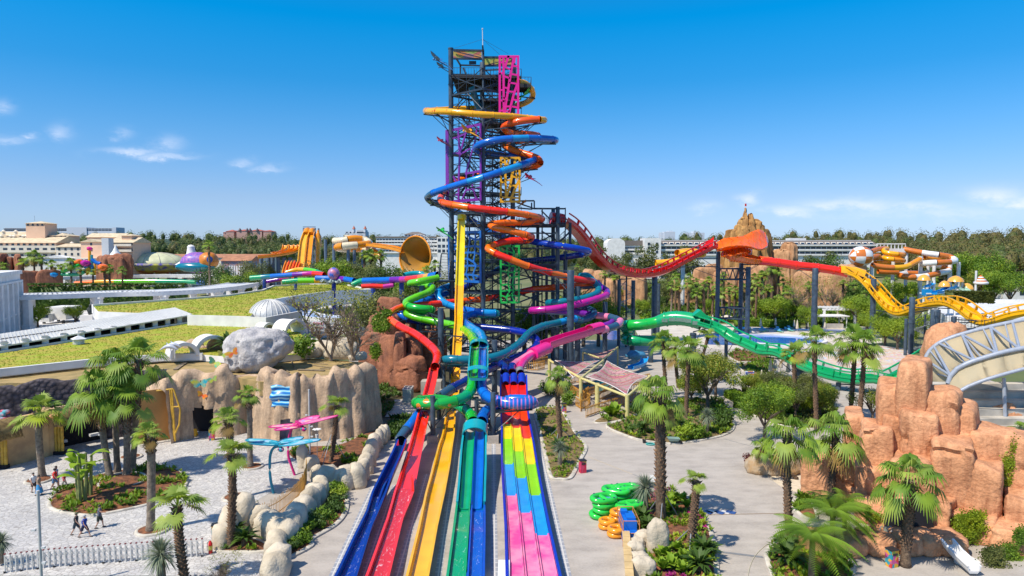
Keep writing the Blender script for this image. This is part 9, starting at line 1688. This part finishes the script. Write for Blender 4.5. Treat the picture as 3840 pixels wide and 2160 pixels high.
b=on('o',745,1100);t=thing('tool_cage','orange mesh cage packed with bright blue plastic equipment beside the rafts','cage',b);mb=MB();mb.box(b+V(0,1.0,.75),(.95,1.9,1.5));mb.box(b+V(.12,.7,1.55),(.6,.9,.25));mb.box(b+V(0,-.2,.45),(.9,.5,.9));mb.box(b+V(-.2,1.5,1.6),(.45,.5,.3));mb.build('blue_containers',M_('blue_plastic',(.008,.14,.55),rough=.35),t,smooth=False);mb=MB()
for x in(-.55,.55):[mb.rod(b+V(x,yy,0),b+V(x,yy,1.75),.03,n=6)for yy in(-.5,.8,2.1)];[mb.rod(b+V(x,-.5,z),b+V(x,2.1,z),.02,n=5)for z in(.3,.9,1.4,1.75)]
for yy in(-.5,2.1):[mb.rod(b+V(-.55,yy,z),b+V(.55,yy,z),.025,n=5)for z in(.3,.9,1.75)]
mb.build('cage_frame',M_('cage_orange',(.55,.22,.06)),t)
wa,wb_=on('o',700,1130),on('o',740,1640);t=thing('plank_wall','low cream plank wall with flat tops along the deck edge at the bottom','wall',wa);M_PINE=mat('pine_board',(.62,.43,.19),rough=.6,var=.15,scale=1.5)
for i in range(7):p,q=lerp(wa,wb_,i/7),lerp(wa,wb_,(i+.96)/7);mb=MB();mb.bar(p+V(0,0,.5),q+V(0,0,.5),.12,1.0);mb.bar(p+V(0,0,1.03),q+V(0,0,1.03+.02*(i%2)),.5,.06);mb.build('plank',M_PINE,t,smooth=False)
for i,(x,y,rx,h,lb)in enumerate(((1045,1220,.72,2.2,'tall cream standing stone in the bottom bed'),(900,1170,.7,1.2,'low cream rock left of the standing stone'),(815,1220,.6,1.0,'cream rock beside the end of the plank wall'),(805,1300,.65,1.2,'second cream rock down beside the plank wall'),(845,1400,.7,1.1,'third cream rock down beside the plank wall'),(880,1470,.8,1.2,'cream rock cut by the bottom edge beside the plank wall'))):p=on('o',x,y);mb=MB();mb.blob(p+V(0,.2,h*.42),(rx,rx*.75,h*.62),i+50,.16,sub=4,power=2.5,flat=.66);one(mb,'cream_rock',M_ROCKC,lb,'rock',loc=p,angle=None)
def simple(name,lb,cat,b,parts,smooth=True):
 t=thing(name,lb,cat,b)
 for nm,m_,fn in parts:mb=MB();fn(mb,b);mb.build(nm,m_,t,smooth=smooth)
 return t
simple('sun_lounger','dark lounger with a pale folded back beside the shaggy palm','lounger',on('o',1000,500),[('seat',M_BLK,lambda m,b:m.box(b+V(0,0,.35),(1.3,.6,.08))),('leg',M_BLK,lambda m,b:[m.box(b+V(x,0,.17),(.06,.5,.34))for x in(-.5,.5)]),('backrest',M_ALU,lambda m,b:m.box(b+V(.2,.2,.65),(1.0,.1,.6),rot=Matrix.Rotation(-.6,3,'X')))],False)
simple('garden_hose','coil of turquoise garden hose at the edge of the centre bed','hose',on('n',1155,1232),[('coil',M_('hose_turquoise',(.03,.40,.36)),lambda m,b:[m.sweep([b+V(r*math.cos(u),r*math.sin(u)*.9,.04+.03*k)for u in[.4*j for j in range(17)]],circle(.025,6))for k,r in enumerate((.42,.36,.46,.3))])]);simple('bucket','black bucket beside the turquoise hose','bucket',on('n',1095,1215),[('pail',M_BLK,lambda m,b:m.lathe(b,[(0,0),(.15,0),(.2,.36),(.21,.36),(.19,.34),(.14,.03),(0,.03)],14))])
simple('wheelbarrow','grey green wheelbarrow parked at the kerb of the centre bed','wheelbarrow',on('n',1390,1225),[('tray',M_('barrow_green',(.22,.32,.27)),lambda m,b:m.add([b+V(*p)for p in((-.5,-.3,.35),(.35,-.3,.35),(.35,.3,.35),(-.5,.3,.35),(-.7,-.42,.68),(.55,-.42,.62),(.55,.42,.62),(-.7,.42,.68))],[(3,2,1,0),(0,1,5,4),(1,2,6,5),(2,3,7,6),(3,0,4,7)])),('wheel',M_BLK,lambda m,b:(lambda c:m.add([c+V(.2*math.cos(u),y,.2*math.sin(u))for y in(-.04,.04)for u in[2*math.pi*k/14 for k in range(14)]],[tuple(range(14)),tuple(range(27,13,-1))]+[(k,14+k,14+(k+1)%14,(k+1)%14)for k in range(14)]))(b+V(.65,0,.2))),('handle',M_BLK,lambda m,b:[m.rod(b+V(-1.2,y,.6),b+V(.65,y*.3,.2),.02,n=6)for y in(-.28,.28)]),('leg',M_BLK,lambda m,b:[m.rod(b+V(-.4,y,0),b+V(-.35,y,.4),.02,n=6)for y in(-.25,.25)])],False)
M_CANV=mat('canvas_beige',(.60,.52,.40),rough=.8,var=.12,scale=3);M_GRB=M_('bed_green',(.16,.42,.05));M_BLB=M_('bed_blue',(.10,.38,.58))
def parasol(lb,w_,x,y,h=2.6,op=False):
 b=on(w_,x,y);t=thing('parasol',lb,'parasol',b,0,'parasols by the pools');mb=MB();mb.rod(b,b+V(0,0,h),.04,n=6);mb.build('pole',M_ALU,t);mb=MB();mb.lathe(b,[(1.6,h-.55),(.9,h-.25),(0,h)]if op else[(.30,h*.28),(.36,h*.34),(.24,h*.62),(.13,h*.9),(.02,h*1.02),(0,h*1.02)],8 if op else 10);mb.build('canopy',M_CANV,t)
for k,(x,y,h,op)in enumerate(((555,545,2.8,False),(725,570,3.2,True),(1135,600,2.9,False),(1315,580,2.6,False),(1575,630,3.0,False),(1540,590,2.3,False),(1250,1165,3.0,False),(1305,1130,3.0,False),(1375,1120,2.9,False),(1465,1180,3.1,False),(1145,1245,2.0,False),(1450,1090,2.4,False),(1910,605,2.0,False),(2115,540,2.6,False),(2065,520,5.0,False))):parasol(ordinal(k)+(' parasol by the pools, the open one' if op else ' parasol by the pools, folded')+(' among the loungers under the green slide' if y>1000 else ' beyond the blue pool'),'s',x,y,h,op)
for k,(x,y,rz)in enumerate(((1160,630,.3),(1200,622,.3),(1340,628,.1),(1380,635,.2),(1470,612,.4),(1510,625,.4),(1500,595,.2),(1360,605,.1),(1180,605,.3),(1290,1190,1.2),(1340,1200,1.2),(1390,1190,1.2),(1420,1215,1.2))):
 b=on('s',x,y);t=thing('sun_lounger',ordinal(k)+(' of the green and blue sun loungers beyond the pool' if y<1000 else ' of the sun loungers, one under the green slide'),'lounger',b,rz,'sun loungers by the pools');mb=MB();mb.box((0,0,.32),(.7,1.3,.08));[mb.box((sx,sy,.15),(.06,.06,.3))for sx in(-.3,.3)for sy in(-.55,.9)];o=mb.build('frame',M_GRB if y<1000 else M_CANV);o.parent=t;mb=MB();mb.box((0,.85,.55),(.7,.7,.08),rot=Matrix.Rotation(.8,3,'X'));mb.box((0,-.05,.39),(.62,1.2,.06));o=mb.build('pad',M_BLB if y<1000 else M_CANV);o.parent=t
b=on('s',1980,585);simple('pool_bar','white flat roofed pool bar beyond the loungers','bar',b,[('roof',M_WHITE,lambda m,b:m.box(b+V(0,2,3.1),(9,5,.25))),('counter',M_BEIGE,lambda m,b:m.box(b+V(1,0,.6),(4.2,.6,1.2))),('post',M_WHITE,lambda m,b:[m.box(b+V(x,y,1.5),(.18,.18,3))for x in(-4,4)for y in(0,4)])],False)
b=on('s',2130,560);simple('white_pergola','white square pergola with rolled curtains beside the pool bar','pergola',b,[('frame',M_WHITE,lambda m,b:([m.box(b+V(x,y,2.2),(.5,.5,4.4))for x in(-5,3)for y in(0,6)],[m.box(b+V(-1,y,4.4),(9,.3,.4))for y in(0,6)],[m.box(b+V(-4.4+k*1.0,3,4.75),(.25,6.6,.2))for k in range(8)]))],False)
b=on('s',998,1288);pz=at('s',998,1200,b.y);t=thing('info_board','white park information board with blue and red panels beside the path','sign',b);mb=MB();mb.box(b+V(0,0,1.35),(1.3,.1,1.9));mb.build('panel',M_('board_white',(.72,.74,.80)),t,smooth=False)
for nm,m_,x,z,sx,sz in(('header',M_('board_orange',(.65,.25,.06)),.1,2.22,.7,.14),('title_band',M_('board_blue',(.03,.06,.35)),0,2.07,1.26,.14),('blue_field',M_('board_blue',(.03,.06,.35)),-.42,1.86,.34,.2),('red_field',M_RED,.3,1.82,.7,.16),('small_panel',M_('board_slate',(.2,.25,.4)),-.3,1.5,.34,.14),('small_panel',M_('board_rose',(.55,.2,.25)),.25,1.5,.34,.14),('red_line',M_RED,0,1.33,1.0,.05),('foot_band',M_('board_blue',(.03,.06,.35)),0,.46,1.28,.08)):mb=MB();mb.box(b+V(x,-.06,z),(sx,.03,sz));mb.build(nm,m_,t,smooth=False)
mb=MB();[mb.bar(b+V(x,0,0),b+V(x,0,.5),.08)for x in(-.5,.5)];mb.build('leg',M_BLK,t,smooth=False)
b=on('q',1150,965);tp=at('q',1158,755,b.y);t=thing('twin_lamp','grey bollard lamp with two hanging bell shades near the cave','lamp',b);mb=MB();mb.lathe(b,[(.16,0),(.15,tp.z*.8),(.12,tp.z),(0,tp.z)],12);mb.build('post',mat('verdigris',(.24,.27,.23),var=.3),t)
for s in(-1,1):mb=MB();c=tp+V(.42*s,0,-.25);q,_=smooth_path([tp+V(.1*s,0,-.15),tp+V(.3*s,0,.05),c+V(0,0,.05)],.08);mb.sweep(q,circle(.03,6));a_=mb.build('arm',M_GALV,t);mb=MB();mb.lathe(c,[(.06,.02),(.12,-.08),(.27,-.28),(.27,-.31),(.2,-.27),(0,-.2)],14);mb.build('bell_shade',mat('pale_copper',(.55,.45,.40),var=.15),a_)
b=on('i',1268,335);tp=at('i',1264,30,b.y);t=thing('flower_lamp','white flower shaped ornament on a thin pole in the upper bed','ornament',b);mb=MB();mb.rod(b,tp,.03,n=6);mb.build('pole',M_GALV,t);mb=MB();mb.lathe(tp-V(0,0,.85),[(0,0),(.12,0),(.18,.4),(0,.4)],10);mb.build('cup',M_WHITE,t)
for k in range(7):a=k*.9;mb=MB();mb.blob(tp+V(.24*math.cos(a),.24*math.sin(a),.05),(.2,.14,.05),1,0,sub=2,rz=a);mb.build('petal',M_WHITE,t)
b=on('d',305,1130);simple('air_conditioner','grey green outdoor air conditioner with four fans left of the red lane','air conditioner',b,[('casing',M_('casing_sage',(.30,.38,.34)),lambda m,b:m.box(b+V(0,1,1.0),(1.1,2.2,2.0))),('top_grille',M_ALU,lambda m,b:m.box(b+V(0,1,2.03),(1.16,2.26,.06))),('fan',M_BLK,lambda m,b:[m.lathe(b+V(x,y,2.07),[(0,0),(.22,0),(.22,.04),(0,.04)],12)for x in(-.27,.27)for y in(.5,1.5)]),('base',M_CONC,lambda m,b:m.box(b+V(0,1,.15),(1.6,2.8,.3)))],False)
flat('concrete_slab',poly('d',[(105,1240),(190,1085),(300,1075),(420,1100),(420,1180),(390,1240)],.1),.1,M_CONC2);simple('plant_room','low grey service box behind the red lane','box',on('d',500,1040),[('cabin',M_BEIGE,lambda m,b:m.box(b+V(.3,1.2,.9),(2.8,2,1.8)))],False)
flat('service_ground',poly('d',[(-100,1449),(-60,1000),(200,860),(430,800),(700,800),(800,1000),(620,1260),(380,1300),(200,1449)]),.012,mat('dark_soil',(.10,.08,.045),col2=(.05,.05,.02),scale=.8,detail=8));cover(poly('d',[(-60,1300),(-40,1050),(180,900),(420,840),(440,960),(250,1060),(110,1260)]),260,LF['dark'],.7,77,-.2);cover(poly('d',[(130,1440),(160,1270),(330,1260),(350,1330),(230,1449)]),160,LF['dark'],.8,78,-.4)
sg_=at('h',1500,65,98);t=thing('shop_sign','white board with red lettering behind the bare trees','sign',V(sg_.x,98,7));mb=MB();mb.box(sg_+V(-.25,.2,-.05),(2.3,.2,1.5));mb.build('board',M_WHITE,t,smooth=False);words('DONUT',sg_+V(0,.06,.3),.5,M_('letters_red',(.55,.04,.06)),t);words('happy',sg_+V(0,.06,-.25),.5,M_('letters_plum',(.35,.05,.10)),t)
b=at('g',395,1270,43.5);t=thing('corner_canopy','corner of a printed shade sail on a yellow mast at the bottom left','shade sail',V(b.x,b.y,0));mb=MB();mb.rod(V(b.x,b.y,0),b,.22,n=12);mb.lathe(b,[(.26,0),(.26,.08),(0,.1)],12);mb.build('mast',M_('mast_ochre',(.50,.38,.03)),t);p0,p1,p2=b+V(-.4,0,-.1),b+V(-5,1.5,.0),b+V(-5,-2.2,-1.2);mb=MB();mb.grid(lambda u,v:lerp(p0,lerp(p1,p2,u),v)-V(0,0,.3*math.sin(math.pi*v)),8,8);o=mb.build('sail_cloth',M_SAIL,t,angle=None);o.modifiers.new('thickness','SOLIDIFY').thickness=.03
q0,q1=on('q',1800,1080),on('q',2060,1270);t=thing('white_trough','white rendered sloping trough at the foot of the orange rocks','trough',q0);mb=MB();mb.sweep(smooth_path([q0+V(0,.3,.9),lerp(q0,q1,.3)+V(0,0,.6),q1+V(0,0,.35)],.3)[0],flume_prof(.3,.35,.08));mb.build('trough',M_WHITE,t);simple('round_basin','round white basin of turquoise water beside the trough','basin',on('q',1990,1130),[('rim',M_WHITE,lambda m,b:m.lathe(b,[(.55,0),(.72,0),(.72,.22),(.55,.22),(.55,0)],22)),('water',M_TUB,lambda m,b:m.lathe(b,[(0,.15),(.56,.15)],22))])
b=V(HX(192,185),185,0);simple('box_truck','white box truck parked on the forecourt behind the walkway','truck',b,[('cargo_box',M_WHITE,lambda m,b:m.box(b+V(1,3,2.6),(5.6,7,3.4))),('cab',M_WHITE2,lambda m,b:m.box(b+V(-.6,-1.5,1.6),(2.4,2.0,2.2))),('windscreen',M_GLASSD,lambda m,b:m.box(b+V(-.6,-2.52,2.1),(2.1,.06,.9))),('wheel',M_BLK,lambda m,b:[m.box(b+V(x,y,.45),(.3,.9,.9))for x in(-1.6,3.6)for y in(-1.3,4.6)])],False);simple('fountain_statue','dark bronze statue on a white pedestal in the forecourt fountain','statue',V(HX(331,175),175,0),[('pedestal',M_WHITE,lambda m,b:m.box(b+V(0,0,1.6),(3.2,3.2,3.2))),('bronze_figure',M_('bronze',(.03,.04,.04)),lambda m,b:(m.blob(b+V(0,0,4.3),(.6,.5,1.1),4,.3,sub=3),m.blob(b+V(.2,0,5.5),(.35,.3,.4),5,.2,sub=2)))])
for k,(x,y)in enumerate(((1580,770),(1620,765),(1700,772),(1760,768),(1820,770))):p=on('o',x,y,.03);mb=MB();mb.box(p,(.5,.7,.04),.6+.1*k);one(mb,'paving_board',M_ALU if k%2 else M_('board_navy',(.03,.08,.25)),ordinal(k)+' of the flat boards lying on the walk by the joint','board',loc=p,smooth=False)
hp=[on('o',x,y,.03)for x,y in((2330,840),(2350,960),(2290,1060),(2180,1130),(2080,1230),(2030,1330),(2000,1449))];mb=MB();mb.sweep(smooth_path(hp,.3)[0],circle(.02,6));one(mb,'water_hose',M_('hose_cream',(.55,.5,.36)),'long cream hose lying across the right hand walk','hose',loc=hp[0])
p=on('i',360,1560);plant('bare','bare leafless sapling at the bottom left near the fire extinguisher','tree',p,(.45,.45,.52))
